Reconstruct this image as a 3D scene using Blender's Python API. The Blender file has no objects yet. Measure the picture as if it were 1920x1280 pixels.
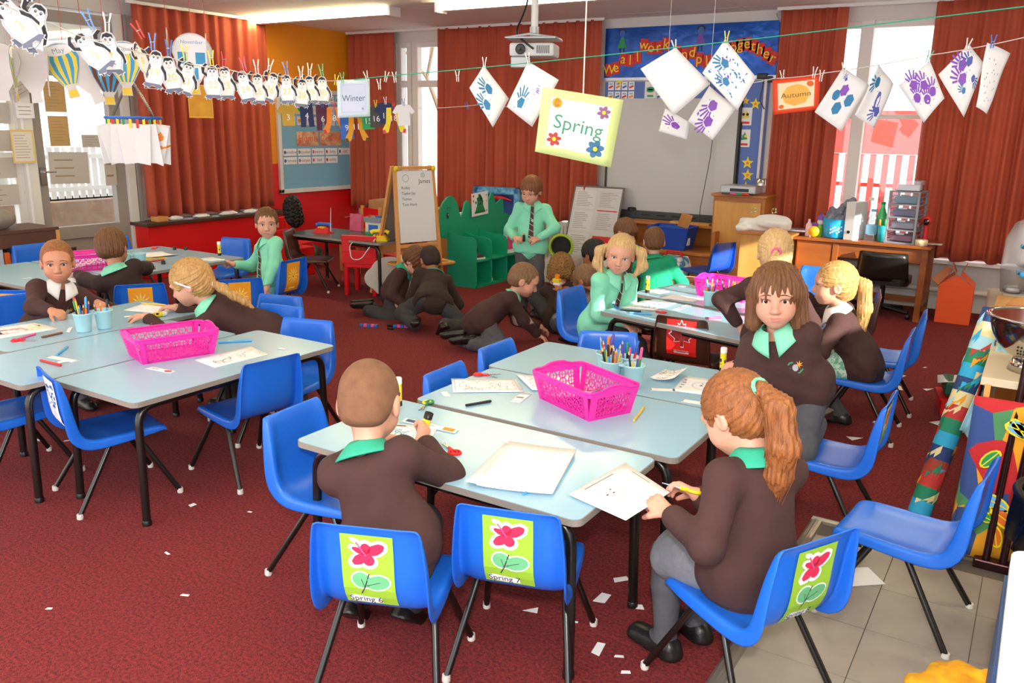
import bpy, math, random
import numpy as np
from mathutils import Vector, Matrix
random.seed(7); np.random.seed(7)
PI = math.pi
sc = bpy.context.scene
COL = sc.collection

# ---------------------------------------------------------------- camera
cam_d = bpy.data.cameras.new('camera'); cam_d.sensor_width = 36.0; cam_d.lens = 29.623
cam_d.clip_start = 0.05; cam_d.clip_end = 200
cam = bpy.data.objects.new('camera', cam_d); COL.objects.link(cam); sc.camera = cam
_r, _u, _f = (0.84600359, 0.53292213, 0.01649037), (-0.1450083, 0.20021501, 0.96896158), (-0.51307945, 0.82213622, -0.24666075)
cam.matrix_world = Matrix(((_r[0], _u[0], -_f[0], 0.0), (_r[1], _u[1], -_f[1], 0.0), (_r[2], _u[2], -_f[2], 1.5714), (0, 0, 0, 1)))

# ---------------------------------------------------------------- world, sun, flash, exposure
w = bpy.data.worlds.new('sky'); sc.world = w; w.use_nodes = True
bg = w.node_tree.nodes['Background']; bg.inputs[0].default_value = (0.93, 0.96, 1.0, 1); bg.inputs[1].default_value = 2.4
def lamp(name, kind, loc, energy, color=(1, 1, 1)):
    d = bpy.data.lights.new(name, kind); d.energy = energy; d.color = color
    o = bpy.data.objects.new(name, d); COL.objects.link(o); o.location = loc
    return o
sun = lamp('sun', 'SUN', (14, -2, 6), 12.0, (1.0, 0.93, 0.82)); sun.data.angle = 0.009
sun.rotation_euler = Vector((-0.93 * 0.951, 0.36 * 0.951, -0.309)).to_track_quat('-Z', 'Y').to_euler()
flash = lamp('camera_flash', 'POINT', (0.03, -0.06, 1.82), 150.0, (1.0, 0.97, 0.93)); flash.data.shadow_soft_size = 0.05
sc.view_settings.view_transform = 'Standard'; sc.view_settings.look = 'None'
sc.view_settings.gamma = 1.0; sc.view_settings.use_curve_mapping = False
sc.view_settings.exposure = 0.30

# ---------------------------------------------------------------- helpers
def lin(h):
    if not isinstance(h, str): return tuple(h)
    r = []
    for i in (0, 2, 4):
        c = int(h[i:i + 2], 16) / 255.0
        r.append(c / 12.92 if c <= 0.04045 else ((c + 0.055) / 1.055) ** 2.4)
    return tuple(r)
MATS = {}
def mat(name, col, rough=0.5, metal=0.0, bump=None, vary=None, col2=None, emis=0, alpha=1.0, sheen=0, coat=0, trans=0, stretch=None, spec=0.5):
    """bump=(scale,strength)  vary=(scale,amount) mixes col with col2 by noise."""
    if name in MATS: return MATS[name]
    m = bpy.data.materials.new(name); m.use_nodes = True; MATS[name] = m
    nt = m.node_tree; b = nt.nodes['Principled BSDF']; c = lin(col) + (1,)
    b.inputs['Base Color'].default_value = c; b.inputs['Roughness'].default_value = rough
    b.inputs['Metallic'].default_value = metal; b.inputs['Alpha'].default_value = alpha
    b.inputs['Specular IOR Level'].default_value = spec
    if sheen: b.inputs['Sheen Weight'].default_value = sheen
    if coat: b.inputs['Coat Weight'].default_value = coat
    if trans: b.inputs['Transmission Weight'].default_value = trans
    if emis:
        b.inputs['Emission Color'].default_value = c; b.inputs['Emission Strength'].default_value = emis
    m.diffuse_color = c
    if bump or vary:
        tc = nt.nodes.new('ShaderNodeTexCoord'); vec = tc.outputs['Object']
        if stretch:
            mp = nt.nodes.new('ShaderNodeMapping'); mp.inputs['Scale'].default_value = stretch
            nt.links.new(vec, mp.inputs['Vector']); vec = mp.outputs[0]
    if vary:
        n = nt.nodes.new('ShaderNodeTexNoise'); n.inputs['Scale'].default_value = vary[0]; n.inputs['Detail'].default_value = 4
        nt.links.new(vec, n.inputs['Vector'])
        r = nt.nodes.new('ShaderNodeValToRGB'); r.color_ramp.elements[0].position = 0.5 - vary[1]; r.color_ramp.elements[1].position = 0.5 + vary[1]
        c2 = lin(col2) + (1,) if col2 else tuple(x * 0.6 for x in c[:3]) + (1,)
        r.color_ramp.elements[0].color = c2; r.color_ramp.elements[1].color = c
        nt.links.new(n.outputs['Fac'], r.inputs[0]); nt.links.new(r.outputs[0], b.inputs['Base Color'])
    if bump:
        n2 = nt.nodes.new('ShaderNodeTexNoise'); n2.inputs['Scale'].default_value = bump[0]; n2.inputs['Detail'].default_value = 3
        nt.links.new(vec, n2.inputs['Vector'])
        bp = nt.nodes.new('ShaderNodeBump'); bp.inputs['Strength'].default_value = bump[1]; bp.inputs['Distance'].default_value = 0.02
        nt.links.new(n2.outputs['Fac'], bp.inputs['Height']); nt.links.new(bp.outputs[0], b.inputs['Normal'])
    return m
def glass_mat(name, tint=(0.97, 0.98, 0.98), gloss=0.06, rough=0.02):
    if name in MATS: return MATS[name]
    m = bpy.data.materials.new(name); m.use_nodes = True; MATS[name] = m
    nt = m.node_tree; nt.nodes.clear()
    out = nt.nodes.new('ShaderNodeOutputMaterial'); mx = nt.nodes.new('ShaderNodeMixShader')
    t = nt.nodes.new('ShaderNodeBsdfTransparent'); t.inputs[0].default_value = tuple(tint) + (1,)
    g = nt.nodes.new('ShaderNodeBsdfGlossy'); g.inputs['Roughness'].default_value = rough
    mx.inputs[0].default_value = gloss
    nt.links.new(t.outputs[0], mx.inputs[1]); nt.links.new(g.outputs[0], mx.inputs[2]); nt.links.new(mx.outputs[0], out.inputs[0])
    return m

def rotz(a): return Matrix.Rotation(a, 4, 'Z')
def TR(x, y, z, rz=0, rx=0, ry=0):
    return Matrix.Translation((x, y, z)) @ Matrix.Rotation(rz, 4, 'Z') @ Matrix.Rotation(ry, 4, 'Y') @ Matrix.Rotation(rx, 4, 'X')

class MB:
    """Collects shapes; build() makes ONE mesh object."""
    def __init__(s): s.v = []; s.f = []; s.m = []; s.sm = []
    def add(s, vs, fs, mi=0, M=None, smooth=False):
        o = len(s.v)
        s.v += [tuple(M @ Vector(p)) for p in vs] if M is not None else [tuple(p) for p in vs]
        for f in fs: s.f.append([i + o for i in f]); s.m.append(mi); s.sm.append(smooth)
        return s
    def box(s, c, d, mi=0, M=None):
        x, y, z = c; a, b, e = d[0] / 2, d[1] / 2, d[2] / 2
        vs = [(x + i * a, y + j * b, z + k * e) for k in (-1, 1) for j in (-1, 1) for i in (-1, 1)]
        return s.add(vs, [(0, 2, 3, 1), (4, 5, 7, 6), (0, 1, 5, 4), (2, 6, 7, 3), (0, 4, 6, 2), (1, 3, 7, 5)], mi, M)
    def prism(s, poly, z0, z1, mi=0, M=None, side=None):
        n = len(poly); vs = [(p[0], p[1], z0) for p in poly] + [(p[0], p[1], z1) for p in poly]
        s.add(vs, [tuple(range(n - 1, -1, -1)), tuple(range(n, 2 * n))], mi, M)
        return s.add(vs, [(i, (i + 1) % n, n + (i + 1) % n, n + i) for i in range(n)], mi if side is None else side, M)
    def tube(s, pts, r, n=8, mi=0, M=None, closed=False, cap=True):
        P = [Vector(p) for p in pts]; k = len(P); R = r if isinstance(r, (list, tuple)) else [r] * k
        T = []
        for i in range(k):
            a = P[(i - 1) % k] if (closed or i > 0) else P[i]; b = P[(i + 1) % k] if (closed or i < k - 1) else P[i]
            d = (b - a); T.append(d.normalized() if d.length > 1e-9 else Vector((0, 0, 1)))
        u = T[0].orthogonal().normalized(); vs = []
        for i in range(k):
            u = (u - T[i] * u.dot(T[i])); u = u.normalized() if u.length > 1e-6 else T[i].orthogonal().normalized()
            w_ = T[i].cross(u)
            for j in range(n):
                a = 2 * PI * j / n; vs.append(P[i] + (u * math.cos(a) + w_ * math.sin(a)) * R[i])
        fs = []
        for i in range(k if closed else k - 1):
            b = (i + 1) % k
            for j in range(n): fs.append((i * n + j, i * n + (j + 1) % n, b * n + (j + 1) % n, b * n + j))
        s.add(vs, fs, mi, M, True)
        if cap and not closed:
            s.add(vs[:n], [tuple(range(n - 1, -1, -1))], mi, M); s.add(vs[-n:], [tuple(range(n))], mi, M)
        return s
    def lathe(s, prof, n=20, mi=0, M=None, smooth=True):
        k = len(prof); vs = [(r * math.cos(2 * PI * j / n), r * math.sin(2 * PI * j / n), z) for r, z in prof for j in range(n)]
        fs = [(i * n + j, i * n + (j + 1) % n, (i + 1) * n + (j + 1) % n, (i + 1) * n + j) for i in range(k - 1) for j in range(n)]
        s.add(vs, fs, mi, M, smooth)
        if prof[0][0] > 1e-5: s.add(vs[:n], [tuple(range(n - 1, -1, -1))], mi, M)
        if prof[-1][0] > 1e-5: s.add(vs[-n:], [tuple(range(n))], mi, M)
        return s
    def grid(s, fn, nu, nv, mi=0, M=None, smooth=True):
        vs = [fn(i / nu, j / nv) for j in range(nv + 1) for i in range(nu + 1)]
        fs = [(j * (nu + 1) + i, j * (nu + 1) + i + 1, (j + 1) * (nu + 1) + i + 1, (j + 1) * (nu + 1) + i) for j in range(nv) for i in range(nu)]
        return s.add(vs, fs, mi, M, smooth)
    def ball(s, c, r, n=12, mi=0, M=None):
        rx, ry, rz = r if isinstance(r, (list, tuple)) else (r, r, r); h = n // 2
        vs = [(c[0], c[1], c[2] + rz)] + [(c[0] + rx * math.sin(PI * i / h) * math.cos(2 * PI * j / n), c[1] + ry * math.sin(PI * i / h) * math.sin(2 * PI * j / n), c[2] + rz * math.cos(PI * i / h)) for i in range(1, h) for j in range(n)] + [(c[0], c[1], c[2] - rz)]
        fs = [(0, 1 + j, 1 + (j + 1) % n) for j in range(n)]
        for i in range(h - 2):
            for j in range(n): fs.append((1 + i * n + j, 1 + (i + 1) * n + j, 1 + (i + 1) * n + (j + 1) % n, 1 + i * n + (j + 1) % n))
        L = len(vs) - 1; b = 1 + (h - 2) * n
        fs += [(L, b + (j + 1) % n, b + j) for j in range(n)]
        return s.add(vs, fs, mi, M, True)
    def mesh(s, name, mats):
        me = bpy.data.meshes.new(name); me.from_pydata(s.v, [], s.f)
        for m in (mats if isinstance(mats, (list, tuple)) else [mats]): me.materials.append(m)
        me.polygons.foreach_set('material_index', s.m); me.polygons.foreach_set('use_smooth', s.sm); me.update()
        return me
    def build(s, name, mats, parent=None, bevel=0, loc=None, rz=0, thick=0, sub=0):
        o = link(name, s.mesh(name, mats), parent)
        if loc is not None: o.location = loc
        if rz: o.rotation_euler = (0, 0, rz)
        if thick:
            q = o.modifiers.new('solid', 'SOLIDIFY'); q.thickness = thick; q.offset = 0
        if sub:
            q = o.modifiers.new('sub', 'SUBSURF'); q.levels = sub; q.render_levels = sub
        if bevel:
            q = o.modifiers.new('bevel', 'BEVEL'); q.width = bevel; q.segments = 2; q.limit_method = 'ANGLE'
        return o
def link(name, me, parent=None):
    o = bpy.data.objects.new(name, me); COL.objects.link(o)
    if parent is not None: o.parent = parent
    return o
def tag(o, label, cat, group=None, kind=None):
    if label: o['label'] = label
    if cat: o['category'] = cat
    if group: o['group'] = group
    if kind: o['kind'] = kind
    return o
def thing(name, label, cat, loc=(0, 0, 0), rz=0, group=None):
    o = bpy.data.objects.new(name, None); COL.objects.link(o); o.empty_display_size = 0.05
    o.location = loc; o.rotation_euler = (0, 0, rz)
    return tag(o, label, cat, group)
def structure(o, label, cat=None):
    o['kind'] = 'structure'; o['label'] = label
    if cat: o['category'] = cat
    return o
def copy_tree(o, parent=None, skip=()):
    c = o.copy(); COL.objects.link(c)
    if parent is not None: c.parent = parent
    for ch in o.children:
        if ch.name.split('.')[0] not in skip: copy_tree(ch, c, skip)
    return c
def arc(cx, cy, r, a0, a1, n): return [(cx + r * math.cos(a0 + (a1 - a0) * i / n), cy + r * math.sin(a0 + (a1 - a0) * i / n)) for i in range(n + 1)]
def rrect(w_, h_, r, n=4):
    a, b = w_ / 2 - r, h_ / 2 - r
    return arc(a, b, r, 0, PI / 2, n) + arc(-a, b, r, PI / 2, PI, n) + arc(-a, -b, r, PI, 1.5 * PI, n) + arc(a, -b, r, 1.5 * PI, 2 * PI, n)
def bend(pts, r, n=5):
    """round the inner corners of a polyline"""
    P = [Vector(p) for p in pts]; out = [P[0]]
    for i in range(1, len(P) - 1):
        a = (P[i - 1] - P[i]).normalized(); b = (P[i + 1] - P[i]).normalized()
        l = min(r, (P[i - 1] - P[i]).length * .49, (P[i + 1] - P[i]).length * .49)
        p0, p1 = P[i] + a * l, P[i] + b * l
        for k in range(n + 1):
            t = k / n; out.append(p0 * (1 - t) ** 2 + P[i] * 2 * t * (1 - t) + p1 * t * t)
    return out + [P[-1]]

# ---- flat art: coloured polygons (x,y) mapped on a surface, one mesh
def text_polys(txt, size, cx, cy, rot=0, align='CENTER', shear=0):
    cu = bpy.data.curves.new('lettering', 'FONT'); cu.body = txt; cu.size = size; cu.align_x = align; cu.align_y = 'CENTER'; cu.shear = shear; cu.resolution_u = 3
    o = bpy.data.objects.new('lettering', cu); COL.objects.link(o)
    me = bpy.data.meshes.new_from_object(o)
    c, s_ = math.cos(rot), math.sin(rot)
    V = [(cx + c * v.co.x - s_ * v.co.y, cy + s_ * v.co.x + c * v.co.y) for v in me.vertices]
    F = [list(p.vertices) for p in me.polygons]
    bpy.data.objects.remove(o); bpy.data.curves.remove(cu); bpy.data.meshes.remove(me)
    return V, F
class Art:
    def __init__(s): s.items = []
    def poly(s, pts, m, layer=1): s.items.append((list(pts), [list(range(len(pts)))], m, layer)); return s
    def rect(s, x, y, w_, h_, m, layer=1, rot=0):
        c, q = math.cos(rot), math.sin(rot)
        return s.poly([(x + c * a - q * b, y + q * a + c * b) for a, b in ((-w_ / 2, -h_ / 2), (w_ / 2, -h_ / 2), (w_ / 2, h_ / 2), (-w_ / 2, h_ / 2))], m, layer)
    def ell(s, x, y, rx, ry, m, layer=1, rot=0, n=14, wob=0):
        c, q = math.cos(rot), math.sin(rot); P = []
        for i in range(n):
            a = 2 * PI * i / n; k = 1 + wob * math.sin(3.1 * i + x * 50)
            P.append((x + c * rx * k * math.cos(a) - q * ry * k * math.sin(a), y + q * rx * k * math.cos(a) + c * ry * k * math.sin(a)))
        return s.poly(P, m, layer)
    def ring(s, x, y, r0, r1, m, layer=1, n=18, a0=0, a1=2 * PI):
        V = []; F = []
        for i in range(n + 1):
            a = a0 + (a1 - a0) * i / n; V += [(x + r0 * math.cos(a), y + r0 * math.sin(a)), (x + r1 * math.cos(a), y + r1 * math.sin(a))]
        for i in range(n): F.append([2 * i, 2 * i + 1, 2 * i + 3, 2 * i + 2])
        s.items.append((V, F, m, layer)); return s
    def star(s, x, y, r, m, layer=1, n=5, k=.42, rot=PI / 2):
        return s.poly([(x + (r if i % 2 == 0 else r * k) * math.cos(rot + PI * i / n), y + (r if i % 2 == 0 else r * k) * math.sin(rot + PI * i / n)) for i in range(2 * n)], m, layer)
    def line(s, pts, wd, m, layer=1):
        V = []; F = []; n = len(pts)
        for i, p in enumerate(pts):
            a = pts[max(i - 1, 0)]; b = pts[min(i + 1, n - 1)]; dx, dy = b[0] - a[0], b[1] - a[1]; L = math.hypot(dx, dy) or 1
            V += [(p[0] - dy / L * wd / 2, p[1] + dx / L * wd / 2), (p[0] + dy / L * wd / 2, p[1] - dx / L * wd / 2)]
        for i in range(n - 1): F.append([2 * i, 2 * i + 1, 2 * i + 3, 2 * i + 2])
        s.items.append((V, F, m, layer)); return s
    def text(s, t, size, x, y, m, layer=2, rot=0, align='CENTER', shear=0):
        V, F = text_polys(t, size, x, y, rot, align, shear); s.items.append((V, F, m, layer)); return s
    def lines_of_writing(s, x, y, w_, h_, rows, m, layer=2, wd=None):
        for i in range(rows):
            yy = y + h_ / 2 - (i + .5) * h_ / rows; L = w_ * random.uniform(.55, 1)
            s.rect(x - w_ / 2 + L / 2, yy, L, wd or h_ / rows * .35, m, layer)
        return s
    def build(s, name, mapf, parent=None, eps=0.0007):
        ms = []; mb = MB()
        for V, F, m, layer in s.items:
            if m not in ms: ms.append(m)
            mb.add([mapf(x, y, layer * eps) for x, y in V], F, ms.index(m))
        return mb.build(name, ms, parent)
def flat(M):  # art plane: local x,y in plane, normal +z, through matrix M
    return lambda x, y, e: tuple(M @ Vector((x, y, e)))
def upright(loc, rz, tilt=0, roll=0):
    """frame for things hung on walls: art x to the right seen from the front, y up, normal towards viewer (local -Y rotated by rz)"""
    return Matrix.Translation(loc) @ rotz(rz) @ Matrix.Rotation(PI / 2 + tilt, 4, 'X') @ Matrix.Rotation(roll, 4, 'Z')

# ---------------------------------------------------------------- palette
WHITE = mat('white_paint', 'E4E2DE', .5); GREYW = mat('pale_grey_paint', 'C9C6C4', .55); DGREY = mat('door_grey_paint', '9F9792', .55)
PAPER = mat('white_paper', 'F2F2F4', .75); PAPER2 = mat('cream_paper', 'D9CDBB', .8); MANILA = mat('manila_paper', 'C3A06B', .8)
BLACK = mat('black_satin', '14110F', .35); BLACKM = mat('black_tube_steel', '16120F', .28, spec=.6); DKGREY = mat('dark_grey', '3A3A3C', .5)
BLUEP = mat('blue_polypropylene', '1F6BDA', .28, bump=(400, .03)); BLUEP2 = mat('deep_blue_plastic', '1B4CB8', .35)
BROWNP = mat('brown_plastic', '4B2A1D', .3); REDP = mat('red_plastic', 'D9141A', .35); FOOT = mat('white_foot_cap', 'DAD6CF', .6)
PINK = mat('magenta_plastic', 'EC2AA8', .35); AQUA = mat('pale_aqua_plastic', 'A9D6E0', .4)
YEL = mat('yellow', 'F2DA1F', .45); RED = mat('red', 'D8211F', .45); GRN = mat('green', '1E9A57', .5); BLU = mat('blue', '2566C4', .45); ORG = mat('orange', 'F08A1E', .5)
PUR = mat('purple', '7B4BB0', .5); LBLU = mat('light_blue', '6FB4DC', .5); PNK = mat('pink', 'E85B9B', .5); INK = mat('dark_ink', '2E2E36', .7); GINK = mat('grey_ink', '8B8B93', .8); BRN = mat('brown', '6B3B22', .6)
TEAL = mat('teal_paint', '18A28C', .5); LIME = mat('lime_card', '9BCB3B', .6); LGREEN = mat('leaf_green', '6CBF86', .6); ROSE = mat('rose_pink', 'E02D58', .55); MAROON = mat('maroon', '8E1F22', .6)
STEEL = mat('steel', 'B8B6B4', .25, 1.0); WOOD = mat('honey_wood', 'C77F35', .42, vary=(3, .25), col2='A9622A', stretch=(1, 1, 8)); PINE = mat('pine_wood', 'DDA05A', .45, vary=(4, .3), col2='C98A45', stretch=(8, 8, 1))
# ================================================================ setting
CARPET = mat('red_carpet', '9C2A2C', .95, bump=(240, .7), vary=(95, .16), col2='5E1216', sheen=.0)
CEIL = mat('ceiling_paint', 'E6E2DD', .8); WALLW = mat('wall_white', 'D9D5D0', .7); REDW = mat('red_wall_paint', 'DE1417', .45); ORGW = mat('orange_wall_paint', 'F29A12', .6)
SILLB = mat('brown_sill', '4A3528', .45); VINYL = mat('vinyl_tile', 'A39A90', .38, vary=(7, .35), col2='8F867C'); ALU = mat('aluminium_strip', 'A29C96', .35, .7)
GROUT = mat('tile_joint', '5E5852', .8); GLASS = glass_mat('window_glass')
HC = 2.70
fl = MB().box((-2.4, 3.8, -0.05), (12.0, 10.4, 0.1)).build('floor', CARPET); structure(fl, 'deep red speckled carpet floor of the classroom')
# vinyl floor in the corner by the sink, laid tile by tile
vb = MB().box((0.4, 1.7, 0.002), (2.04, 3.44, 0.004)).build('vinyl_base', GROUT, fl)
tile_me = MB().box((0, 0, 0.0045), (0.297, 0.297, 0.005)).mesh('tile', VINYL)
for i in range(7):
    for j in range(11):
        x = -0.45 + i * 0.3; y = 0.13 + j * 0.3
        if y > 3.4 or x > 1.2: continue
        t = link('tile', tile_me, fl); t.location = (x, y, 0)
for a, b in (((-0.615, -.1), (-0.615, 3.42)), ((-0.64, 3.42), (1.4, 3.42))):
    d = Vector((b[0] - a[0], b[1] - a[1], 0)); L = d.length
    tr = MB().prism([(-.028, 0), (.028, 0), (.018, .009), (.006, .010), (.004, .007), (-.004, .007), (-.006, .010), (-.018, .009)], 0, L).build('threshold_strip', ALU, fl)
    tr.matrix_local = Matrix.Translation((a[0], a[1], .003)) @ d.to_track_quat('Z', 'Y').to_matrix().to_4x4() @ Matrix.Rotation(0 if abs(d.y) > abs(d.x) else PI / 2, 4, 'Z')
    if abs(d.y) > abs(d.x): tr.matrix_local = Matrix.Translation((a[0], a[1], .003)) @ Matrix(((1, 0, 0, 0), (0, 0, 1, 0), (0, 1, 0, 0), (0, 0, 0, 1)))
    else: tr.matrix_local = Matrix.Translation((a[0], a[1], .003)) @ Matrix(((0, 0, 1, 0), (1, 0, 0, 0), (0, 1, 0, 0), (0, 0, 0, 1)))
# ceiling with panels
ce = MB().box((-2.4, 3.8, HC + .06), (12.0, 10.4, .08)).build('ceiling', mat('ceiling_joint', '8F8983', .9)); structure(ce, 'pale grey panelled ceiling')
pm = MB().box((0, 0, HC + .008), (1.79, 1.19, .02)).mesh('ceiling_panel', CEIL)
for i in range(6):
    for j in range(9):
        p = link('ceiling_panel', pm, ce); p.location = (-7.2 + i * 1.8, -.7 + j * 1.2 , 0)
XL, YB = -7.85, 8.60
# ---- back wall
wb = MB()
def wy(x0, x1, z0, z1, y0=YB, y1=YB + .2, mi=0): wb.box(((x0 + x1) / 2, (y0 + y1) / 2, (z0 + z1) / 2), (x1 - x0, y1 - y0, z1 - z0), mi)
wy(-8.05, 3.4, 2.56, HC + .02); wy(-8.05, 3.4, -.02, .44)
wy(-8.05, -7.15, .44, 2.56); wy(-4.45, -2.3, .44, 2.56); wy(2.45, 3.4, .44, 2.56)
wbo = wb.build('wall_back', WALLW); structure(wbo, 'white back wall with windows behind the rust curtains')
wr = MB().box((3.3, 3.8, .955), (.2, 10.4, 1.95)).box((3.3, 3.8, 2.63), (.2, 10.4, .14)).box((3.3, .45, 2.2), (.2, 3.7, .8)).box((3.3, 7.65, 2.2), (.2, 2.7, .8)).build('wall_right', WALLW); structure(wr, 'white side wall to the right of the classroom')
def window(n, x0, x1, z0, z1, bars_x, bars_z, label, y=YB + .06):
    fr = MB(); W_ = .07
    fr.box(((x0 + x1) / 2, y, z1 - .04), (x1 - x0 - .004, W_ - .008, .08)).box(((x0 + x1) / 2, y, z0 + .03), (x1 - x0 - .004, W_ - .008, .06)).box((x0 + .03, y, (z0 + z1) / 2), (.06, W_, z1 - z0)).box((x1 - .03, y, (z0 + z1) / 2), (.06, W_, z1 - z0))
    for bx, bw in bars_x: fr.box((bx, y - .01, (z0 + z1) / 2), (bw, W_ + .02, z1 - z0))
    for bz, bw in bars_z: fr.box(((x0 + x1) / 2, y, bz), (x1 - x0, W_ - .01, bw))
    o = fr.build('window_%d' % n, WHITE, bevel=.004); structure(o, label)
    xs = [x0] + [b for b, _ in bars_x] + [x1]; zs = [z0] + [b for b, _ in bars_z] + [z1]
    for i in range(len(xs) - 1):
        for j in range(len(zs) - 1):
            MB().box(((xs[i] + xs[i + 1]) / 2, y + .01, (zs[j] + zs[j + 1]) / 2), (xs[i + 1] - xs[i], .005, zs[j + 1] - zs[j])).build('pane', GLASS, o)
    MB().box(((x0 + x1) / 2, y - .05, z0 - .01), (x1 - x0 + .1, .22, .04)).build('window_sill', WHITE, o, bevel=.006)
    return o
window(1, -7.15, -4.45, .46, 2.58, [(-6.95, .07), (-6.86, .09), (-5.6, .06)], [(2.07, .08)], 'white framed window between the two rust curtains left of the teaching board')
window(2, -2.3, .9, .46, 2.58, [(-1.61, .11), (-.95, .05)], [(1.72, .04)], 'white framed window showing red railings outside, right of the teaching board')
window(3, .95, 2.45, .46, 2.58, [(1.7, .06)], [(1.72, .04)], 'white framed window at the far right of the back wall')
MB().box((-.90, YB - .05, .455), (2.6, .2, .035)).build('window_ledge', WHITE, wbo, bevel=.006)
MB().box((-.90, YB - .012, .065), (2.6, .024, .13)).build('baseboard', WHITE, wbo, bevel=.004)
MB().tube([(-2.2, YB - .06, .19), (1.5, YB - .06, .19)], .025, 10).build('heating_pipe', WHITE, wbo)
MB().box((-4.9, YB - .012, .06), (5.8, .024, .12)).build('baseboard', WHITE, wbo)
# ---- left wall
wl = MB()
def wx(y0, y1, z0, z1, x0=XL - .2, x1=XL): wl.box(((x0 + x1) / 2, (y0 + y1) / 2, (z0 + z1) / 2), (x1 - x0, y1 - y0, z1 - z0))
wx(-1.4, 8.8, 2.56, HC + .02); wx(-1.4, 3.2, -.02, 2.56); wx(3.2, 4.2, -.02, .44); wx(5.22, 5.42, -.02, 2.56); wx(7.0, 8.62, -.02, 2.56); wx(5.42, 7.0, -.02, .5); wx(4.2, 4.30, -.02, 2.56)
wlo = wl.build('wall_left', WALLW); structure(wlo, 'white left wall with glazed door and rust curtain')
# orange / red painted section with a scalloped border between
y0, y1 = 7.05, 8.60; N = 60
zb = lambda y: 1.10 + .012 * abs(math.sin((y - y0) * 20))
top = [(y0, 2.56 + .14), (y1, 2.70)]
om = MB(); om.add([(XL + .004, y0 + (y1 - y0) * i / N, z) for i in range(N + 1) for z in (zb(y0 + (y1 - y0) * i / N), HC)], [(2 * i, 2 * i + 2, 2 * i + 3, 2 * i + 1) for i in range(N)])
om.build('orange_paint', ORGW, wlo, thick=.006)
rm = MB(); rm.add([(XL + .006, y0 + (y1 - y0) * i / N, z) for i in range(N + 1) for z in (0, zb(y0 + (y1 - y0) * i / N))], [(2 * i, 2 * i + 2, 2 * i + 3, 2 * i + 1) for i in range(N)])
rm.build('red_paint', REDW, wlo, thick=.008)
MB().box((XL + .012, 7.12, 1.90), (.024, .12, 1.6)).build('orange_pier', ORGW, wlo); MB().box((XL + .012, 7.12, .55), (.025, .12, 1.1)).build('red_pier', REDW, wlo)
lw = MB().box((XL + .12, 6.16, .27), (.24, 1.84, .54)).build('red_low_wall', REDW, wlo, bevel=.004)
MB().box((XL + .13, 6.16, .557), (.30, 1.90, .035)).build('brown_ledge', SILLB, wlo, bevel=.005)
MB().box((XL + .15, 4.22, .19), (.3, .36, .42)).build('red_boxing', REDW, wlo, bevel=.005); MB().box((XL + .16, 4.22, .415), (.34, .42, .035)).build('brown_ledge', SILLB, wlo, bevel=.005)
# left windows
def window_l(n, y0, y1, z0, z1, bars_y, bars_z, label):
    x = XL - .06; fr = MB(); W_ = .08
    fr.box((x, (y0 + y1) / 2, z1 - .04), (W_ - .008, y1 - y0 - .004, .08)).box((x, (y0 + y1) / 2, z0 + .03), (W_ - .008, y1 - y0 - .004, .06)).box((x, y0 + .03, (z0 + z1) / 2), (W_, .06, z1 - z0)).box((x, y1 - .03, (z0 + z1) / 2), (W_, .06, z1 - z0))
    for b, bw in bars_y: fr.box((x, b, (z0 + z1) / 2), (W_ - .01, bw, z1 - z0))
    for b, bw in bars_z: fr.box((x, (y0 + y1) / 2, b), (W_ - .01, y1 - y0, bw))
    o = fr.build('window_%d' % n, WHITE, bevel=.004); structure(o, label)
    ys = [y0] + [b for b, _ in bars_y] + [y1]; zs = [z0] + [b for b, _ in bars_z] + [z1]
    for i in range(len(ys) - 1):
        for j in range(len(zs) - 1):
            MB().box((x - .01, (ys[i] + ys[i + 1]) / 2, (zs[j] + zs[j + 1]) / 2), (.005, ys[i + 1] - ys[i], zs[j + 1] - zs[j])).build('pane', GLASS, o)
window_l(4, 3.2, 4.2, .44, 2.56, [], [(.85, .05), (1.25, .05), (1.65, .05), (2.05, .05)], 'white barred window covered with pinned sheets at the far left')
def window_r(n, y0, y1, label):
    fr = MB()
    for y in (y0 + .03, y1 - .03, (y0 * 2 + y1) / 3, (y0 + y1 * 2) / 3): fr.box((3.3, y, 2.245), (.08, .06, .62))
    for z in (1.955, 2.535): fr.box((3.3, (y0 + y1) / 2, z), (.08, y1 - y0, .05))
    o = fr.build('window_%d' % n, WHITE); structure(o, label); MB().box((3.31, (y0 + y1) / 2, 2.245), (.005, y1 - y0, .58)).build('pane', GLASS, o)
window_r(6, 2.3, 6.3, 'high clerestory window in the right wall')
window_l(5, 5.42, 7.0, .56, 2.56, [(6.2, .06)], [(2.05, .05)], 'window hidden behind the left rust curtain')
# glazed door
dr = MB(); dx = XL - .04
dr.box((dx, 4.36, 1.28), (.08, .12, 2.5)).box((dx, 5.16, 1.28), (.08, .12, 2.5)).box((dx, 4.76, 2.48), (.072, .90, .10)).box((dx, 4.76, .52), (.072, .90, .12)).box((dx, 4.76, 1.98), (.07, .80, .045)).box((dx - .01, 4.76, .24), (.045, .89, .48)).box((dx, 4.76, .05), (.066, .90, .1))
do = dr.build('door_1', DGREY, bevel=.004); structure(do, 'grey framed glazed door leading outside')
for z0, z1 in ((.58, 1.96), (2.0, 2.45)): MB().box((dx - .02, 4.76, (z0 + z1) / 2), (.005, .70, z1 - z0)).build('pane', GLASS, do)
MB().box((dx + .05, 4.375, 1.06), (.015, .05, .16)).box((dx + .075, 4.375, 1.10), (.02, .015, .015)).tube([(dx + .085, 4.375, 1.10), (dx + .085, 4.48, 1.10)], .009).build('door_handle', STEEL, do)
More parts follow.
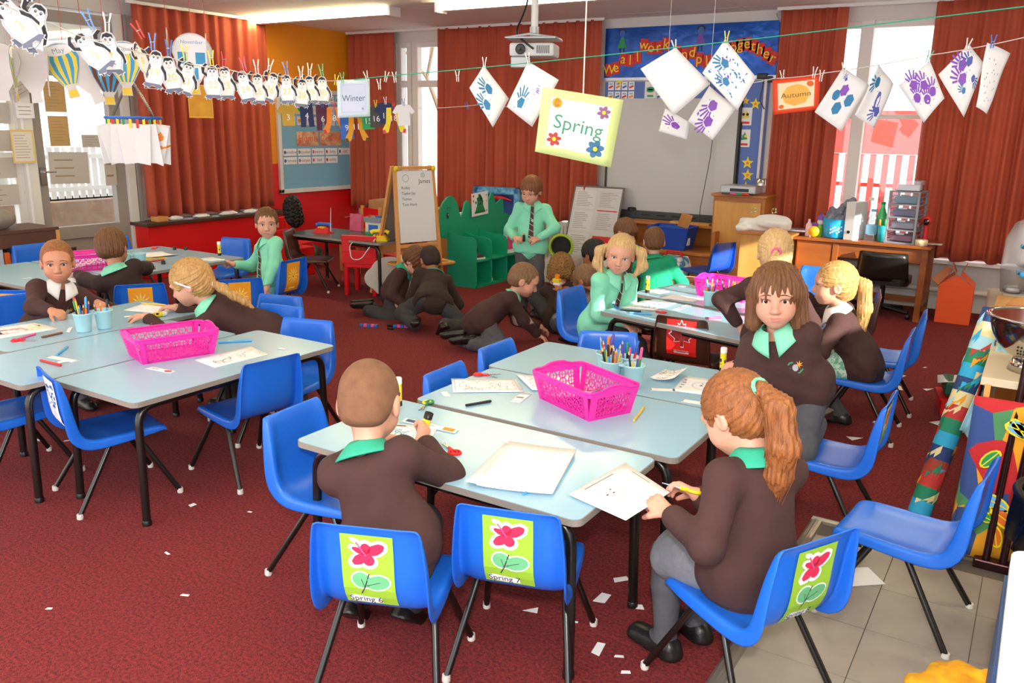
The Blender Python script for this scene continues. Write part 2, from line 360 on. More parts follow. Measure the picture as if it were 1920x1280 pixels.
MB().box((XL + .01, 5.26, 1.28), (.05, .09, 2.56)).build('door_jamb', WHITE, wlo, bevel=.004); MB().box((XL + .01, 4.28, 1.28), (.05, .09, 2.56)).build('door_jamb', WHITE, wlo, bevel=.004)
MB().box((XL + .02, 5.33, 1.28), (.06, .03, 2.56)).build('door_jamb', DGREY, wlo)

# ---- curtains
CURT = mat('rust_curtain', 'C25A3E', .85, bump=(60, .12), vary=(2.2, .3), col2='A94631', stretch=(6, 6, .5))
def curtain(p0, p1, z0, z1, label, amp=.055, pleats=9, sag=0.03, flare=0.0, seed=1):
    """pleated cloth hung along p0-p1; a scalloped bottom edge"""
    rg = random.Random(seed); a = Vector(p0); b = Vector(p1); d = b - a; L = d.length; d.normalize(); nrm = Vector((d.y, -d.x))
    nu = max(60, int(pleats * 12)); ph = [rg.uniform(-.5, .5) for _ in range(int(pleats) + 3)]; am = [rg.uniform(.55, 1.25) for _ in range(int(pleats) + 3)]
    def fn(u, v):
        k = u * pleats; i = int(k); t = k - i
        w_ = (am[i] * (1 - t) + am[i + 1] * t); phs = (ph[i] * (1 - t) + ph[i + 1] * t)
        s_ = math.sin(2 * PI * k + phs * 2.2) + .35 * math.sin(4 * PI * k + phs * 5)
        g = amp * w_ * (.35 + .65 * (1 - v)) * s_
        q = a + d * (u * L + flare * (1 - v) * (u - .5) * L) + nrm * g
        z = z0 + (z1 - z0) * v + (sag * (.5 + .5 * math.sin(2 * PI * k * .5 + phs)) if v == 0 else 0)
        return (q.x, q.y, z)
    m = MB().grid(fn, nu, 16)
    o = m.build('curtain', CURT, thick=.004); tag(o, label, 'curtain', 'rust curtains'); return o
curtain((-7.72, 5.36), (-7.72, 7.02), .60, 2.66, 'rust red curtain above the low red wall beside the glazed door', pleats=11, seed=3)
curtain((-7.80, 8.46), (-7.08, 8.46), .50, 2.67, 'narrow rust red curtain in the corner beside the orange wall', pleats=6, seed=5)
curtain((-6.40, 8.46), (-4.24, 8.46), .52, 2.68, 'wide rust red curtain behind the green animal shelf and ceiling projector', pleats=15, seed=8)
curtain((-2.36, 8.46), (-1.76, 8.46), .50, 2.67, 'narrow rust red curtain right beside the teaching board', pleats=6, seed=11)
curtain((.25, 8.44), (1.32, 8.44), .47, 2.67, 'rust red curtain beyond the right edge of the photo', pleats=9, seed=17)  # unseen curtain, added to cut down sun through the last back window
curtain((1.9, 8.44), (2.6, 8.44), .47, 2.67, 'rust red curtain at the far end of the back wall', pleats=6, seed=19)  # unseen as well, added to leave only a gap for sunbeams
curtain((-1.04, 8.44), (.0, 8.44), .47, 2.67, 'rust red curtain at the right edge behind the orange box', pleats=8, seed=14)
for p0, p1 in (((-7.72, 5.30, 2.665), (-7.72, 7.06, 2.665)), ((-7.84, 8.46, 2.675), (-4.2, 8.46, 2.675)), ((-2.4, 8.46, 2.675), (.1, 8.46, 2.675))):
    o = MB().box(((p0[0] + p1[0]) / 2, (p0[1] + p1[1]) / 2, p0[2] + .01), (max(.03, abs(p1[0] - p0[0])), max(.03, abs(p1[1] - p0[1])), .03)).build('curtain_rail', WHITE, wlo if p0[0] == p1[0] else wbo)

# ---- fluorescent lamps; those out of view are added to light the room
TUBE = mat('lit_tube_diffuser', 'FFF3BE', .4, emis=34)
for x0, x1, yl, lab in ((-7.82, -5.72, 6.88, 'long white fluorescent ceiling batten near the orange wall'), (-5.17, -2.85, 6.88, 'long white fluorescent ceiling batten above the projector')) + tuple((x, x + 2.2, y, 'fluorescent ceiling batten out of view, %s row %s' % (b, a)) for y, b in ((3.6, 'middle'), (.6, 'front')) for x, a in ((-7.0, 'left'), (-3.6, 'centre'), (-.2, 'right'))) + ((-1.4, .8, 6.88, 'fluorescent ceiling batten out of view above the right window'),):
    t = thing('ceiling_light', lab, 'ceiling light', ((x0 + x1) / 2, yl, 2.70), 0, 'fluorescent ceiling battens'); L = x1 - x0
    MB().box((0, 0.03, -.035), (L, .10, .07)).build('housing', mat('enamel_white', 'F0EEEA', .35), t, bevel=.004)
    MB().box((0, -.045, -.045), (L - .1, .045, .05)).build('diffuser', TUBE, t, bevel=.01)
    for s_ in (-1, 1): MB().box((s_ * (L / 2 - .012), 0, -.045), (.03, .17, .09)).build('end_cap', MATS['enamel_white'], t, bevel=.005)

# ---- outdoors
PAVE = mat('pale_paving', 'D5D2CC', .9, vary=(3, .4), col2='C2BDB4')
g = MB().box((0, 12, -.35), (60, 6.4, .3)).box((-14, 4, -.35), (11.6, 20, .3)).build('paving', PAVE); structure(g, 'pale sunlit paving outside the windows')
REDF = mat('red_fence_paint', 'C9463F', .6)
f_ = thing('red_fence', 'red metal railing with solid red panel outside the right window', 'fence', (-1.4, 12.2, -.2))
MB().box((0, 0, 1.78), (4.2, .08, .55)).build('top_panel', REDF, f_)
for i in range(27): MB().box((-2.05 + i * .158, 0, .75), (.075, .04, 1.5)).build('picket', REDF, f_)
MB().box((0, .03, 1.1), (4.2, .03, .05)).build('rail', REDF, f_)
st = thing('outdoor_ramp', 'white stepped ramp with grey treads outside the right window', 'ramp', (-.55, 10.9, -.2))
for i in range(9): MB().box((0, -.1 + i * .17, .12 + i * .155), (1.1, .3, .05 + .0)).build('tread', PAVE, st); 
for i in range(9): MB().box((.55, -.1 + i * .17, .06 + i * .0775), (.06, .17, .12 + i * .155)).build('stringer', WHITE, st)
hb = thing('neighbour_building', 'pale building seen through the right window', 'building', (-1.0, 20, -.2))
MB().box((0, 0, 2.2), (12, 3, 4.4)).build('wall', mat('pale_render', 'E2DFD8', .8), hb)
for i in range(5): MB().box((-4 + i * 2, -1.52, 2.4), (1.1, .06, 1.3)).build('window', mat('outdoor_glass', '9FB2C0', .2), hb)
BARK = mat('bark', '6A5A48', .9); LEAF = mat('pale_leaves', '93A06B', .8)
tr = thing('bare_tree', 'thin branched tree outside the window beside the projector curtain', 'tree', (-11.2, 15.0, -.2))
mb = MB(); rg = random.Random(4)
def branch(p, d, L, r, k):
    q = p + d * L; mb.tube([p, (p + q) / 2 + Vector((rg.uniform(-.04, .04), 0, rg.uniform(-.04, .04))), q], [r, r * .85, r * .65], 6)
    if k > 0:
        for _ in range(3): branch(q, (d + Vector((rg.uniform(-.7, .7), rg.uniform(-.7, .7), rg.uniform(-.1, .6)))).normalized(), L * .68, r * .6, k - 1)
    else: tips.append(q)
tips = []; branch(Vector((0, 0, 0)), Vector((.05, 0, 1)), 1.7, .09, 4); mb.build('trunk', BARK, tr)
lf = MB()
for q in tips:
    for _ in range(2):
        c = q + Vector((rg.uniform(-.15, .15), rg.uniform(-.15, .15), rg.uniform(-.1, .15))); d = Vector((rg.uniform(-1, 1), rg.uniform(-1, 1), rg.uniform(-1, 1))).normalized() * .09; e = d.orthogonal() * .5
        lf.add([c - d, c + e, c + d, c - e], [(0, 1, 2, 3)])
o = lf.build('foliage', LEAF, tr); o['kind'] = 'stuff'
# canopy, white fence and planting beyond the glazed door
cn = thing('outdoor_canopy', 'white timber canopy outside the glazed door', 'canopy', (-10.2, 6.0, -.2))
MB().box((-.2, 0, 2.9), (3.4, 9, .06)).build('roof_sheet', mat('canopy_sheet', 'E8E4D8', .7), cn)
for i in range(8): MB().box((-.2, -4 + i * 1.15, 2.82), (3.4, .06, .12)).build('rafter', WHITE, cn)
for i in range(3): MB().box((-1.8, -2.5 + i * 2.6, 1.4), (.1, .1, 2.8)).build('post', WHITE, cn)
pf = thing('picket_fence', 'white picket fence outside the glazed door', 'fence', (-13.2, 7.5, -.2))
for i in range(60): MB().box((0, -3.6 + i * .12, .95), (.03, .085, .8)).build('picket', WHITE, pf)
for z in (.7, 1.2): MB().box((.03, 0, z), (.03, 7.4, .07)).build('rail', WHITE, pf)
lwx = MB().box((-11.8, 7.2, .12), (.25, 7, .65)).build('garden_wall', mat('sandy_stone', 'B79C86', .9, vary=(6, .3), col2='9A806A')); tag(lwx, 'low sandy stone wall outside the glazed door', 'wall')
# ================================================================ tables
LAM = mat('pale_blue_laminate', '9AC3DA', .22, spec=.5, bump=(300, .01)); EDGE = mat('table_edge_strip', '8F877E', .5); TZ = .53
def table(cx, cy, rz, label, group, L=1.09, W=.55, top=None, z=TZ):
    t = thing('classroom_table', label, 'table', (cx, cy, 0), rz, group)
    MB().prism(rrect(L, W, .03), z - .022, z - .0015, 0).prism(rrect(L - .006, W - .006, .028), z - .0016, z, 1).build('tabletop', [EDGE, top or LAM], t)
    for sx in (-1, 1):
        for sy in (-1, 1):
            x, y = sx * (L / 2 - .05), sy * (W / 2 - .055)
            lg = MB().tube(bend([(0, y, z - .042), (x, y, z - .042), (x + sx * .012, y + sy * .008, 0.004)], .075, 6), .0165, 10).build('leg', BLACKM, t)
            MB().lathe([(.0185, 0), (.0185, .02), (.017, .022)], 10, M=Matrix.Translation((x + sx * .012, y + sy * .008, 0))).build('foot', BLACK, lg)
        MB().tube([(sx * (L / 2 - .16), -W / 2 + .06, z - .045), (sx * (L / 2 - .16), W / 2 - .06, z - .045)], .012, 8).build('cross_rail', BLACKM, t)
    return t
GT = 'pale blue classroom tables'
table(-1.50, 2.165, 0, 'nearest pale blue table with a stack of blank paper and red scissors', GT)
table(-1.445, 2.745, 0, 'pale blue table carrying the front pink basket, middle of the front cluster', GT)
table(-1.48, 3.305, 0, 'pale blue table at the back of the front cluster, beneath the cups of colouring pencils', GT)
table(-3.095, 2.36, PI / 2, 'pale blue table carrying the pink basket at the left, nearest of that cluster', GT)
table(-3.655, 2.24, PI / 2, 'pale blue table in the middle of the left cluster, with red and blue felt pens', GT)
table(-4.215, 2.48, PI / 2, 'pale blue table with the twin aqua cups, farthest of the left cluster', GT)
table(-5.87, 4.235, 0, 'pale blue table near the red low wall, with a standing glue stick at its end', GT)
table(-5.87, 3.675, 0, 'pale blue table under the far-left pink basket, beside the boy with back turned', GT)
table(-5.87, 3.115, 0, 'pale blue table at the far left edge with a small white paper curl', GT)
a14 = math.radians(-13)
def off(x, y, a, l, w_): return (x + math.cos(a) * l - math.sin(a) * w_, y + math.sin(a) * l + math.cos(a) * w_)
R1 = off(-2.14, 4.39, a14, .545, .275); R2 = off(-2.22, 5.03, a14, .545, .275)
table(R1[0], R1[1], a14, 'pale blue table in front of the girl with bunches, maple leaf chair tucked in', GT)
table(R2[0], R2[1], a14, 'sunlit pale blue table with a pink basket near the wooden cupboard', GT)

# ================================================================ chairs
CP = [(.178, .282), (.172, .300), (.150, .3105), (.08, .310), (-.02, .306), (-.10, .303), (-.145, .312), (-.170, .340), (-.180, .385), (-.188, .43), (-.198, .49), (-.212, .545), (-.222, .572), (-.236, .580)]
CW = [.138, .140, .145, .152, .155, .155, .155, .156, .157, .155, .150, .144, .140, .136]
CD = [0, .002, .004, .006, .007, .006, .008, .016, .026, .026, .020, .012, .006, 0]
CF = [.004, .016, .024, .030, .034, .038, .046, .050, .046, .040, .034, .026, .016, .006]
def interp(t, A):
    i = min(int(t), len(A) - 2); k = t - i; return A[i] * (1 - k) + A[i + 1] * k
def shell():
    mb = MB(); S = [-1.03, -1.015, -1, -.97, -.88, -.74, -.5, -.2, 0, .2, .5, .74, .88, .97, 1, 1.015, 1.03]; vs = []
    n = len(CP)
    for i in range(n):
        a = CP[max(i - 1, 0)]; b = CP[min(i + 1, n - 1)]; t = Vector((b[0] - a[0], b[1] - a[1])).normalized(); nx, nz = (t.y, -t.x)  # normal towards sitter is (-?)
        if i == 4 and False: pass
        ny, nzz = -t.y * -1, t.x * -1
        # direction away from the sitter: below the seat / behind the back
        away = Vector((t.y, -t.x)); away = -away if (away.y > 0 and i < 6) or (away.x > 0 and i >= 6) else away
        for s_ in S:
            e = abs(s_); x = (1 if s_ > 0 else -1) * min(e, 1.0) * CW[i] + (e - 1 if e > 1 else 0) * CW[i] * (1 if s_ > 0 else -1)
            k = 0 if e > .9 else min(1, (.9 - e) / .22); k = k * k * (3 - 2 * k)
            d = CD[i] * k
            if e > 1.02: d = CF[i]
            elif e > 1.01: d = CF[i] * .5
            elif e == 1: d = .004
            vs.append((x, CP[i][0] + away.x * d, CP[i][1] + away.y * d))
    m = len(S)
    mb.add(vs, [(i * m + j, i * m + j + 1, (i + 1) * m + j + 1, (i + 1) * m + j) for i in range(n - 1) for j in range(m - 1)], 0, None, True)
    return mb
def bake(o):
    dg = bpy.context.evaluated_depsgraph_get(); dg.update(); me = bpy.data.meshes.new_from_object(o.evaluated_get(dg)); o.modifiers.clear(); o.data = me; return o
_tmp = shell().build('chair_shell', BLUEP, thick=.006, sub=1); bpy.context.view_layer.update(); bake(_tmp)
SHELL = {}
for k, m in (('blue', BLUEP), ('brown', BROWNP), ('navy', BLUEP2)):
    me = _tmp.data.copy(); me.materials.clear(); me.materials.append(m)
    for p in me.polygons: p.material_index = 0; p.use_smooth = True
    SHELL[k] = me
bpy.data.objects.remove(_tmp)
def leg_mesh(sx, sy):
    f_ = (sx * .182, sy * .188 - (.03 if sy < 0 else 0) + .005, .012)
    return MB().tube(bend([(sx * .07, sy * .035, .289), (sx * .128, sy * .045, .289), f_], .05, 5), .0105, 8), f_
LEGM = {}
for sx in (-1, 1):
    for sy in (-1, 1):
        m, f_ = leg_mesh(sx, sy); LEGM[(sx, sy)] = (m.mesh('leg', BLACKM), MB().lathe([(.012, 0), (.0135, .004), (.0125, .022)], 8, M=Matrix.Translation((f_[0], f_[1], .0))).mesh('foot_cap', FOOT))
def back_map(x, z, e):
    """outer face of the backrest at height z"""
    for i in range(6, len(CP) - 1):
        if CP[i][1] <= z <= CP[i + 1][1]:
            t = (z - CP[i][1]) / (CP[i + 1][1] - CP[i][1]); y = CP[i][0] + (CP[i + 1][0] - CP[i][0]) * t; d = CD[i] + (CD[i + 1] - CD[i]) * t
            k = min(1, max(0, (.9 - abs(x)  / .15) / .22)); k = k * k * (3 - 2 * k)
            return (x, y - d * k - .0055 - e, z)
    return (x, CP[6][0] - .01 - e, z)
def card(chair, kind, text=None, z0=.335, z1=.555, cx=0, w_=.142):
    zc = (z0 + z1) / 2; h_ = z1 - z0
    P = lambda x, y: (cx + x * w_, zc + y * h_)
    A = Art(); base = {'spring': LIME, 'sun': mat('sun_card', 'F5A61B', .6), 'maple': mat('red_card', 'E3201B', .55), 'hand': PAPER, 'red': MATS.get('red_card') or mat('red_card', 'E3201B', .55), 'orange': MATS.get('sun_card')}[kind]
    n = 8
    for i in range(n): A.poly([P(-.5, -.5 + i / n), P(.5, -.5 + i / n), P(.5, -.5 + (i + 1) / n), P(-.5, -.5 + (i + 1) / n)], base, 1)
    def bl(pts, m, l): A.poly([P(*p) for p in pts], m, l)
    def petal(cx_, cy_, ang, L, W_, m, l, k=1):
        pts = []
        for i in range(10):
            t = i / 9; wd = math.sin(PI * t ** .8) * W_; pts.append((t * L, wd))
        for i in range(8, 0, -1):
            t = i / 9; wd = math.sin(PI * t ** .8) * W_; pts.append((t * L, -wd))
        c, s_ = math.cos(ang), math.sin(ang); bl([(cx_ + (c * a - s_ * b) * k, cy_ + (s_ * a + c * b) * k * .74) for a, b in pts], m, l)
    if kind == 'spring':
        A.ell(*P(-.13, -.12), .2 * w_, .14 * h_, PAPER, 2, 1.2); A.ell(*P(.17, -.14), .27 * w_, .12 * h_, PAPER, 2, .25); A.ell(*P(-.22, .42), .11 * w_, .035 * h_, PAPER, 2, -.4)
        def pe(ang, L, R, m, x=-.0, y=.24, l=3): A.ell(*P(x + L * math.cos(ang), y + L * .72 * math.sin(ang)), L * w_ * 1.02, R * w_, m, l, ang, 14, .03)
        for ang, L, R in ((.55, .20, .13), (1.75, .13, .12), (2.75, .17, .08), (3.75, .19, .12), (4.95, .13, .14)): pe(ang, L * 1.12, R * 1.25, PAPER, l=2)
        for ang, L, R in ((.55, .19, .105), (1.75, .11, .10), (2.75, .15, .06), (3.75, .17, .10), (4.95, .11, .115)): pe(ang, L, R, ROSE)
        A.line([P(-.02, .22), P(-.14, .34), P(-.2, .4)], .004, PNK, 4)
        A.ell(*P(-.13, -.12), .17 * w_, .12 * h_, LGREEN, 3, 1.2); A.ell(*P(.17, -.14), .24 * w_, .10 * h_, LGREEN, 3, .25)
        A.line([P(-.16, -.32), P(-.08, -.22), P(.02, -.02)], .003, INK, 4); A.line([P(-.08, -.22), P(-.14, -.1)], .0015, INK, 4); A.line([P(-.02, -.19), P(.22, -.13)], .0015, INK, 4)
        bl([(-.40, -.46), (-.42, -.37), (-.30, -.355), (0, -.38), (.2, -.38), (.22, -.46), (0, -.475)], PAPER, 2)
        if text: A.text(text, .028, *P(-.1, -.417), INK, 4)
    elif kind in ('sun', 'orange'):
        ys = mat('sun_yellow', 'FFD23A', .6); ps = mat('sun_pale', 'FFE79A', .6)
        for i in range(12):
            a = 2 * PI * i / 12; A.poly([P(.22 * math.cos(a - .16), .05 + .16 * math.sin(a - .16)), P(.42 * math.cos(a), .05 + .31 * math.sin(a)), P(.22 * math.cos(a + .16), .05 + .16 * math.sin(a + .16))], ps, 2)
        A.ell(*P(0, .05), .2 * w_, .15 * h_, ys, 3); A.ell(*P(0, .01), .05 * w_, .03 * h_, RED, 4); A.ell(*P(-.08, .09), .02 * w_, .016 * h_, INK, 4); A.ell(*P(.08, .09), .02 * w_, .016 * h_, INK, 4)
        A.rect(*P(0, -.39), .45 * w_, .06 * h_, ps, 2)
    elif kind == 'maple':
        pts = [(0, .42), (.06, .30), (.13, .34), (.11, .16), (.2, .24), (.24, .18), (.36, .22), (.33, .10), (.40, .06), (.24, -.08), (.27, -.15), (.06, -.12), (.08, -.30), (-.02, -.30), (-.02, -.14), (-.24, -.18), (-.2, -.10), (-.40, .02), (-.32, .08), (-.36, .18), (-.22, .16), (-.18, .22), (-.09, .14), (-.12, .33), (-.06, .29)]
        bl([(1.1 * a - .0, 1.09 * b + .06) for a, b in pts], PAPER, 2); bl([(a, b + .06) for a, b in pts], MAROON, 3); bl([(-.05, -.1), (.0, .2), (.05, -.1)], mat('leaf_red', 'B0332E', .6), 4); bl([(-.02, -.08), (.26, .2), (.05, -.12)], MATS['leaf_red'], 4); bl([(-.02, -.1), (-.26, .14), (-.02, -.04)], MATS['leaf_red'], 4)
        A.rect(*P(0, -.40), .5 * w_, .09 * h_, PAPER2, 2); A.rect(*P(0, -.40), .3 * w_, .02 * h_, GINK, 3)
    elif kind == 'hand':
        rg = random.Random(3)
        for i in range(46): A.ell(*P(rg.uniform(-.36, .36), rg.uniform(-.1, .38)), .06 * w_ * rg.uniform(.4, 1), .04 * h_ * rg.uniform(.4, 1), BLU if i % 3 else LBLU, 2 + i % 3, rg.uniform(0, 3), 7, .3)
        A.line([P(-.1, -.1), P(0, -.3), P(.1, -.42)], .003, PNK, 3); A.line([P(.1, -.1), P(.05, -.3)], .003, LBLU, 3)
    o = A.build('card', back_map, chair, .0006); o['label'] = {'spring': 'green card with a pink flower', 'sun': 'orange card with a smiling sun', 'orange': 'orange sun card', 'maple': 'red card with a maple leaf', 'hand': 'white card with blue finger paint', 'red': 'plain red card'}[kind]
    return o
def chair(x, y, rz, label, color='blue', crd=None, text=None, group='blue moulded classroom chairs', **kw):
    t = thing('classroom_chair', label, 'chair', (x, y, 0), math.radians(rz), group if color != 'brown' else 'brown moulded chairs')
    link('shell', SHELL[color], t)
    for k in LEGM:
        l = link('leg', LEGM[k][0], t); link('foot_cap', LEGM[k][1], l)
    if crd: card(t, crd, text, **kw)
    return t
chair(-1.435, 1.685, 22, 'blue chair with the Spring 6 flower card, nearest the camera', crd='spring', text='Spring 6')
chair(-1.17, 1.98, 17, 'blue chair with the Spring 7 flower card, tucked under the nearest table', crd='spring', text='Spring 7')
chair(-.565, 2.17, 62, 'blue chair with the Spring 8 flower card, under the girl with the long ponytail', crd='spring', text='Spring 8')
chair(-.255, 2.86, 84, 'empty blue chair standing on the grey vinyl tiles')
chair(-.63, 3.42, 90, 'blue chair on which the child with the school badge kneels', crd='spring', z0=.35)
chair(-.72, 4.69, 92, 'blue chair with red card under the sunlit blonde girl', crd='red')
chair(-.72, 5.24, 96, 'empty blue chair behind the seat of the sunlit blonde girl')
chair(-1.97, 2.05, -86, 'blue chair at the left end of the nearest table, beside the boy with cropped hair')
chair(-1.83, 2.77, -88, 'blue chair tucked at the left end of the table with the front pink basket')
chair(-1.88, 3.24, -90, 'blue chair by the left end of the farthest table of the front cluster')
chair(-1.68, 3.56, 205, 'blue chair behind the front cluster, its top edge showing past the colouring pencils')
chair(-1.60, 4.53, 2, 'brown chair with the red maple leaf card', 'brown', 'maple', w_=.17, z0=.36, z1=.565)
chair(-2.28, 4.70, -95, 'blue chair under the girl with bunches')
chair(-2.64, 7.62, 68, 'dark blue chair beside the wooden cupboard', 'navy')
chair(-1.05, 5.75, 100, 'brown chair with a glossy red card by the teacher desk', 'brown', 'red', w_=.17, z0=.36, z1=.565)
chair(-1.38, 6.40, 180, 'blue chair half hidden behind the raised glue stick')
chair(-3.25, 1.99, -16, 'blue chair with a blue finger painting card under the left pink-basket table', crd='hand', z0=.36)
chair(-2.98, 2.47, 82, 'blue chair pushed in at the near side of the left pink-basket table')
chair(-3.80, 1.86, -8, 'blue chair at the left edge of the photo, pushed under the left cluster')
chair(-3.12, 2.86, 197, 'blue chair facing the camera at the end of the left pink-basket table')
chair(-3.52, 3.02, 190, 'blue chair peeping up beyond the middle table of the left cluster')
chair(-3.72, 3.22, 195, 'blue chair under the girl leaning over the left cluster')
chair(-4.93, 3.30, 56, 'blue chair with a sun card behind the boy with his back turned', crd='sun')
chair(-5.28, 2.80, 30, 'blue chair with a sun card left of the girl in a white collar', crd='sun')
chair(-4.78, 2.50, -100, 'blue chair under the girl in a white collar')
chair(-5.25, 2.35, -70, 'blue chair cut by the left edge of the photo near the sun card chair')
chair(-6.85, 3.05, -95, 'blue chair behind the far-left table with the white paper curl')
chair(-4.97, 4.44, 96, 'blue chair with a sun card under the boy in the green shirt', crd='sun')
chair(-5.98, 4.80, 195, 'blue chair between the red low wall and the boy in the mint shirt')
chair(-6.72, 4.42, -92, 'blue chair at the left end of the table by the red low wall')
chair(-6.75, 3.72, -90, 'blue chair behind the far-left pink basket')
chair(-4.60, 3.78, 60, 'blue chair with an orange card half hidden by the leaning girl', crd='orange')
chair(-5.95, 5.86, -62, 'brown chair at the dark play table', 'brown')

# ================================================================ things on the tables
def on(o, x, y, z=TZ, rz=0): o.location = (x, y, z); o.rotation_euler = (0, 0, rz); return o
def basket(x, y, rz, label, z=TZ, L=.37, W=.25, Hh=.115, paper=True):
    t = thing('storage_basket', label, 'basket', (x, y, z), rz, 'pink lattice baskets')
    b = .028
    MB().prism(rrect(L - 2 * b, W - 2 * b, .02), 0, .005).build('base', PINK, t)
    # four lattice walls of rings between rim and base
    def wall(length, horiz, sgn):
        mb = MB(); n = int(length / .036); A = Art(); pitch = length / n
        for r_ in range(3):
            for i in range(n):
                A.ring((i + .5) * pitch - length / 2, .020 + r_ * .029, .0140, .0178, 0, 1, 12)
                if i < n - 1: A.rect((i + 1) * pitch - length / 2, .020 + r_ * .029, .005, .004, 0, 1)
                A.rect((i + .5) * pitch - length / 2, .020 + r_ * .029, .0022, .030, 0, 1); A.rect((i + .5) * pitch - length / 2, .020 + r_ * .029, .030, .0022, 0, 1)
        A.rect(0, .006, length, .012, 0, 1); A.rect(0, .102, length, .02, 0, 1)
        for e in (-1, 1): A.rect(e * (length / 2 + .004), .055, .03, .11, 0, 1)
        for V, F, m, l in A.items:
            pts = []
            for u, v in V:
                k = v / Hh; out = (W if horiz else L) / 2 - b * (1 - k); uu = u * (1 + .12 * (k - .5) * 2 * .5)
                wv = v + (.014 * math.exp(-(u / (length * .22)) ** 2) if v > .108 and not horiz else 0)
                pts.append((uu, sgn * out, wv) if horiz else (sgn * out, uu, wv))
            mb.add(pts, F)
        return mb.build('lattice_side', PINK, t, thick=.0035)
    for s_ in (-1, 1): wall(L - 2 * b - .02, True, s_); wall(W - 2 * b - .02, False, s_)
    # rolled rim, raised at the handles on the short ends
    rim = []
    for x_, y_ in rrect(L, W, .028, 6):
        rim.append((x_, y_, Hh))
    dense = []
    for i in range(len(rim)):
        p, q = Vector(rim[i]), Vector(rim[(i + 1) % len(rim)]); k = max(1, int((q - p).length / .02))
        for j in range(k): dense.append(p + (q - p) * j / k)
    dense = [Vector((p.x, p.y, p.z + (.016 * math.exp(-(p.y / .055) ** 4) if abs(p.x) > L / 2 - .002 else 0))) for p in dense]
    MB().tube(dense, .0055, 6, closed=True).build('rim', PINK, t)
    lip = MB(); n = len(dense); vs = []
    for p in dense: vs += [tuple(p), (p.x * 1.0, p.y * 1.0, p.z - .018), ]
    lip.add(vs, [(2 * i, 2 * ((i + 1) % n), 2 * ((i + 1) % n) + 1, 2 * i + 1) for i in range(n)]); lip.build('lip', PINK, t, thick=.003)
    if paper:
        pm = MB(); pm.grid(lambda u, v: (-.13 + u * .27, -.075 + v * .15, .02 + .085 * u ** 1.5 + .004 * math.sin(5 * v)), 8, 4).build('paper_sheet', PAPER, None, loc=None)
        q = bpy.data.objects[-1] if False else COL.objects[-1]
        q.location = (x, y, z); q.rotation_euler = (0, 0, rz); tag(q, 'white paper inside the ' + label.split(',')[0], 'paper', 'papers in the pink baskets')
    return t
basket(-1.405, 2.785, math.radians(-25), 'bright pink lattice basket, the nearest one, at the front cluster')
basket(-3.31, 2.345, math.radians(72), 'bright pink lattice basket of the left cluster', paper=False)
basket(-1.66, 5.27, math.radians(-10), 'pink lattice basket on the sunlit table by the cupboard')
basket(-5.78, 3.48, math.radians(70), 'pink lattice basket behind the girl in the white collar')

PC = [mat('pencil_' + n, c, .45) for n, c in (('red', 'D8262A'), ('orange', 'EE7A1E'), ('yellow', 'EDC21E'), ('green', '2F8F4E'), ('blue', '2C5FC0'), ('sky', '4FA6DB'), ('purple', '6E3FA0'), ('pink', 'E2538E'), ('brown', '7A4A2A'), ('black', '222226'))]
PWOOD = mat('pencil_wood', 'E3BE8A', .6)
def pencil_mesh(i, L=.16, r=.0042, pen=False):
    m = MB()
    if pen: m.lathe([(.0055, 0), (.0055, L * .7)], 8, 0).lathe([(.006, L * .7), (.006, L - .004), (.004, L)], 8, 1)
    else: m.lathe([(r, 0), (r, L - .018)], 6, 0, smooth=False).lathe([(r, L - .018), (.0014, L - .004)], 6, 1).lathe([(.0014, L - .004), (.0002, L)], 6, 0)
    return m
def cups(x, y, rz, label, z=TZ, pencils=12, s=1.0, second=5, seed=1, where='front cluster'):
    t = thing('twin_cup', label, 'cup', (x, y, z), rz, 'twin aqua pencil cups')
    for k, dx in ((0, -.052), (1, .052)):
        MB().lathe([(.0, .003), (.031, .003), (.033, 0), (.0345, .004), (.0445, .090), (.047, .092), (.047, .098), (.0435, .098), (.0325, .006), (0, .006)], 24, M=Matrix.Translation((dx, 0, 0))).build('cup', AQUA, t)
    MB().box((0, 0, .086), (.03, .03, .01)).build('bridge', AQUA, t, bevel=.003)
    rg = random.Random(seed); ca, sa = math.cos(rz), math.sin(rz)
    for k, dx, n in ((0, -.052, pencils), (1, .052, second)):
        for i in range(n):
            ci = (i * 3 + seed + k) % 10; L = rg.uniform(.14, .175); pen = rg.random() < .3
            if rg.random() < .25: L *= .85
            a = 2 * PI * i / max(n, 1) + rg.uniform(-.3, .3); rr = rg.uniform(.004, .02); lean = rg.uniform(.10, .24)
            lx = dx + rr * math.cos(a); ly = rr * math.sin(a)
            m = pencil_mesh(ci, L, pen=pen); o = m.build('coloured_pencil' if not pen else 'felt_pen', [PC[ci], PWOOD if not pen else PC[(ci + 4) % 10]])
            o.location = (x + ca * lx - sa * ly, y + sa * lx + ca * ly, z + .008)
            d = Vector((math.cos(a + rz) * lean, math.sin(a + rz) * lean, 1)); o.rotation_euler = d.to_track_quat('Z', 'Y').to_euler()
            tag(o, ('%s%s %s standing in the %s aqua cup of the %s' % (('short ' if L < .139 else ''), PC[ci].name.split('_')[1], 'felt pen' if pen else 'pencil', ('left', 'right')[k], where)), 'pencil' if not pen else 'pen', 'pencils and pens in the cups of the ' + where)
    return t
cups(-1.40, 3.12, math.radians(-2), 'twin aqua cups crammed with colouring pencils behind the nearest pink basket', pencils=14, second=4, seed=2)
cups(-1.475, 3.225, math.radians(-2), 'second pair of aqua cups behind the crammed pencil cups', pencils=7, second=4, seed=9, where='front cluster rear pair')
cups(-4.03, 2.42, math.radians(82), 'twin aqua cups in front of the girl in a white collar', pencils=11, second=3, seed=4, where='left cluster')
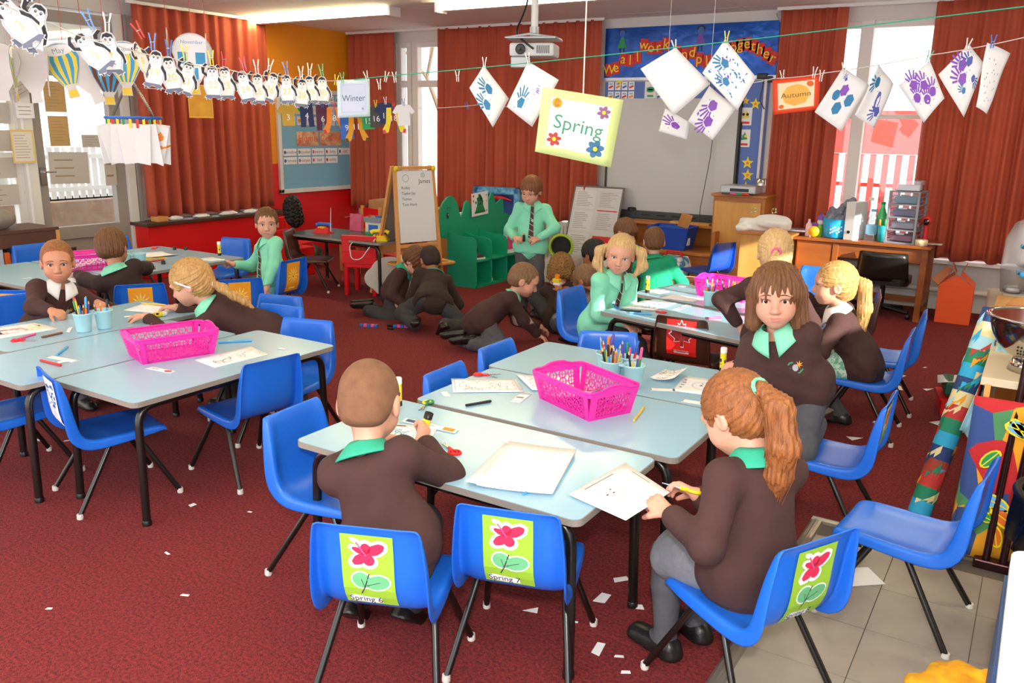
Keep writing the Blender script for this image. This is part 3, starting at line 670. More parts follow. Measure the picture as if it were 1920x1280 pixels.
cups(-1.60, 4.93, math.radians(5), 'twin aqua cups by the elbow of the standing girl with a ponytail', pencils=8, second=6, seed=6, where='sunlit tables')
cups(-5.62, 3.72, math.radians(60), 'twin aqua cups beside the ear of the boy with his back turned', pencils=3, second=0, seed=8, where='far left tables')

GLY = mat('glue_yellow', 'F0DC2E', .4); GLW = mat('glue_white', 'F4F4EE', .4)
def glue(x, y, label, z=TZ, lie=None, M=None, cap=True):
    t = thing('glue_stick', label, 'glue stick', (x, y, z), lie or 0, 'yellow glue sticks')
    if M is not None: t.matrix_world = M
    R = Matrix.Identity(4)
    if lie is not None: R = Matrix.Translation((0, 0, .0145)) @ Matrix.Rotation(PI / 2, 4, 'Y') @ Matrix.Translation((0, 0, -.05))
    MB().lathe([(.0145, 0), (.0145, .02)], 16, M=R).build('base_cap', BLACK, t)
    MB().lathe([(.0138, .02), (.0138, .088)], 16, M=R).build('barrel', GLY, t)
    if cap: MB().lathe([(.0145, .088), (.0145, .108), (.0125, .112)], 16, M=R).build('top_cap', GLW, t)
    A = Art(); A.ell(0, .055, .006, .009, INK, 1); A.text('glue', .010, .0, .038, INK, 1, rot=PI / 2 * 0); A.rect(0, .026, .012, .003, INK, 1); A.ell(.02, .05, .004, .009, INK, 1); A.ell(-.022, .05, .004, .009, INK, 1); A.ell(.04, .055, .006, .009, INK, 1)
    A.build('label_print', lambda u, v, e: tuple(R @ Vector(((.0138 + e) * math.sin(u / .0138 - .5), -(.0138 + e) * math.cos(u / .0138 - .5), v))), t, .0004)
    return t
glue(-1.99, 2.375, 'yellow glue stick standing at the corner of the nearest table')
glue(-1.115, 3.56, 'yellow glue stick standing before the hands of the kneeling child')
glue(-2.14, 5.10, 'sunlit yellow glue stick standing near the girl with bunches')
glue(-4.03, 2.775, 'yellow glue stick lying on its side in the left cluster', lie=math.radians(85))
glue(-5.57, 4.46, 'yellow glue stick standing on the table by the red low wall')
def scissors(x, y, rz, label, c1=None, c2=None, z=TZ, M=None, s=1.0, open_=.28):
    t = thing('scissors', label, 'scissors', (x, y, z + .004), rz, 'childrens scissors')
    if M is not None: t.matrix_world = M
    c1 = c1 or REDP; c2 = c2 or c1
    for k, c in ((1, c1), (-1, c2)):
        Mx = Matrix.Rotation(k * open_ / 2, 4, 'Z') @ Matrix.Translation((0, 0, k * .0012))
        b = MB().prism([(-.004 * s, 0), (.005 * s, 0), (.003 * s, .05 * s), (0, .06 * s), (-.003 * s, .05 * s)], -.001, .001, M=Mx).build('blade', STEEL, t)
        h = MB().tube([(Mx @ Vector((-k * .012 * s + .0135 * s * math.cos(a), -.040 * s + .018 * s * math.sin(a), 0))) for a in [2 * PI * i / 14 for i in range(14)]], .0045 * s, 6, closed=True)
        h.tube([Mx @ Vector((0, .004, 0)), Mx @ Vector((-k * .006 * s, -.024 * s, 0))], .0055 * s, 6); h.build('handle', c, t)
    return t
scissors(-1.90, 2.425, math.radians(200), 'green and yellow handled scissors on the nearest table corner', mat('green_handle', '15845A', .4), YEL)
scissors(-1.56, 2.12, math.radians(60), 'red handled scissors beside the stack of blank paper')
scissors(-1.93, 2.90, math.radians(-70), 'red handled scissors above the drawing at the left of the front cluster', open_=.9)
scissors(-3.90, 2.66, math.radians(-130), 'red handled scissors next to the lying glue stick')
scissors(-4.08, 2.09, math.radians(-60), 'red handled scissors beside the pink felt pen on the left cluster')
scissors(-1.85, 4.56, math.radians(100), 'red handled scissors in front of the girl with bunches')
scissors(-6.30, 4.40, math.radians(30), 'red handled scissors at the back of the table by the red low wall')

def sheet(pts, label, group=None, art=None, z=TZ + .0015, curl=.0, name='paper_sheet', m=None, n=6):
    """paper with four given corners (near-left, near-right, far-right, far-left)"""
    P = [Vector((p[0], p[1], p[2] if len(p) > 2 else z)) for p in pts]
    def f(u, v):
        q = P[0] * (1 - u) * (1 - v) + P[1] * u * (1 - v) + P[2] * u * v + P[3] * (1 - u) * v
        return q + Vector((0, 0, curl * (abs(2 * u - 1) ** 2.5)))
    c = f(.5, .5); t = thing(name, label, 'paper', tuple(c), 0, group)
    MB().grid(lambda u, v: tuple(f(u, v) - c), n, n).build('sheet', m or PAPER, t, thick=.0008)
    if art: art.build('drawing', lambda x, y, e: tuple(f(x, y) - c + Vector((0, 0, .0006 + e))), t, .0003)
    return t
def scribble(A, m, n, x0, x1, y0, y1, seed, wd=.006):
    rg = random.Random(seed)
    for _ in range(n):
        x, y = rg.uniform(x0, x1), rg.uniform(y0, y1); pts = [(x, y)]; a = rg.uniform(0, 6.28)
        for _k in range(6):
            a += rg.uniform(-.9, .9); x = min(x1, max(x0, x + .05 * math.cos(a))); y = min(y1, max(y0, y + .05 * math.sin(a))); pts.append((x, y))
        A.line(pts, wd, m, 1)
    return A
# stack of blank paper on the nearest table: four separate sheets
for i, (dx, dy, dr) in enumerate(((0, 0, 0), (.012, -.012, .04), (-.01, -.02, -.03), (.006, .004, .02))):
    cx, cy = -1.27 + dx, 2.13 + dy
    q = [(-.115, -.175), (.115, -.175), (.125, .16), (-.105, .17)]
    a = .28 + dr
    sheet([(cx + math.cos(a) * u - math.sin(a) * v, cy + math.sin(a) * u + math.cos(a) * v) for u, v in q], ('bottom', 'lower', 'upper', 'top')[i] + ' blank white sheet of the loose stack on the nearest table', 'loose stack of blank sheets', z=TZ + .002 + .0035 * i, curl=.004)
A = Art(); scribble(A, LBLU, 46, .1, .9, .12, .8, 5, .012); scribble(A, GINK, 18, .1, .9, .12, .8, 6, .006); A.rect(.5, .5, .2, .25, PAPER, 2, .3); A.lines_of_writing(.3, .92, .4, .08, 1, INK, 2)
sheet([(-1.77, 1.96), (-1.60, 2.02), (-1.72, 2.27), (-1.89, 2.20)], 'blue crayoned worksheet in front of the boy with cropped hair', art=A)
A = Art(); A.rect(.85, .5, .2, .7, ORG, 1); A.rect(.2, .5, .3, .6, mat('navy_print', '2C4A6E', .6), 1); A.lines_of_writing(.55, .5, .3, .2, 1, INK)
sheet([(-1.86, 2.235), (-1.63, 2.245), (-1.64, 2.285), (-1.87, 2.275)], 'printed name strip beyond the crayoned worksheet', 'printed name strips', A, z=TZ + .003)
A = Art(); scribble(A, GINK, 30, .08, .92, .15, .85, 8, .008); scribble(A, INK, 6, .2, .8, .3, .7, 9, .008); A.rect(.4, .5, .3, .3, PAPER, 2); A.line([(.04, .06), (.96, .06), (.96, .94), (.04, .94), (.04, .06)], .006, GINK, 1)
sheet([(-1.91, 2.62), (-1.68, 2.79), (-1.80, 2.92), (-2.03, 2.77)], 'pencil drawing at the left end of the front pink-basket table', art=A, z=TZ + .003)
A = Art(); scribble(A, GINK, 16, .08, .92, .1, .9, 12, .006)
sheet([(-1.66, 2.82), (-1.44, 2.98), (-1.60, 3.14), (-1.83, 2.97)], 'pencil drawing half under the nearest pink basket', art=A, curl=.006)
A = Art(); A.line([(.03, .1), (.97, .1), (.97, .9), (.03, .9), (.03, .1)], .02, INK, 1); A.lines_of_writing(.5, .5, .7, .4, 1, GINK)
sheet([(-1.665, 2.655), (-1.62, 2.665), (-1.64, 2.79), (-1.69, 2.775)], 'name strip lying left of the nearest pink basket', 'printed name strips', A)
A = Art(); A.ell(.42, .5, .03, .03, INK, 1); A.ell(.55, .48, .02, .02, INK, 1); A.ell(.42, .62, .02, .02, INK, 1); A.ring(.48, .5, .22, .23, GINK, 1); A.lines_of_writing(.1, .5, .08, .6, 4, GINK)
sheet([(-1.19, 3.16), (-.97, 3.20), (-1.00, 3.42), (-1.23, 3.40)], 'teddy face colouring sheet near the head of the ponytailed girl', art=A)
A = Art(); scribble(A, BRN, 22, .05, .95, .05, .95, 14, .02)
sheet([(-1.33, 3.25, .533), (-1.22, 3.25, .55), (-1.22, 3.42, .56), (-1.32, 3.40, .535)], 'crumpled brown scribbled paper beside the aqua cups', art=A, curl=.01)
for k, (x, y, a) in enumerate(((-1.23, 3.15, .5), (-1.06, 3.07, .1))): 
    A = Art(); A.line([(.03, .1), (.97, .1), (.97, .9), (.03, .9), (.03, .1)], .03, INK if k == 0 else GINK, 1)
    sheet([(x + math.cos(a) * u - math.sin(a) * v, y + math.sin(a) * u + math.cos(a) * v) for u, v in ((-.05, -.02), (.05, -.02), (.05, .02), (-.05, .02))], ('name strip by the foot of the aqua cups', 'white paper offcut at the edge of the front pink-basket table')[k], art=A)
A = Art(); A.ell(.35, .42, .012, .016, INK, 2); A.ell(.44, .40, .012, .02, INK, 2); A.ell(.42, .30, .014, .02, INK, 2); A.ring(.45, .38, .17, .174, GINK, 1); A.ring(.68, .55, .2, .203, GINK, 1, a0=0, a1=4); A.ring(.82, .3, .07, .073, GINK, 1); A.lines_of_writing(.5, .93, .5, .03, 1, GINK); A.rect(.09, .45, .02, .5, GINK, 1)
sheet([(-1.06, 2.02, .535), (-.845, 1.955, .538), (-.80, 2.16, .555), (-1.02, 2.33, .537)], 'outline animal worksheet that the ponytailed girl is cutting', art=A)
A = Art(); scribble(A, INK, 8, .15, .45, .2, .7, 21, .012); scribble(A, GINK, 12, .4, .95, .2, .9, 22, .008)
sheet([(-2.97, 2.31), (-2.95, 2.60), (-3.13, 2.65), (-3.15, 2.34)], 'pencil drawing on the left pink-basket table', art=A)
A = Art(); A.ell(.8, .5, .14, .4, mat('dusky_pink_print', 'C05A6C', .6), 1); A.lines_of_writing(.4, .5, .5, .4, 1, GINK)
sheet([(-3.20, 2.13), (-3.05, 2.145), (-3.06, 2.18), (-3.20, 2.165)], 'name strip with a pink oval in front of the left pink basket', 'printed name strips', A)
A = Art(); A.line([(.03, .1), (.97, .1), (.97, .9), (.03, .9), (.03, .1)], .03, BRN, 1)
sheet([(-3.72, 1.985), (-3.54, 2.005), (-3.545, 2.045), (-3.725, 2.02)], 'name strip beside the red felt pen on the left cluster', 'printed name strips', A)
A = Art(); scribble(A, mat('pale_pink_crayon', 'E8C4CE', .8), 14, .15, .6, .3, .7, 31, .05); scribble(A, mat('pale_yellow_crayon', 'EEE3A8', .8), 8, .6, .9, .3, .8, 32, .05); A.ell(.2, .3, .015, .015, INK, 2)
sheet([(-4.22, 2.03), (-4.19, 2.33), (-4.42, 2.33), (-4.46, 2.08)], 'pastel crayon drawing at the left edge of the left cluster', art=A)
sheet([(-4.33, 2.78), (-4.06, 2.86), (-4.14, 3.0), (-4.40, 2.96)], 'plain white sheet under a pencil on the farthest left-cluster table')
A = Art(); scribble(A, LBLU, 30, .15, .85, .15, .85, 41, .02)
sheet([(-2.07, 4.55), (-1.88, 4.60), (-1.85, 4.88), (-2.05, 4.86)], 'blue crayoned worksheet before the girl with bunches', art=A)
A = Art(); A.rect(.85, .5, .25, .8, BLU, 1); A.lines_of_writing(.4, .5, .5, .3, 1, PNK)
sheet([(-1.80, 4.68), (-1.765, 4.67), (-1.745, 4.86), (-1.785, 4.87)], 'name strip with a blue picture on the table before the girl with bunches', 'printed name strips', A)
sheet([(-2.0, 4.98), (-1.78, 4.98), (-1.76, 5.12), (-1.98, 5.14)], 'white paper in the sunlight next to the pink basket')
sheet([(-2.2, 5.12), (-2.05, 5.10), (-2.03, 5.22), (-2.15, 5.24)], 'white sunlit paper beside the standing glue stick')
sheet([(-6.10, 4.08), (-5.85, 4.05), (-5.80, 4.26), (-6.05, 4.28)], 'white paper pile on the table by the red low wall', curl=.01)
sheet([(-5.56, 4.22), (-5.38, 4.22), (-5.36, 4.34), (-5.54, 4.36)], 'white sheet near the glue stick on the table by the red low wall')
sheet([(-5.50, 3.10), (-5.35, 3.12), (-5.36, 3.28), (-5.52, 3.26)], 'white sheet under the arm of the boy with his back turned')
# loose pencils and pens
def loose(p, q, label, ci, pen=True, z=TZ, L=None):
    a = Vector((p[0], p[1], z + .0058)); b = Vector((q[0], q[1], z + .0058)); d = b - a
    o = pencil_mesh(ci, L or d.length, pen=pen).build('felt_pen' if pen else 'pencil', [PC[ci], PC[ci] if pen else PWOOD]); o.location = a; o.rotation_euler = d.to_track_quat('Z', 'Y').to_euler()
    return tag(o, label, 'pen' if pen else 'pencil')
loose((-1.77, 2.51), (-1.72, 2.61), 'dark grey felt pen lying on the front pink-basket table', 9)
loose((-1.165, 2.72), (-1.20, 2.90), 'yellow pencil lying against the nearest pink basket', 2, False)
loose((-3.67, 1.94), (-3.52, 1.945), 'red felt pen lying on the left cluster', 0)
loose((-3.70, 2.03), (-3.80, 2.14), 'blue felt pen lying across the name strip on the left cluster', 5)
loose((-4.12, 2.07), (-4.16, 2.19), 'pink felt pen lying by the red scissors on the left cluster', 7)
loose((-4.07, 2.17), (-4.08, 2.28), 'brown pencil lying in front of the twin aqua cups', 8)
loose((-4.39, 2.94), (-4.23, 2.99), 'yellow pencil lying on the plain white sheet', 2, False, z=TZ + .003)
loose((-3.30, 2.60), (-3.20, 2.72), 'blue felt pen lying beyond the left pink basket', 5)
loose((-2.15, 4.60), (-2.06, 4.49), 'blue pen lying at the corner near the girl with bunches', 4)
loose((-2.04, 4.47), (-1.92, 4.50), 'dark teal pen lying at the table edge near the girl with bunches', 9)
loose((-1.96, 4.43), (-1.84, 4.47), 'bright blue pen lying below the dark pen at the table edge', 5)
loose((-1.55, 4.56), (-1.48, 4.63), 'pink pen lying beside the standing girl with a ponytail', 7)
loose((-5.82, 3.94), (-5.76, 4.12), 'yellow pencil nearest the edge of the table by the red low wall', 2, False)
loose((-5.90, 3.99), (-5.84, 4.15), 'yellow pencil beside the paper pile on the table by the red low wall', 2, False)
loose((-5.70, 3.90), (-5.70, 4.04), 'red felt pen on the table by the red low wall', 0)
loose((-1.17, 1.95), (-1.14, 2.10), 'blue pencil sticking out from under the stack of blank paper', 5, False, z=TZ - .002)
for i, (x, y) in enumerate(((-6.11, 4.44), (-6.03, 4.49), (-5.54, 3.92))):
    o = MB().lathe([(.0145, 0), (.0145, .026), (.012, .028)], 14).build('stopper', BLACK); on(o, x, y); tag(o, ('small black lid at the back edge of the red-wall table, left one', 'small black lid at the back edge of the red-wall table, right one', 'small black lid standing apart, nearest the boy with his back turned')[i], 'cap')
# paper offcuts on tables and floor
SCR = mat('paper_offcut', 'EFEFF2', .8)
def scrap(x, y, z, a, L, W, label, group, k=0):
    pts = [(-L / 2, -W / 2), (L / 2, -W / 2 * .7), (L / 2 * .9, W / 2), (-L / 2 * .8, W / 2 * .9)] if k == 0 else [(-L / 2, -W / 2), (L / 2, -W / 2), (-L / 4, W / 2)]
    o = MB().prism(pts, 0, .0012).build('paper_offcut', SCR); o.location = (x, y, z); o.rotation_euler = (0, 0, a); return tag(o, label, 'paper', group)
rg = random.Random(12)
for x, y, L, W in ((-2.87, 2.07, .03, .025), (-1.27, 2.18, .035, .05), (-1.10, 2.38, .04, .07), (-1.10, 2.53, .06, .03), (-.97, 2.40, .03, .03), (-.98, 2.11, .07, .03), (-.91, 2.11, .03, .012), (-.86, 2.05, .03, .015), (-1.11, 2.20, .02, .01), (-4.14, 2.12, .06, .02), (-4.0, 2.21, .06, .012), (-4.01, 2.03, .05, .012), (-2.62, 2.16, .02, .01), (-2.75, 2.70, .05, .02), (-2.6, 1.75, .03, .01), (-2.3, 1.6, .03, .012), (-4.6, 4.4, .02, .015), (-3.9, 4.0, .015, .01), (-3.2, 4.1, .012, .01), (-2.6, 1.3, .02, .012)):
    scrap(x, y, .001, rg.uniform(0, 3), L, W, 'small white paper offcut on the red carpet', 'paper offcuts scattered on the carpet', rg.random() < .3)
for x, y, L, W in ((-.65, 5.97, .1, .04), (-.63, 5.67, .14, .07), (-.47, 5.75, .12, .05), (-.85, 4.95, .08, .06), (-.62, 4.88, .08, .05), (-.69, 4.55, .12, .08), (-.92, 5.2, .05, .02), (-.8, 4.2, .08, .015), (-.55, 6.3, .05, .02)):
    scrap(x, y, .001, rg.uniform(0, 3), L * .7, W * .7, 'white paper offcut on the carpet behind the right-hand chairs', 'paper offcuts behind the right-hand chairs', rg.random() < .4)
for x, y, L, W, lab in ((-1.92, 2.585, .07, .03, 'torn white offcut below the pencil drawing'), (-3.28, 2.67, .05, .04, 'folded white triangle beyond the left pink basket'), (-2.97, 2.70, .05, .015, 'thin white offcut at the far end of the left pink-basket table'), (-4.12, 2.34, .12, .02, 'curled white strip in front of the twin aqua cups'), (-4.16, 2.70, .05, .03, 'shredded scraps beside the lying glue stick'), (-5.72, 3.0, .06, .02, 'small white paper curl on the far-left table'), (-2.03, 5.45, .07, .03, 'white triangle at the back of the sunlit table'), (-3.58, 1.99, .05, .035, 'white cut-out piece on the name strip of the left cluster')):
    scrap(x, y, TZ + .002, rg.uniform(0, 3), L, W, lab, None, 'triangle' in lab)
scrap(-.40, 3.0, .009, .6, .2, .14, 'torn white paper on the grey vinyl tiles', None)
o = scrap(-.66, 3.36, .318, .4, .035, .02, 'white triangle on the seat below the kneeling child', None, 1)
# ================================================================ people: smooth blended bodies meshed by surface nets
def V3(*a): return np.array(a[0] if len(a) == 1 else a, float)
def nrm(v): v = np.asarray(v, float); return v / (np.linalg.norm(v) + 1e-12)
class Sdf:
    def __init__(s): s.it = []
    def cap(s, a, b, ra, rb=None, k=.012, op=0, sq=None):
        a, b = V3(a), V3(b); rb = ra if rb is None else rb; R = max(ra, rb) * (max(1, sq[1]) if sq else 1)
        d = b - a; L2 = d @ d + 1e-12; ax = nrm(sq[0]) if sq else None
        def f(P):
            q = P - a
            if sq:
                w_ = q @ ax; q = q - np.multiply.outer(w_ * (1 - 1 / sq[1]), ax); dd = d - ax * (d @ ax) * (1 - 1 / sq[1])
            else: dd = d
            t = np.clip(q @ dd / (dd @ dd + 1e-12), 0, 1); q = q - t[..., None] * dd
            return np.sqrt((q * q).sum(-1)) - (ra + (rb - ra) * t)
        s.it.append((op, k, np.minimum(a, b) - R, np.maximum(a, b) + R, f)); return s
    def ell(s, c, r, R=None, k=.012, op=0):
        c, r = V3(c), V3(r); m = r.max(); r0 = r.min()
        def f(P):
            q = P - c
            if R is not None: q = q @ R
            q1 = q / r; n1 = np.sqrt((q1 * q1).sum(-1)); q2 = q1 / r; n2 = np.sqrt((q2 * q2).sum(-1))
            return n1 * (n1 - 1) / (n2 + 1e-9)
        s.it.append((op, k, c - m, c + m, f)); return s
    def half(s, p, n, lo, hi, k=.004):
        """cut away the side n points to"""
        p, n = V3(p), nrm(n); s.it.append((1, k, V3(lo), V3(hi), lambda P: -((P - p) @ n))); return s
    def chain(s, pts, rs, k=.012, sq=None):
        for i in range(len(pts) - 1): s.cap(pts[i], pts[i + 1], rs[i], rs[i + 1], k, 0, sq)
        return s
    def value(s, P):
        D = np.full(P.shape[:-1], .2)
        for op, k, lo, hi, f in s.it: D = s._mix(D, f(P), op, k)
        return D
    @staticmethod
    def _mix(D, E, op, k):
        if op == 0: h = np.maximum(k - np.abs(D - E), 0) / k; return np.minimum(D, E) - h * h * k * .25
        E = -E; h = np.maximum(k - np.abs(D - E), 0) / k; return np.maximum(D, E) + h * h * k * .25
    def march(s, p, d, far=.3):
        p, d = V3(p), nrm(d); t = 0
        for _ in range(40):
            v = float(s.value((p + d * t)[None])[0])
            if v < .0006: break
            t += max(v * .8, .0005)
            if t > far: break
        return p + d * t
    def mesh(s, name, m, h=.006, org=(0, 0, 0), noise=None, streak=None, lap=0):
        lo = np.min([i[2] for i in s.it if i[0] == 0], 0) - 3 * h; hi = np.max([i[3] for i in s.it if i[0] == 0], 0) + 3 * h
        n = np.ceil((hi - lo) / h).astype(int) + 1; D = np.full(n, .2, np.float64)
        ax = [lo[i] + h * np.arange(n[i]) for i in range(3)]
        for op, k, a, b, f in s.it:
            mg = k + 2.5 * h; i0 = np.clip(np.floor((a - mg - lo) / h).astype(int), 0, n); i1 = np.clip(np.ceil((b + mg - lo) / h).astype(int) + 1, 0, n)
            if (i1 <= i0).any(): continue
            G = np.stack(np.meshgrid(ax[0][i0[0]:i1[0]], ax[1][i0[1]:i1[1]], ax[2][i0[2]:i1[2]], indexing='ij'), -1)
            sl = tuple(slice(i0[j], i1[j]) for j in range(3)); D[sl] = s._mix(D[sl], f(G), op, k)
        if noise or streak:
            w_ = np.argwhere(np.abs(D) < .02); P = lo + w_ * h
            if noise:
                amp, fr, seed = noise; rg = np.random.RandomState(seed); e = 0
                for _ in range(4):
                    kv = rg.randn(3) * fr; e = e + np.sin(P @ kv + rg.rand() * 6)
                D[tuple(w_.T)] += amp * e * .5
            if streak: D[tuple(w_.T)] += streak(P)
        return nets(name, D, lo - V3(org), h, m)
CORN = np.array([(i, j, k) for i in (0, 1) for j in (0, 1) for k in (0, 1)])
EDG = [(a, b) for a in range(8) for b in range(a + 1, 8) if np.abs(CORN[a] - CORN[b]).sum() == 1]
def nets(name, D, lo, h, m):
    S = D < 0; C = np.zeros(np.array(D.shape) - 1, int)
    for c in CORN: C += S[c[0]:D.shape[0] - 1 + c[0], c[1]:D.shape[1] - 1 + c[1], c[2]:D.shape[2] - 1 + c[2]]
    A = np.argwhere((C > 0) & (C < 8)); vid = np.full(C.shape, -1); vid[tuple(A.T)] = np.arange(len(A))
    val = np.stack([D[tuple((A + c).T)] for c in CORN], 1); acc = np.zeros((len(A), 3)); cnt = np.zeros(len(A))
    for a, b in EDG:
        x, y = val[:, a], val[:, b]; w_ = (x < 0) != (y < 0); t = x / np.where(w_, x - y, 1)
        p = CORN[a] + np.clip(t, 0, 1)[:, None] * (CORN[b] - CORN[a]); acc += p * w_[:, None]; cnt += w_
    Vt = lo + (A + acc / np.maximum(cnt, 1)[:, None]) * h; Q = []
    for ax in range(3):
        u, v = (ax + 1) % 3, (ax + 2) % 3; sl0 = [slice(1, -1)] * 3; sl1 = [slice(1, -1)] * 3; sl0[ax] = slice(0, -1); sl1[ax] = slice(1, None)
        a, b = S[tuple(sl0)], S[tuple(sl1)]; I = np.argwhere(a != b)
        if not len(I): continue
        fl_ = a[tuple(I.T)]; G = I.copy(); G[:, u] += 1; G[:, v] += 1
        def cell(du, dv):
            c = G.copy(); c[:, u] -= du; c[:, v] -= dv; return vid[tuple(c.T)]
        q = np.stack([cell(1, 1), cell(0, 1), cell(0, 0), cell(1, 0)], 1); q[~fl_] = q[~fl_][:, ::-1]; Q.append(q)
    Q = np.concatenate(Q); Q = Q[(Q >= 0).all(1)]
    me = bpy.data.meshes.new(name); me.vertices.add(len(Vt)); me.vertices.foreach_set('co', Vt.astype(np.float32).ravel())
    me.loops.add(len(Q) * 4); me.loops.foreach_set('vertex_index', Q.astype(np.int32).ravel()); me.polygons.add(len(Q))
    me.polygons.foreach_set('loop_start', np.arange(0, len(Q) * 4, 4, dtype=np.int32)); me.polygons.foreach_set('use_smooth', np.ones(len(Q), bool))
    me.materials.append(m); me.update(calc_edges=True); me.validate()
    return me
def two_bone(a, t, l1, l2, pole):
    a, t, pole = V3(a), V3(t), V3(pole); d = t - a; L = np.linalg.norm(d)
    if L > (l1 + l2) * .995: t = a + d / L * (l1 + l2) * .995; d = t - a; L = np.linalg.norm(d)
    L = max(L, abs(l1 - l2) + .01); u = nrm(d); x = (l1 * l1 - l2 * l2 + L * L) / (2 * L); hgt = math.sqrt(max(l1 * l1 - x * x, 0))
    p = pole - u * (pole @ u); return a + u * x + nrm(p) * hgt, t
def hand_prims(S, w_, d, n, side, curl=.6, s=1.0, spread=.08, thumb=.7, grip=None):
    """w_ wrist, d pointing direction, n palm normal (palm faces n), side=+1 right hand"""
    d = nrm(d); n = nrm(V3(n) - d * (V3(n) @ d)); x = np.cross(d, n) * side  # towards the little finger? thumb = -x
    k = .006 * s; kn = []
    for i, o in enumerate((-1.5, -.5, .5, 1.5)):
        base = V3(w_) + d * .012 * s + x * o * .007 * s; kc = V3(w_) + d * (.058 - .004 * abs(o - .2)) * s + x * o * .0125 * s
        S.cap(base, kc, .0125 * s, .0105 * s, k); kn.append(kc)
    S.ell(V3(w_) + d * .03 * s, (.024 * s, .024 * s, .024 * s), None, .01) if False else None
    for i, (kc, L) in enumerate(zip(kn, (.044, .050, .046, .036))):
        o = i - 1.5; c = curl if np.isscalar(curl) else curl[i]; p = kc; a = c * .7; fd = nrm(d + x * o * spread)
        for j, fr in enumerate((.44, .32, .26)):
            v = fd * math.cos(a) + n * math.sin(a); q = p + v * L * fr * s
            S.cap(p, q, (.0088, .0082, .0075)[j] * s, (.0082, .0075, .0066)[j] * s, .003); p = q; a += c * 1.0
    tb = V3(w_) + d * .014 * s - x * .018 * s; td = nrm(d * .75 - x * .65 + n * .35 * thumb); t1 = tb + td * .032 * s; t2 = t1 + nrm(td + n * thumb * .9 + d * .25 + x * .35 * thumb) * .030 * s
    S.cap(tb, t1, .0115 * s, .0098 * s, k); S.cap(t1, t2, .0095 * s, .0075 * s, .003)

SKIN = {k: mat('skin_' + k, c, .5, bump=(180, .03), vary=(22, .5), col2=c2) for k, c, c2 in (('fair', 'DFA88E', 'D2937A'), ('warm', 'CE9070', 'BF8062'), ('tan', 'B87350', 'A86544'), ('brown', '7A4630', '6C3C28'))}
HAIR = {k: mat('hair_' + k, c, .45, vary=(14, .32), col2=c2, stretch=(7, 7, 1.2), bump=(60, .35)) for k, c, c2 in (('blond', 'D9AE6C', '9E6B35'), ('pale', 'E6C58F', 'B98B52'), ('brown', '8A5A34', '523018'), ('auburn', 'B06C36', '6E3B1C'), ('dark', '3A2A22', '1D1512'), ('black', '17120F', '0C0908'), ('mouse', '9A7350', '6A4A30'), ('curly', 'B98848', '6F4A22'))}
BUZZ = {k: mat('buzz_' + k, c, .8, vary=(26, .45), col2=c2, bump=(260, .35)) for k, c, c2 in (('light', '94694A', '6E4A34'), ('dark', '3B2A22', '2A1D17'))}
JUMP = mat('brown_sweatshirt', '4C2F2C', .9, bump=(16, .35), vary=(5, .4), col2='3E2523'); JUMPD = mat('dark_brown_sweatshirt', '3A2722', .9, bump=(16, .35), vary=(5, .4), col2='2D1D1A')
MINT = mat('mint_shirt', '86DDBB', .75, bump=(14, .35)); POLO = mat('green_polo', '2FA98A', .8, bump=(200, .1)); POLOD = mat('bright_green_polo', '0F9C72', .85, bump=(14, .3)); WCOL = mat('white_collar', 'EDEDEF', .7)
TROU = mat('grey_trousers', '5A5A5E', .9, bump=(18, .4), vary=(40, .4), col2='4C4C50'); TROD = mat('charcoal_trousers', '3B3A3C', .9, bump=(18, .4)); SKRT = mat('grey_skirt', '808288', .95, bump=(24, .3), vary=(60, .4), col2='6E7076'); TIGHT = mat('grey_tights', '56575C', .85, bump=(120, .12), vary=(40, .4), col2='4A4B50')
SHOE = mat('black_shoe', '1B1918', .35, bump=(40, .1)); EYEW = mat('eye_white', 'E9E4DF', .25); IRISB = mat('iris_blue_grey', '5C6E78', .2); IRISN = mat('iris_brown', '4A2E1C', .2); PUPIL = mat('pupil', '0B0A0A', .15); LIPS = mat('lips', 'CF7E74', .45); TIEM = mat('tie_brown', '4A2B26', .7); TIES = mat('tie_stripe', 'C9C4BE', .7); BADGE = [mat('badge_green', '3E8E68', .7), mat('badge_gold', 'D79A2E', .7), mat('badge_grey', 'A9ABB0', .7)]
GING = mat('green_gingham', '6FB79B', .8, vary=(55, .06), col2='CDE7DA')
def ry(v, yaw): c, s_ = math.cos(yaw), math.sin(yaw); return V3(c * v[0] - s_ * v[1], s_ * v[0] + c * v[1], v[2])
KIDN = [0]
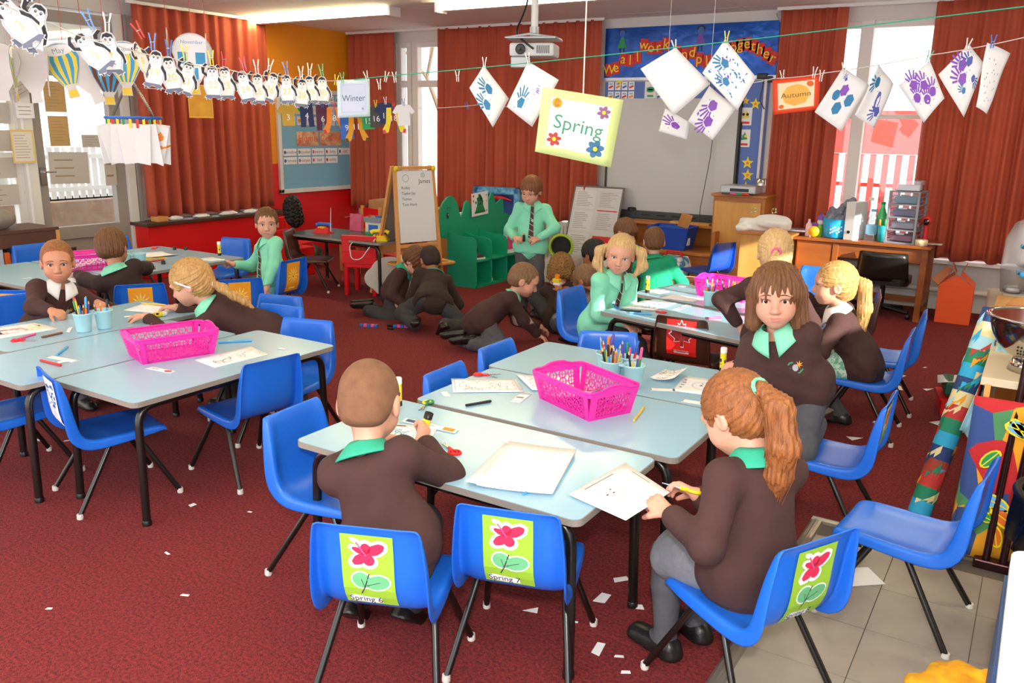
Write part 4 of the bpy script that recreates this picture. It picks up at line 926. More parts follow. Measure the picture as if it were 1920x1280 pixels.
def kid(label, pelvis, head, yaw, hd, hands, feet, top='jumper', bottom='trousers', hair=None, skin='fair', collar='polo', tie=False, s=1.0, hb=.0055, hg=.008, knees=None, elbows=None, badge=False, iris='blue', hs=1.0, face=True, topm=None, botm=None, cuffs=None, curl=(.6, .6), hem=.06, shoem=None, spread=.05):
    P = V3(pelvis); yw = math.radians(yaw); f = ry((0, 1, 0), yw); r = ry((1, 0, 0), yw)
    hy, hp, hr = [math.radians(q) for q in hd]
    hf = ry((0, math.cos(hp), -math.sin(hp)), hy); hrt = ry((1, 0, 0), hy); hu = np.cross(hrt, hf)
    hrt, hu = hrt * math.cos(hr) + hu * math.sin(hr), hu * math.cos(hr) - hrt * math.sin(hr)
    H = V3(head); RH = np.stack([hrt, hf, hu], 1); q = s * hs
    def hl(x, y, z): return H + RH @ V3(x, y, z) * q
    up0 = nrm(H - P); N = H - hu * .125 * q - hf * .02 * q - V3(0, 0, .018 * s) + 0 * f
    up = nrm(N - P); tl = np.linalg.norm(N - P)
    fw = nrm(f - up * (f @ up)); rt = np.cross(fw, up)
    root = thing('person', label, 'person', (P[0], P[1], 0)); org = (P[0], P[1], 0)
    sh = [N - up * .045 * s + rt * e * .112 * s for e in (-1, 1)]; hp_ = [P - up * .01 * s + rt * e * .062 * s for e in (-1, 1)]
    el = []; wr = []
    for i, e in enumerate((-1, 1)):
        pole = V3(elbows[i]) if elbows and elbows[i] is not None else (-f * .5 + r * e * .55 - V3(0, 0, .6))
        m_, t_ = two_bone(sh[i], hands[i][0], .205 * s, .185 * s, pole); el.append(m_); wr.append(t_)
    kn = []; an = []
    for i, e in enumerate((-1, 1)):
        pole = V3(knees[i]) if knees and knees[i] is not None else (f + V3(0, 0, .5))
        m_, t_ = two_bone(hp_[i], feet[i][0], .275 * s, .265 * s, pole); kn.append(m_); an.append(t_)
    # ---- body: one continuous skin surface
    B = Sdf()
    B.cap(P, N - up * .09 * s, .075 * s, .078 * s, .03, 0, (rt, 1.3)); B.cap(sh[0], sh[1], .042 * s, k=.03); B.cap(N - up * .03 * s, hl(0, -.018, -.055), .041 * s, .039 * q, .02)
    for i in (0, 1):
        B.chain([sh[i], el[i], wr[i]], [.036 * s, .029 * s, .0215 * s], .02)
        B.chain([hp_[i], kn[i], an[i]], [.062 * s, .045 * s, .03 * s], .02)
        fd = nrm(feet[i][1]); fu_ = V3(feet[i][2]) if len(feet[i]) > 2 else V3(0, 0, 1); fu_ = nrm(fu_ - fd * (fu_ @ fd)); B.cap(an[i] - fu_ * .012, an[i] + fd * .065 * s - fu_ * .022, .024 * s, .018 * s, .02)
        d_ = hands[i][1] if len(hands[i]) > 1 and hands[i][1] is not None else nrm(wr[i] - el[i]); n_ = hands[i][2] if len(hands[i]) > 2 and hands[i][2] is not None else V3(0, 0, -1)
        c_ = hands[i][3] if len(hands[i]) > 3 else curl[i]
        hand_prims(B, wr[i], d_, n_, (-1, 1)[i], c_, s, spread)
    E = lambda c, rr, k=.012, op=0: B.ell(hl(*c), V3(rr) * q, RH, k * q, op)
    E((0, -.014, .020), (.077, .097, .090)); E((0, .026, -.036), (.061, .064, .068), .03); E((0, .056, -.082), (.030, .030, .028), .03)
    E((0, .050, .020), (.060, .044, .050), .03)
    for e in (-1, 1):
        E((e * .034, .050, -.046), (.031, .036, .034), .025); E((e * .079, -.012, -.016), (.011, .021, .031), .008); E((e * .0875, -.006, -.016), (.004, .011, .018), .004, 1)
        if face: E((e * .0325, .0925, -.004), (.0170, .012, .0095), .007, 1)
        E((e * .010, .097, -.041), (.0085, .010, .0075), .008)
        E((e * .034, .080, .016), (.022, .012, .008), .012)
    B.cap(hl(0, .086, -.002), hl(0, .106, -.036), .0075 * q, .0105 * q, .012 * q)
    if face:
        E((0, .087, -.0635), (.024, .009, .0055), .008); E((0, .086, -.074), (.020, .008, .006), .008); E((0, .100, -.0685), (.022, .008, .0018), .003, 1)
    body = link('body', B.mesh('body', SKIN[skin], hb, org), root)
    # ---- face details
    if face:
        ir = IRISB if iris == 'blue' else IRISN
        for e in (-1, 1):
            m = MB(); M = Matrix(((RH[0, 0], RH[0, 1], RH[0, 2], hl(e * .0325, .0715, -.0045)[0] - org[0]), (RH[1, 0], RH[1, 1], RH[1, 2], hl(e * .0325, .0715, -.0045)[1] - org[1]), (RH[2, 0], RH[2, 1], RH[2, 2], hl(e * .0325, .0715, -.0045)[2]), (0, 0, 0, 1)))
            m.ball((0, 0, 0), .0150 * q, 16, 0, M)
            Mf = M @ Matrix.Rotation(-PI / 2, 4, 'X')
            m.lathe([(.0001, .01535 * q), (.0030 * q, .01530 * q)], 12, 2, Mf); m.lathe([(.0030 * q, .01525 * q), (.0068 * q, .0139 * q)], 14, 1, Mf)
            m.build('eye', [EYEW, ir, PUPIL], body)
            bw = Sdf(); pts = [hl(e * (.014 + .038 * t), .0965 - .030 * t ** 2 - .004, .0190 + .0045 * math.sin(PI * t) - .004 * t) for t in np.linspace(0, 1, 5)]
            pts = [B.march(p + hf * .03, -hf, .06) for p in pts]
            mb_ = MB().tube([tuple(p - V3(org)) for p in pts], [.0016 * q, .0027 * q, .0027 * q, .002 * q, .0008 * q], 6); mb_.build('eyebrow', hair[1] if hair and hair[0] != 'buzz' else HAIR['brown'], body)
            # upper lid line
            pts = [B.march(hl(e * .0325 + .0165 * math.cos(a), .13, -.005 + .0088 * math.sin(a)), -hf, .08) for a in np.linspace(.25, PI - .25, 6)]
            MB().tube([tuple(p - V3(org)) for p in pts], .0011 * q, 5).build('eyelashes', HAIR['dark'], body)
        lp = Sdf(); 
        pts = [B.march(hl(x, .13, -.0640 - .0012 * math.cos(x * 180)), -hf, .08) for x in np.linspace(-.0205, .0205, 7)]
        lo_ = [B.march(hl(x, .13, -.0738 + .0035 * abs(x / .015) ** 2), -hf, .08) for x in np.linspace(-.0175, .0175, 7)]
        mb_ = MB().tube([tuple(p - V3(org) - hf * .001) for p in pts], [.001 * q, .0026 * q, .0032 * q, .0028 * q, .0032 * q, .0026 * q, .001 * q], 6); mb_.tube([tuple(p - V3(org) - hf * .0012) for p in lo_], [.001 * q, .003 * q, .0038 * q, .004 * q, .0038 * q, .003 * q, .001 * q], 6); mb_.build('mouth', LIPS, body)
    # ---- top
    tm = topm or {'jumper': JUMP, 'shirt': MINT, 'polo': POLOD, 'darkjumper': JUMPD}[top]
    T = Sdf(); fat = 1.0 if top != 'shirt' else .97
    T.cap(P + up * .03 * s, N - up * .085 * s, .098 * s * fat, .086 * s * fat, .03, 0, (rt, 1.28)); T.cap(sh[0], sh[1], .050 * s * fat, k=.035)
    T.cap(P - up * hem * s, P + up * .06 * s, .097 * s, .100 * s, .02, 0, (rt, 1.28))
    T.cap(hp_[0], hp_[1], .088 * s, k=.03)
    for i in (0, 1):
        u2 = nrm(wr[i] - el[i]); T.cap(hp_[i], hp_[i] + (kn[i] - hp_[i]) * .16, .083 * s, .080 * s, .03)
        T.chain([sh[i], el[i], wr[i] - u2 * .035 * s], [.051 * s, .045 * s, .036 * s], .028); T.cap(wr[i] - u2 * .05 * s, wr[i] - u2 * .030 * s, .034 * s, k=.006)
    T.cap(N - up * .02 * s, N + up * .10 * s, .050 * s, .056 * s, .008, 1)
    hb_ = P - up * (hem + .035) * s; T.half(hb_, -up, hb_ - .3 * s, hb_ + .3 * s)
    if top != 'jumper2': T.cap(hb_ + up * .03 * s, hb_ + up * .031 * s, .094 * s, k=.004, sq=(rt, 1.26))
    link({'jumper': 'sweatshirt', 'darkjumper': 'sweatshirt', 'shirt': 'shirt', 'polo': 'polo_shirt'}[top], T.mesh('top', tm, hg, org, noise=(.0028, 34, KIDN[0] + 3)), root); KIDN[0] += 1
    # ---- bottoms
    W_ = Sdf(); bm = botm or {'trousers': TROU, 'skirt': SKRT, 'dress': GING, 'dark': TROD}[bottom]
    if bottom in ('trousers', 'dark'):
        W_.cap(P + up * .02 * s - rt * .03, P + up * .02 * s + rt * .03, .080 * s, k=.03)
        for i in (0, 1):
            u2 = nrm(an[i] - kn[i]); W_.chain([hp_[i], kn[i], an[i] - u2 * .02 * s], [.074 * s, .062 * s, .054 * s], .03); 
            W_.half(an[i] + u2 * .012 * s, u2, an[i] - .07, an[i] + .07)
        link('trousers', W_.mesh('trousers', bm, hg, org, noise=(.003, 30, KIDN[0] + 40)), root)
    else:
        for i in (0, 1): W_.chain([hp_[i], hp_[i] + (kn[i] - hp_[i]) * .92], [.076 * s, .078 * s], .05)
        mid = (kn[0] + kn[1]) / 2; W_.cap(P, P + (mid - P) * .85, .074 * s, .072 * s, .05, 0, (rt, 1.3))
        W_.half(P + (mid - P) * .97, mid - P, mid - .25, mid + .25)
        link('skirt' if bottom == 'skirt' else 'dress', W_.mesh('skirt', bm, hg, org, noise=(.003, 30, KIDN[0] + 40)), root)
        G = Sdf()
        for i in (0, 1): G.chain([hp_[i], kn[i], kn[i] + (an[i] - kn[i]) * .35, an[i]], [.066 * s, .052 * s, .047 * s, .033 * s], .012); G.cap(an[i], an[i] + V3(feet[i][1]) * .05 * s - V3(0, 0, .02), .032 * s, .026 * s, .02)
        link('tights', G.mesh('tights', TIGHT, hg, org), root)
    # ---- shoes
    for i in (0, 1):
        fd = nrm(feet[i][1]); fu = nrm(V3(feet[i][2]) if len(feet[i]) > 2 else V3(0, 0, 1)); fu = nrm(fu - fd * (fu @ fd)); fr = np.cross(fd, fu); a = an[i]
        F = Sdf(); so = a - fu * .047 * s
        F.cap(a - fd * .022 * s - fu * .022 * s, a + fd * .105 * s - fu * .030 * s, .036 * s, .031 * s, .01, 0, (fr, 1.06)); F.cap(a - fu * .02 * s, a - fu * .002 * s, .036 * s, .034 * s, .012)
        F.cap(so - fd * .025 * s + fu * .006, so + fd * .11 * s + fu * .006, .039 * s, .036 * s, .004, 0, (fr, 1.02))
        F.half(so, -fu, a - .2 * s, a + .2 * s, .003); F.cap(a + fu * .012 * s, a + fu * .06 * s, .028 * s, .034 * s, .004, 1)
        link('shoe', F.mesh('shoe', shoem or SHOE, max(.005, hg * .8), org), root)
    # ---- hair
    if hair: make_hair(hair, root, H, RH, q, org, hl, B)
    # ---- collar
    cm = {'polo': POLO, 'mint': MINT, 'white': WCOL, 'green': POLOD, None: None}[collar]
    if cm:
        nu_ = nrm(up * .75 + hu * .25); nf = nrm(fw - nu_ * (fw @ nu_)); nr = np.cross(nf, nu_)
        def cf(u, v):
            a = (u - .5) * 2 * PI * .94; d = nf * -math.cos(a) + nr * math.sin(a); fr_ = (abs(u - .5) * 2) ** 4
            rr = (.046 + .040 * v ** .8 + .006 * fr_ * v) * s; hz = (.022 - .034 * v - .055 * fr_ * v) * s + .012 * s * (1 - fr_) * (1 - v)
            p = N + nu_ * hz + d * rr * V3(1, 1, 1) + nf * .008 * s; p = p + nr * (d @ nr) * .012 * v * s
            return tuple(p - V3(org))
        MB().grid(cf, 28, 5).build('collar', cm, root, thick=.005)
    # ---- tie and badge, laid on the cloth
    def cloth(x, z, e): # x to the wearer's left... z down from the neck
        p = N + rt * x - up * z + fw * .25; p = T.march(p, -fw, .4); return tuple(p - V3(org) + fw * (e + .002))
    if tie:
        A = Art(); n = 16; L = tie if not isinstance(tie, bool) else .24
        for i in range(n):
            z0 = .03 + L * i / n; z1 = .03 + L * (i + 1) / n; w0 = .011 + .012 * i / n; w1 = .011 + .012 * (i + 1) / n; sk = .010
            A.poly([(-w0, z0 + sk), (w0, z0 - sk), (w1, z1 - sk - (L / n * .3 if i % 3 == 2 else 0)), (-w1, z1 + sk - (L / n * .3 if i % 3 == 2 else 0))], TIEM, 2)
            if i % 3 == 2: A.poly([(-w1, z1 + sk - L / n * .3), (w1, z1 - sk - L / n * .3), (w1, z1 - sk), (-w1, z1 + sk)], TIES, 2)
        A.poly([(-.014, .022), (.014, .022), (.010, .046), (-.010, .046)], TIEM, 3)
        to = A.build('tie', cloth, root, .0012); to['label'] = 'brown school tie with pale diagonal stripes'
    if badge:
        A = Art(); x0, z0 = -.055, .125
        A.ell(x0, z0, .011, .013, BADGE[2], 2); A.star(x0 - .016, z0 - .008, .016, BADGE[1], 1, 7, .35); A.line([(x0 + .024, z0 - .016), (x0 + .016, z0 - .022), (x0 + .004, z0 - .022)], .006, BADGE[0], 1)
        A.line([(x0 + .028, z0 + .012), (x0 + .012, z0 + .022), (x0 - .010, z0 + .022), (x0 - .026, z0 + .012)], .006, BADGE[0], 1); A.ell(x0 + .022, z0 - .002, .006, .003, BADGE[0], 1)
        bo = A.build('school_badge', cloth, root, .0005); bo['label'] = 'embroidered green, grey and gold badge'
    return root, dict(hl=hl, N=N, up=up, fw=fw, rt=rt, T=T, org=org, hf=hf, hu=hu, hrt=hrt, q=q, wr=wr, el=el, B=B, sh=sh)

def make_hair(hair, root, H, RH, q, org, hl, B):
    kind, m = hair[0], hair[1]; opt = hair[2] if len(hair) > 2 else {}
    S = Sdf(); th = {'buzz': .004, 'short': .010, 'thick': .016, 'long': .011, 'bob': .014, 'curly': .02, 'tight': .007}[kind]; th = opt.get('th', th)
    E = lambda c, rr, k=.01, op=0: S.ell(hl(*c), V3(rr) * q, RH, k * q, op)
    E((0, -.014, .020), (.077 + th, .097 + th, .090 + th))
    if kind in ('bob', 'curly'):
        L = opt.get('len', .10)
        for e in (-1, 1): S.cap(hl(e * .070, -.015, .0), hl(e * .082, -.005, -L), .034 * q, .030 * q, .03)
        S.cap(hl(-.045, -.075, -.01), hl(-.05, -.075, -L), .038 * q, .034 * q, .03); S.cap(hl(.045, -.075, -.01), hl(.05, -.075, -L), .038 * q, .034 * q, .03); S.cap(hl(0, -.085, -.01), hl(0, -.085, -L), .04 * q, .034 * q, .03)
    elif kind in ('long', 'tight'):
        E((0, -.055, -.035), (.066, .055, .06), .03)
    else:
        E((0, -.060, -.030), (.062 + th * .5, .046 + th * .6, .060), .03)
    # face opening
    fz = opt.get('fringe', .040)   # height of the hairline on the forehead
    E((0, .120, fz - .105), (.072, .086, .105), .012, 1)
    E((0, .150, -.02), (.060, .075, fz + .02), .01, 1) if kind != 'bob' else None
    if kind not in ('bob', 'curly'):
        for e in (-1, 1): E((e * .085, .012, -.045), (.030, .036, .042), .012, 1)
        S.half(hl(0, 0, -.078 if kind in ('buzz', 'short', 'thick') else -.10), -RH[:, 2], H - .3, H + .3, .02)
    fr = opt.get('freq', 46); am = opt.get('amp', {'buzz': .0004, 'short': .0022, 'thick': .003, 'long': .0022, 'tight': .0012, 'bob': .0030, 'curly': .006}[kind]); sd = opt.get('seed', 1)
    pole = V3(*opt.get('pole', (0, -.02, .10)))     # the streaks radiate from here
    def streak(P):
        L_ = (P - H) @ RH / q - pole
        if kind == 'curly': return am * (np.sin(L_[:, 0] * 260 + 3 * np.sin(L_[:, 2] * 150)) + np.sin(L_[:, 2] * 240 + 3 * np.sin(L_[:, 1] * 170)))
        if abs(pole[1]) > .06: a = np.arctan2(L_[:, 2], L_[:, 0]); rr = np.hypot(L_[:, 0], L_[:, 2])
        else: a = np.arctan2(L_[:, 1], L_[:, 0]); rr = np.hypot(L_[:, 0], L_[:, 1])
        return am * (np.sin(a * fr + 3 * np.sin(rr * 40 + sd)) + .6 * np.sin(a * fr * .43 + rr * 30 + sd * 2)) * np.clip(rr / .06, 0, 1)
    ho = link('hair', S.mesh('hair', m, opt.get('h', .005), org, streak=streak), root)
    def tail(pts, rs, name='ponytail', wav=0, seed=2, strands=0):
        T_ = Sdf(); pts = [V3(p) for p in pts]; T_.chain(pts, rs, .02)
        c0 = pts[0]
        def st(P): 
            return .0022 * (np.sin(P[:, 0] * 420 + P[:, 2] * 30 + seed) + np.sin(P[:, 1] * 420 - P[:, 2] * 26 + seed * 2))
        o = link(name, T_.mesh(name, m, opt.get('h', .005), org, streak=st), ho)
        if strands:
            rg = random.Random(seed); mb = MB()
            for _ in range(strands):
                a = rg.uniform(0, 6.28); k = rg.uniform(.85, 1.12); off = V3(math.cos(a), math.sin(a), 0); P_ = []
                for p, r_ in zip(pts, rs): P_.append(tuple(p + off * r_ * k + V3(rg.uniform(-.004, .004), rg.uniform(-.004, .004), 0) - V3(org)))
                P_[-1] = tuple(V3(P_[-1]) + V3(0, 0, -rg.uniform(0, .03))); mb.tube(P_, [.0011] * (len(P_) - 1) + [.0004], 4)
            so = mb.build('strand', m, ho); so['kind'] = 'stuff'
        return o
    if 'tails' in opt:
        for t in opt['tails']: tail(*t[:2], **(t[2] if len(t) > 2 else {}))
    if 'band' in opt:
        c, r_, bm, ax = opt['band']; c = V3(c); ax = nrm(ax); u = nrm(np.cross(ax, V3(.3, .5, .8))); v = np.cross(ax, u)
        MB().tube([tuple(c + (u * math.cos(a) + v * math.sin(a)) * r_ - V3(org)) for a in np.linspace(0, 2 * PI, 12, endpoint=False)], .006, 6, closed=True).build('hair_tie', bm, ho)
    return ho
D = (0, 0, -1); U = (0, 0, 1)
def yv(a): a = math.radians(a); return V3(-math.sin(a), math.cos(a), 0)
# 1 boy with cropped hair, back to the camera, glue stick in his right hand
kid('boy with cropped hair gluing at the nearest table, seen from behind', (-1.47, 1.71, .395), (-1.64, 1.825, .765), 24, (24, 24, 3),
    [((-1.755, 2.00, .556), (-.2, 1, -.1), D, .35), ((-1.60, 2.02, .585), (-.35, .8, .55), (-.9, .1, -.2), 1.0)],
    [((-1.71, 1.80, .075), nrm(yv(20) * .8 + V3(0, 0, -.65)), nrm(V3(0, 0, .75) + yv(20) * .65)), ((-1.55, 1.88, .075), nrm(yv(10) * .8 + V3(0, 0, -.6)), nrm(V3(0, 0, .8) + yv(10) * .6))],
    hair=('buzz', BUZZ['light']), elbows=[(-1, -.2, -.6), (1, -.35, -.4)], face=False, hb=.005, hg=.0065, collar='polo', s=1.0, hs=1.1, bottom='dark')
glue(0, 0, 'yellow glue stick with black cap held upright by the boy with cropped hair', M=Matrix.Translation((-1.650, 2.075, .545)) @ Vector((.20, .25, 1)).to_track_quat('Z', 'Y').to_matrix().to_4x4(), cap=False)
o = MB().lathe([(.0148, 0), (.0148, .022), (.012, .022), (.012, .004)], 16, M=Matrix.Translation((-1.650, 2.075, .545)) @ Vector((.20, .25, 1)).to_track_quat('Z', 'Y').to_matrix().to_4x4() @ Matrix.Translation((0, 0, .089))).build('glue_tube_lid', BLACK); tag(o, 'open black lid end of the glue stick held by the cropped-hair boy', 'lid')
# 2 girl with the long ponytail
def tail2():
    h = V3(-.645, 2.245, .815)
    return h
g2 = V3(-.655, 2.245, .805); b2 = yv(58)
kid('girl with long auburn ponytail and grey skirt cutting paper at the nearest table', (-.555, 2.175, .40), tuple(g2), 60, (66, 36, 0),
    [((-.765, 2.055, .545), (-.8, .35, .15), (.2, .5, -.8), .7), ((-.735, 2.20, .55), (-.8, .1, .15), (.1, -.6, -.7), .75)],
    [((-.80, 2.20, .055), nrm(yv(70))), ((-.75, 2.34, .055), nrm(yv(62)))],
    bottom='skirt', hair=('long', HAIR['auburn'], dict(fringe=.030, pole=(0, -.085, .075), freq=60, amp=.0026, tails=[
        ([g2 - b2 * .095 + V3(0, 0, .095), g2 - b2 * .150 + V3(.01, 0, .06), g2 - b2 * .165 + V3(.02, 0, -.04), g2 - b2 * .155 + V3(.02, .0, -.13), g2 - b2 * .145 + V3(.02, 0, -.21)], [.022, .036, .040, .034, .012], dict(strands=60))],
        band=(g2 - b2 * .088 + V3(0, 0, .098), .024, mat('mint_scrunchie', '7FD0A8', .8, bump=(60, .5)), nrm(-b2 + V3(0, 0, .7))))),
    elbows=[(.2, -.8, -.6), (.6, .5, -.6)], hb=.005, hg=.0065, s=1.0, hs=1.0, collar='polo')
scissors(0, 0, 0, 'yellow handled scissors in the hand of the girl with the auburn ponytail', YEL, M=Matrix.Translation((-.775, 2.185, .565)) @ Matrix.Rotation(1.5, 4, 'Z') @ Matrix.Rotation(.3, 4, 'Y'))
# 3 kneeling child with badge
kid('child with shaggy brown hair and school badge kneeling on a chair', (-.755, 3.37, .60), (-.835, 3.27, .955), 178, (193, 2, -4),
    [((-.90, 3.27, .635), (-.9, .1, -.1), (0, .3, -.9), .7), ((-.985, 3.38, .635), (-.5, -.8, -.1), (0, -.2, -.9), .7)],
    [((-.70, 3.58, .37), (.1, .9, -.1), (0, .1, -1)), ((-.83, 3.58, .37), (0, .9, -.1), (0, .1, -1))], knees=[(0, -.9, -.9), (0, -.9, -.9)],
    hair=('bob', HAIR['brown'], dict(fringe=.022, len=.105, amp=.0045, freq=34, th=.016)), elbows=[(.7, .2, -.8), (-.5, .4, -.9)], collar='mint', badge=True, hs=1.06, hb=.0048, hg=.0065, iris='brown', bottom='trousers', hem=.07)
# 4 sunlit blonde girl
g4 = V3(-.885, 4.62, .80); b4 = yv(100)
kid('sunlit blonde girl with ponytail and green gingham dress raising a glue stick', (-.72, 4.68, .395), tuple(g4), 96, (104, 4, 0),
    [((-1.0, 4.50, .50), (-.9, 0, .1), (0, .3, -.9), .6), ((-1.045, 4.70, .70), (-.3, 0, .95), (-.4, -.9, 0), .9)],
    [((-.99, 4.60, .055), nrm(yv(96))), ((-.80, 4.75, .055), nrm(yv(90)))],
    bottom='dress', hair=('long', HAIR['blond'], dict(fringe=.036, pole=(0, -.10, .04), freq=50, tails=[([g4 - b4 * .10 + V3(0, 0, .035), g4 - b4 * .15 + V3(0, 0, .0), g4 - b4 * .165 + V3(0, -.01, -.12), g4 - b4 * .15 + V3(0, -.01, -.24), g4 - b4 * .14 + V3(0, 0, -.31)], [.02, .032, .033, .027, .010], dict(strands=30))], band=(g4 - b4 * .105 + V3(0, 0, .035), .02, WCOL, -b4))),
    collar='white', hb=.006, hg=.008, iris='brown', elbows=[(.2, -1, -.5), (.3, 1, -.6)])
glue(0, 0, 'yellow glue stick held up by the sunlit blonde girl', M=Matrix.Translation((-1.085, 4.665, .735)) @ Vector((-.25, .05, 1)).to_track_quat('Z', 'Y').to_matrix().to_4x4())
# 5 girl with ponytail seen from behind, standing
g5 = V3(-1.125, 4.29, .985); b5 = yv(18)
kid('standing girl with blonde ponytail and pink band, hand on her hip', (-1.10, 4.24, .56), tuple(g5), 24, (22, 5, 0),
    [((-1.265, 4.29, .575), (.5, .3, -.6), (.8, -.3, 0), .4), ((-.97, 4.47, .62), (0, 1, -.1), D, .5)],
    [((-1.15, 4.25, .05), nrm(yv(15))), ((-1.02, 4.22, .05), nrm(yv(10)))], s=.94, hs=1.05, bottom='dark', botm=TROU,
    hair=('long', HAIR['pale'], dict(fringe=.03, pole=(0, -.10, .015), freq=54, tails=[([g5 - b5 * .112 + V3(0, 0, .02), g5 - b5 * .152 + V3(0, 0, -.03), g5 - b5 * .148 + V3(-.02, 0, -.12), g5 - b5 * .125 + V3(-.03, 0, -.2)], [.016, .028, .026, .010], dict(strands=20))], band=(g5 - b5 * .128 + V3(0, 0, .012), .020, PNK, -b5))),
    collar='polo', face=False, hb=.006, hg=.008, elbows=[(-1, .15, -.1), (.6, -.6, -.6)], hem=.03)
# 6 girl with bunches
g6 = V3(-2.125, 4.62, .845); r6 = V3(math.cos(math.radians(-162)), math.sin(math.radians(-162)), 0)
kid('girl in mint shirt and striped tie with two blonde bunches, looking at the camera', (-2.26, 4.67, .39), tuple(g6), -118, (-158, 9, 8),
    [((-2.02, 4.52, .44), (.8, -.4, -.2), D, .4), ((-2.05, 4.60, .43), (.9, .2, -.2), D, .4)],
    [((-1.86, 4.60, .055), nrm(yv(-95))), ((-1.88, 4.74, .055), nrm(yv(-95)))], top='shirt', collar='mint', tie=.25, botm=TROD,
    hair=('long', HAIR['pale'], dict(fringe=.038, pole=(0, 0, .11), freq=44, th=.009, tails=[([g6 + r6 * e * .088 + V3(0, 0, .04), g6 + r6 * e * .125 + V3(0, 0, .01), g6 + r6 * e * .135 + V3(0, 0, -.07), g6 + r6 * e * .10 + V3(0, -.02, -.125)], [.016, .028, .030, .012], dict(name='bunch')) for e in (-1, 1)])),
    hb=.005, hg=.007, hem=.09, hs=1.02)
for e in (-1, 1):
    c = g6 + r6 * e * .088 + V3(0, 0, .045) + V3(.01, -.03, 0); mb = MB()
    for i in range(9):
        a = i * 2.4; mb.ball(tuple(c + V3(.020 * math.cos(a), -.004 * i % 3, .020 * math.sin(a))), .008, 6, i % 2)
    o = mb.build('hair_bobble', [LIME, WCOL]); tag(o, 'green and white beaded hair bobble on the girl\'s %s bunch' % ('right' if e > 0 else 'left'), 'hair bobble')
# 7 standing boy looking down
kid('standing boy in mint shirt looking down at a small toy', (-3.70, 6.20, .585), (-3.69, 6.175, 1.06), -150, (-172, 22, 4),
    [((-3.56, 6.09, .665), (-.55, -.25, 0), (-.3, .3, -.6), .8), ((-3.75, 6.02, .665), (.55, -.05, 0), (.3, .3, -.6), .8)],
    [((-3.62, 6.18, .05), nrm(yv(-160))), ((-3.77, 6.20, .05), nrm(yv(-140)))], top='shirt', collar='mint', tie=.26, hair=('thick', mat('hair_ginger', '8E5A35', .6, vary=(12, .3), col2='6B3F22', stretch=(6, 6, 1.5)), dict(fringe=.042)), hb=.006, hg=.008, skin='fair', elbows=[(.9, .3, -.3), (-.9, .5, -.3)], hem=.03, s=.98, hs=1.0)
o = MB().box((0, 0, 0), (.02, .016, .055), 0).box((0, 0, .03), (.014, .012, .02), 1).build('toy_brick', [BLACK, ORG], bevel=.002); o.location = (-3.645, 6.00, .675); tag(o, 'small dark construction toy in the hands of the standing boy', 'toy')
# 8 boy kneeling on the carpet in profile
kid('boy with cropped brown hair kneeling on the carpet in profile, one hand on the floor', (-3.37, 4.98, .215), (-3.145, 5.195, .495), -52, (-58, 26, 0),
    [((-3.13, 5.42, .10), (.6, .5, -.5), D, .5), ((-3.05, 5.26, .075), (.5, .55, -.45), (.3, .2, -.9), .5)],
    [((-3.50, 4.88, .07), nrm(V3(-.7, -.5, -.1)), (.1, .1, -1)), ((-3.36, 4.80, .07), nrm(V3(-.6, -.6, -.1)), (.1, .1, -1))], knees=[(.8, .6, -.6), (.8, .5, -.6)],
    hair=('short', HAIR['mouse'], dict(fringe=.046, th=.007)), collar='mint', hb=.0055, hg=.008, hs=1.04)
# 9 curly child on the floor
kid('child with golden curls sitting on the carpet with back to the camera', (-3.12, 5.74, .12), (-3.245, 5.93, .465), 20, (28, 30, 0),
    [((-3.40, 6.05, .30), (.3, .8, 0), D, .7), ((-3.10, 6.10, .28), (-.2, .8, .1), D, .7)],
    [((-3.42, 5.98, .06), nrm(yv(60))), ((-2.95, 6.05, .06), nrm(yv(-20)))], knees=[(-.8, .3, .5), (.8, .3, .5)], top='darkjumper', bottom='dark', hair=('curly', HAIR['curly'], dict(len=.07)), face=False, hb=.008, hg=.010, collar=None)
# 10 dark haired child
kid('child with black hair behind the girl with bunches, kneeling on the carpet', (-2.98, 6.10, .22), (-3.055, 6.12, .585), 60, (70, 20, 0),
    [((-3.2, 6.0, .3), (-1, .2, 0), D, .6), ((-3.1, 6.2, .3), (-1, .2, 0), D, .6)], [((-2.80, 6.05, .07), (.8, 0, -.2), (0, 0, -1)), ((-2.80, 6.18, .07), (.8, 0, -.2), (0, 0, -1))], knees=[(-1, 0, -.5), (-1, 0, -.5)],
    top='darkjumper', bottom='dark', skin='tan', hair=('thick', HAIR['black'], dict(th=.014)), collar='mint', face=False, hb=.008, hg=.010)
# 11 child bending low
kid('child with mousy hair sitting cross-legged on the carpet, holding a yellow toy', (-2.72, 5.52, .12), (-2.905, 5.70, .445), 60, (80, 40, 0),
    [((-3.06, 5.60, .36), (-.6, .2, .6), (0, .6, -.5), .9), ((-3.05, 5.75, .33), (-.8, .2, .4), D, .8)], [((-2.90, 5.45, .07), (-.7, .5, -.2)), ((-2.85, 5.85, .07), (-.5, -.5, -.2))], knees=[(-.3, -1, .4), (-.2, 1, .3)],
    top='darkjumper', bottom='dark', skin='tan', hair=('short', HAIR['mouse'], {}), collar=None, face=False, hb=.008, hg=.010)
o = MB().box((0, 0, 0), (.06, .04, .03), 0).box((.0, .01, .03), (.035, .03, .03), 1).box((.01, 0, -.025), (.06, .05, .02), 2).build('toy_truck', [YEL, ORG, WCOL], bevel=.004); o.location = (-3.11, 5.62, .43); tag(o, 'yellow and white toy held by the cross-legged child', 'toy')
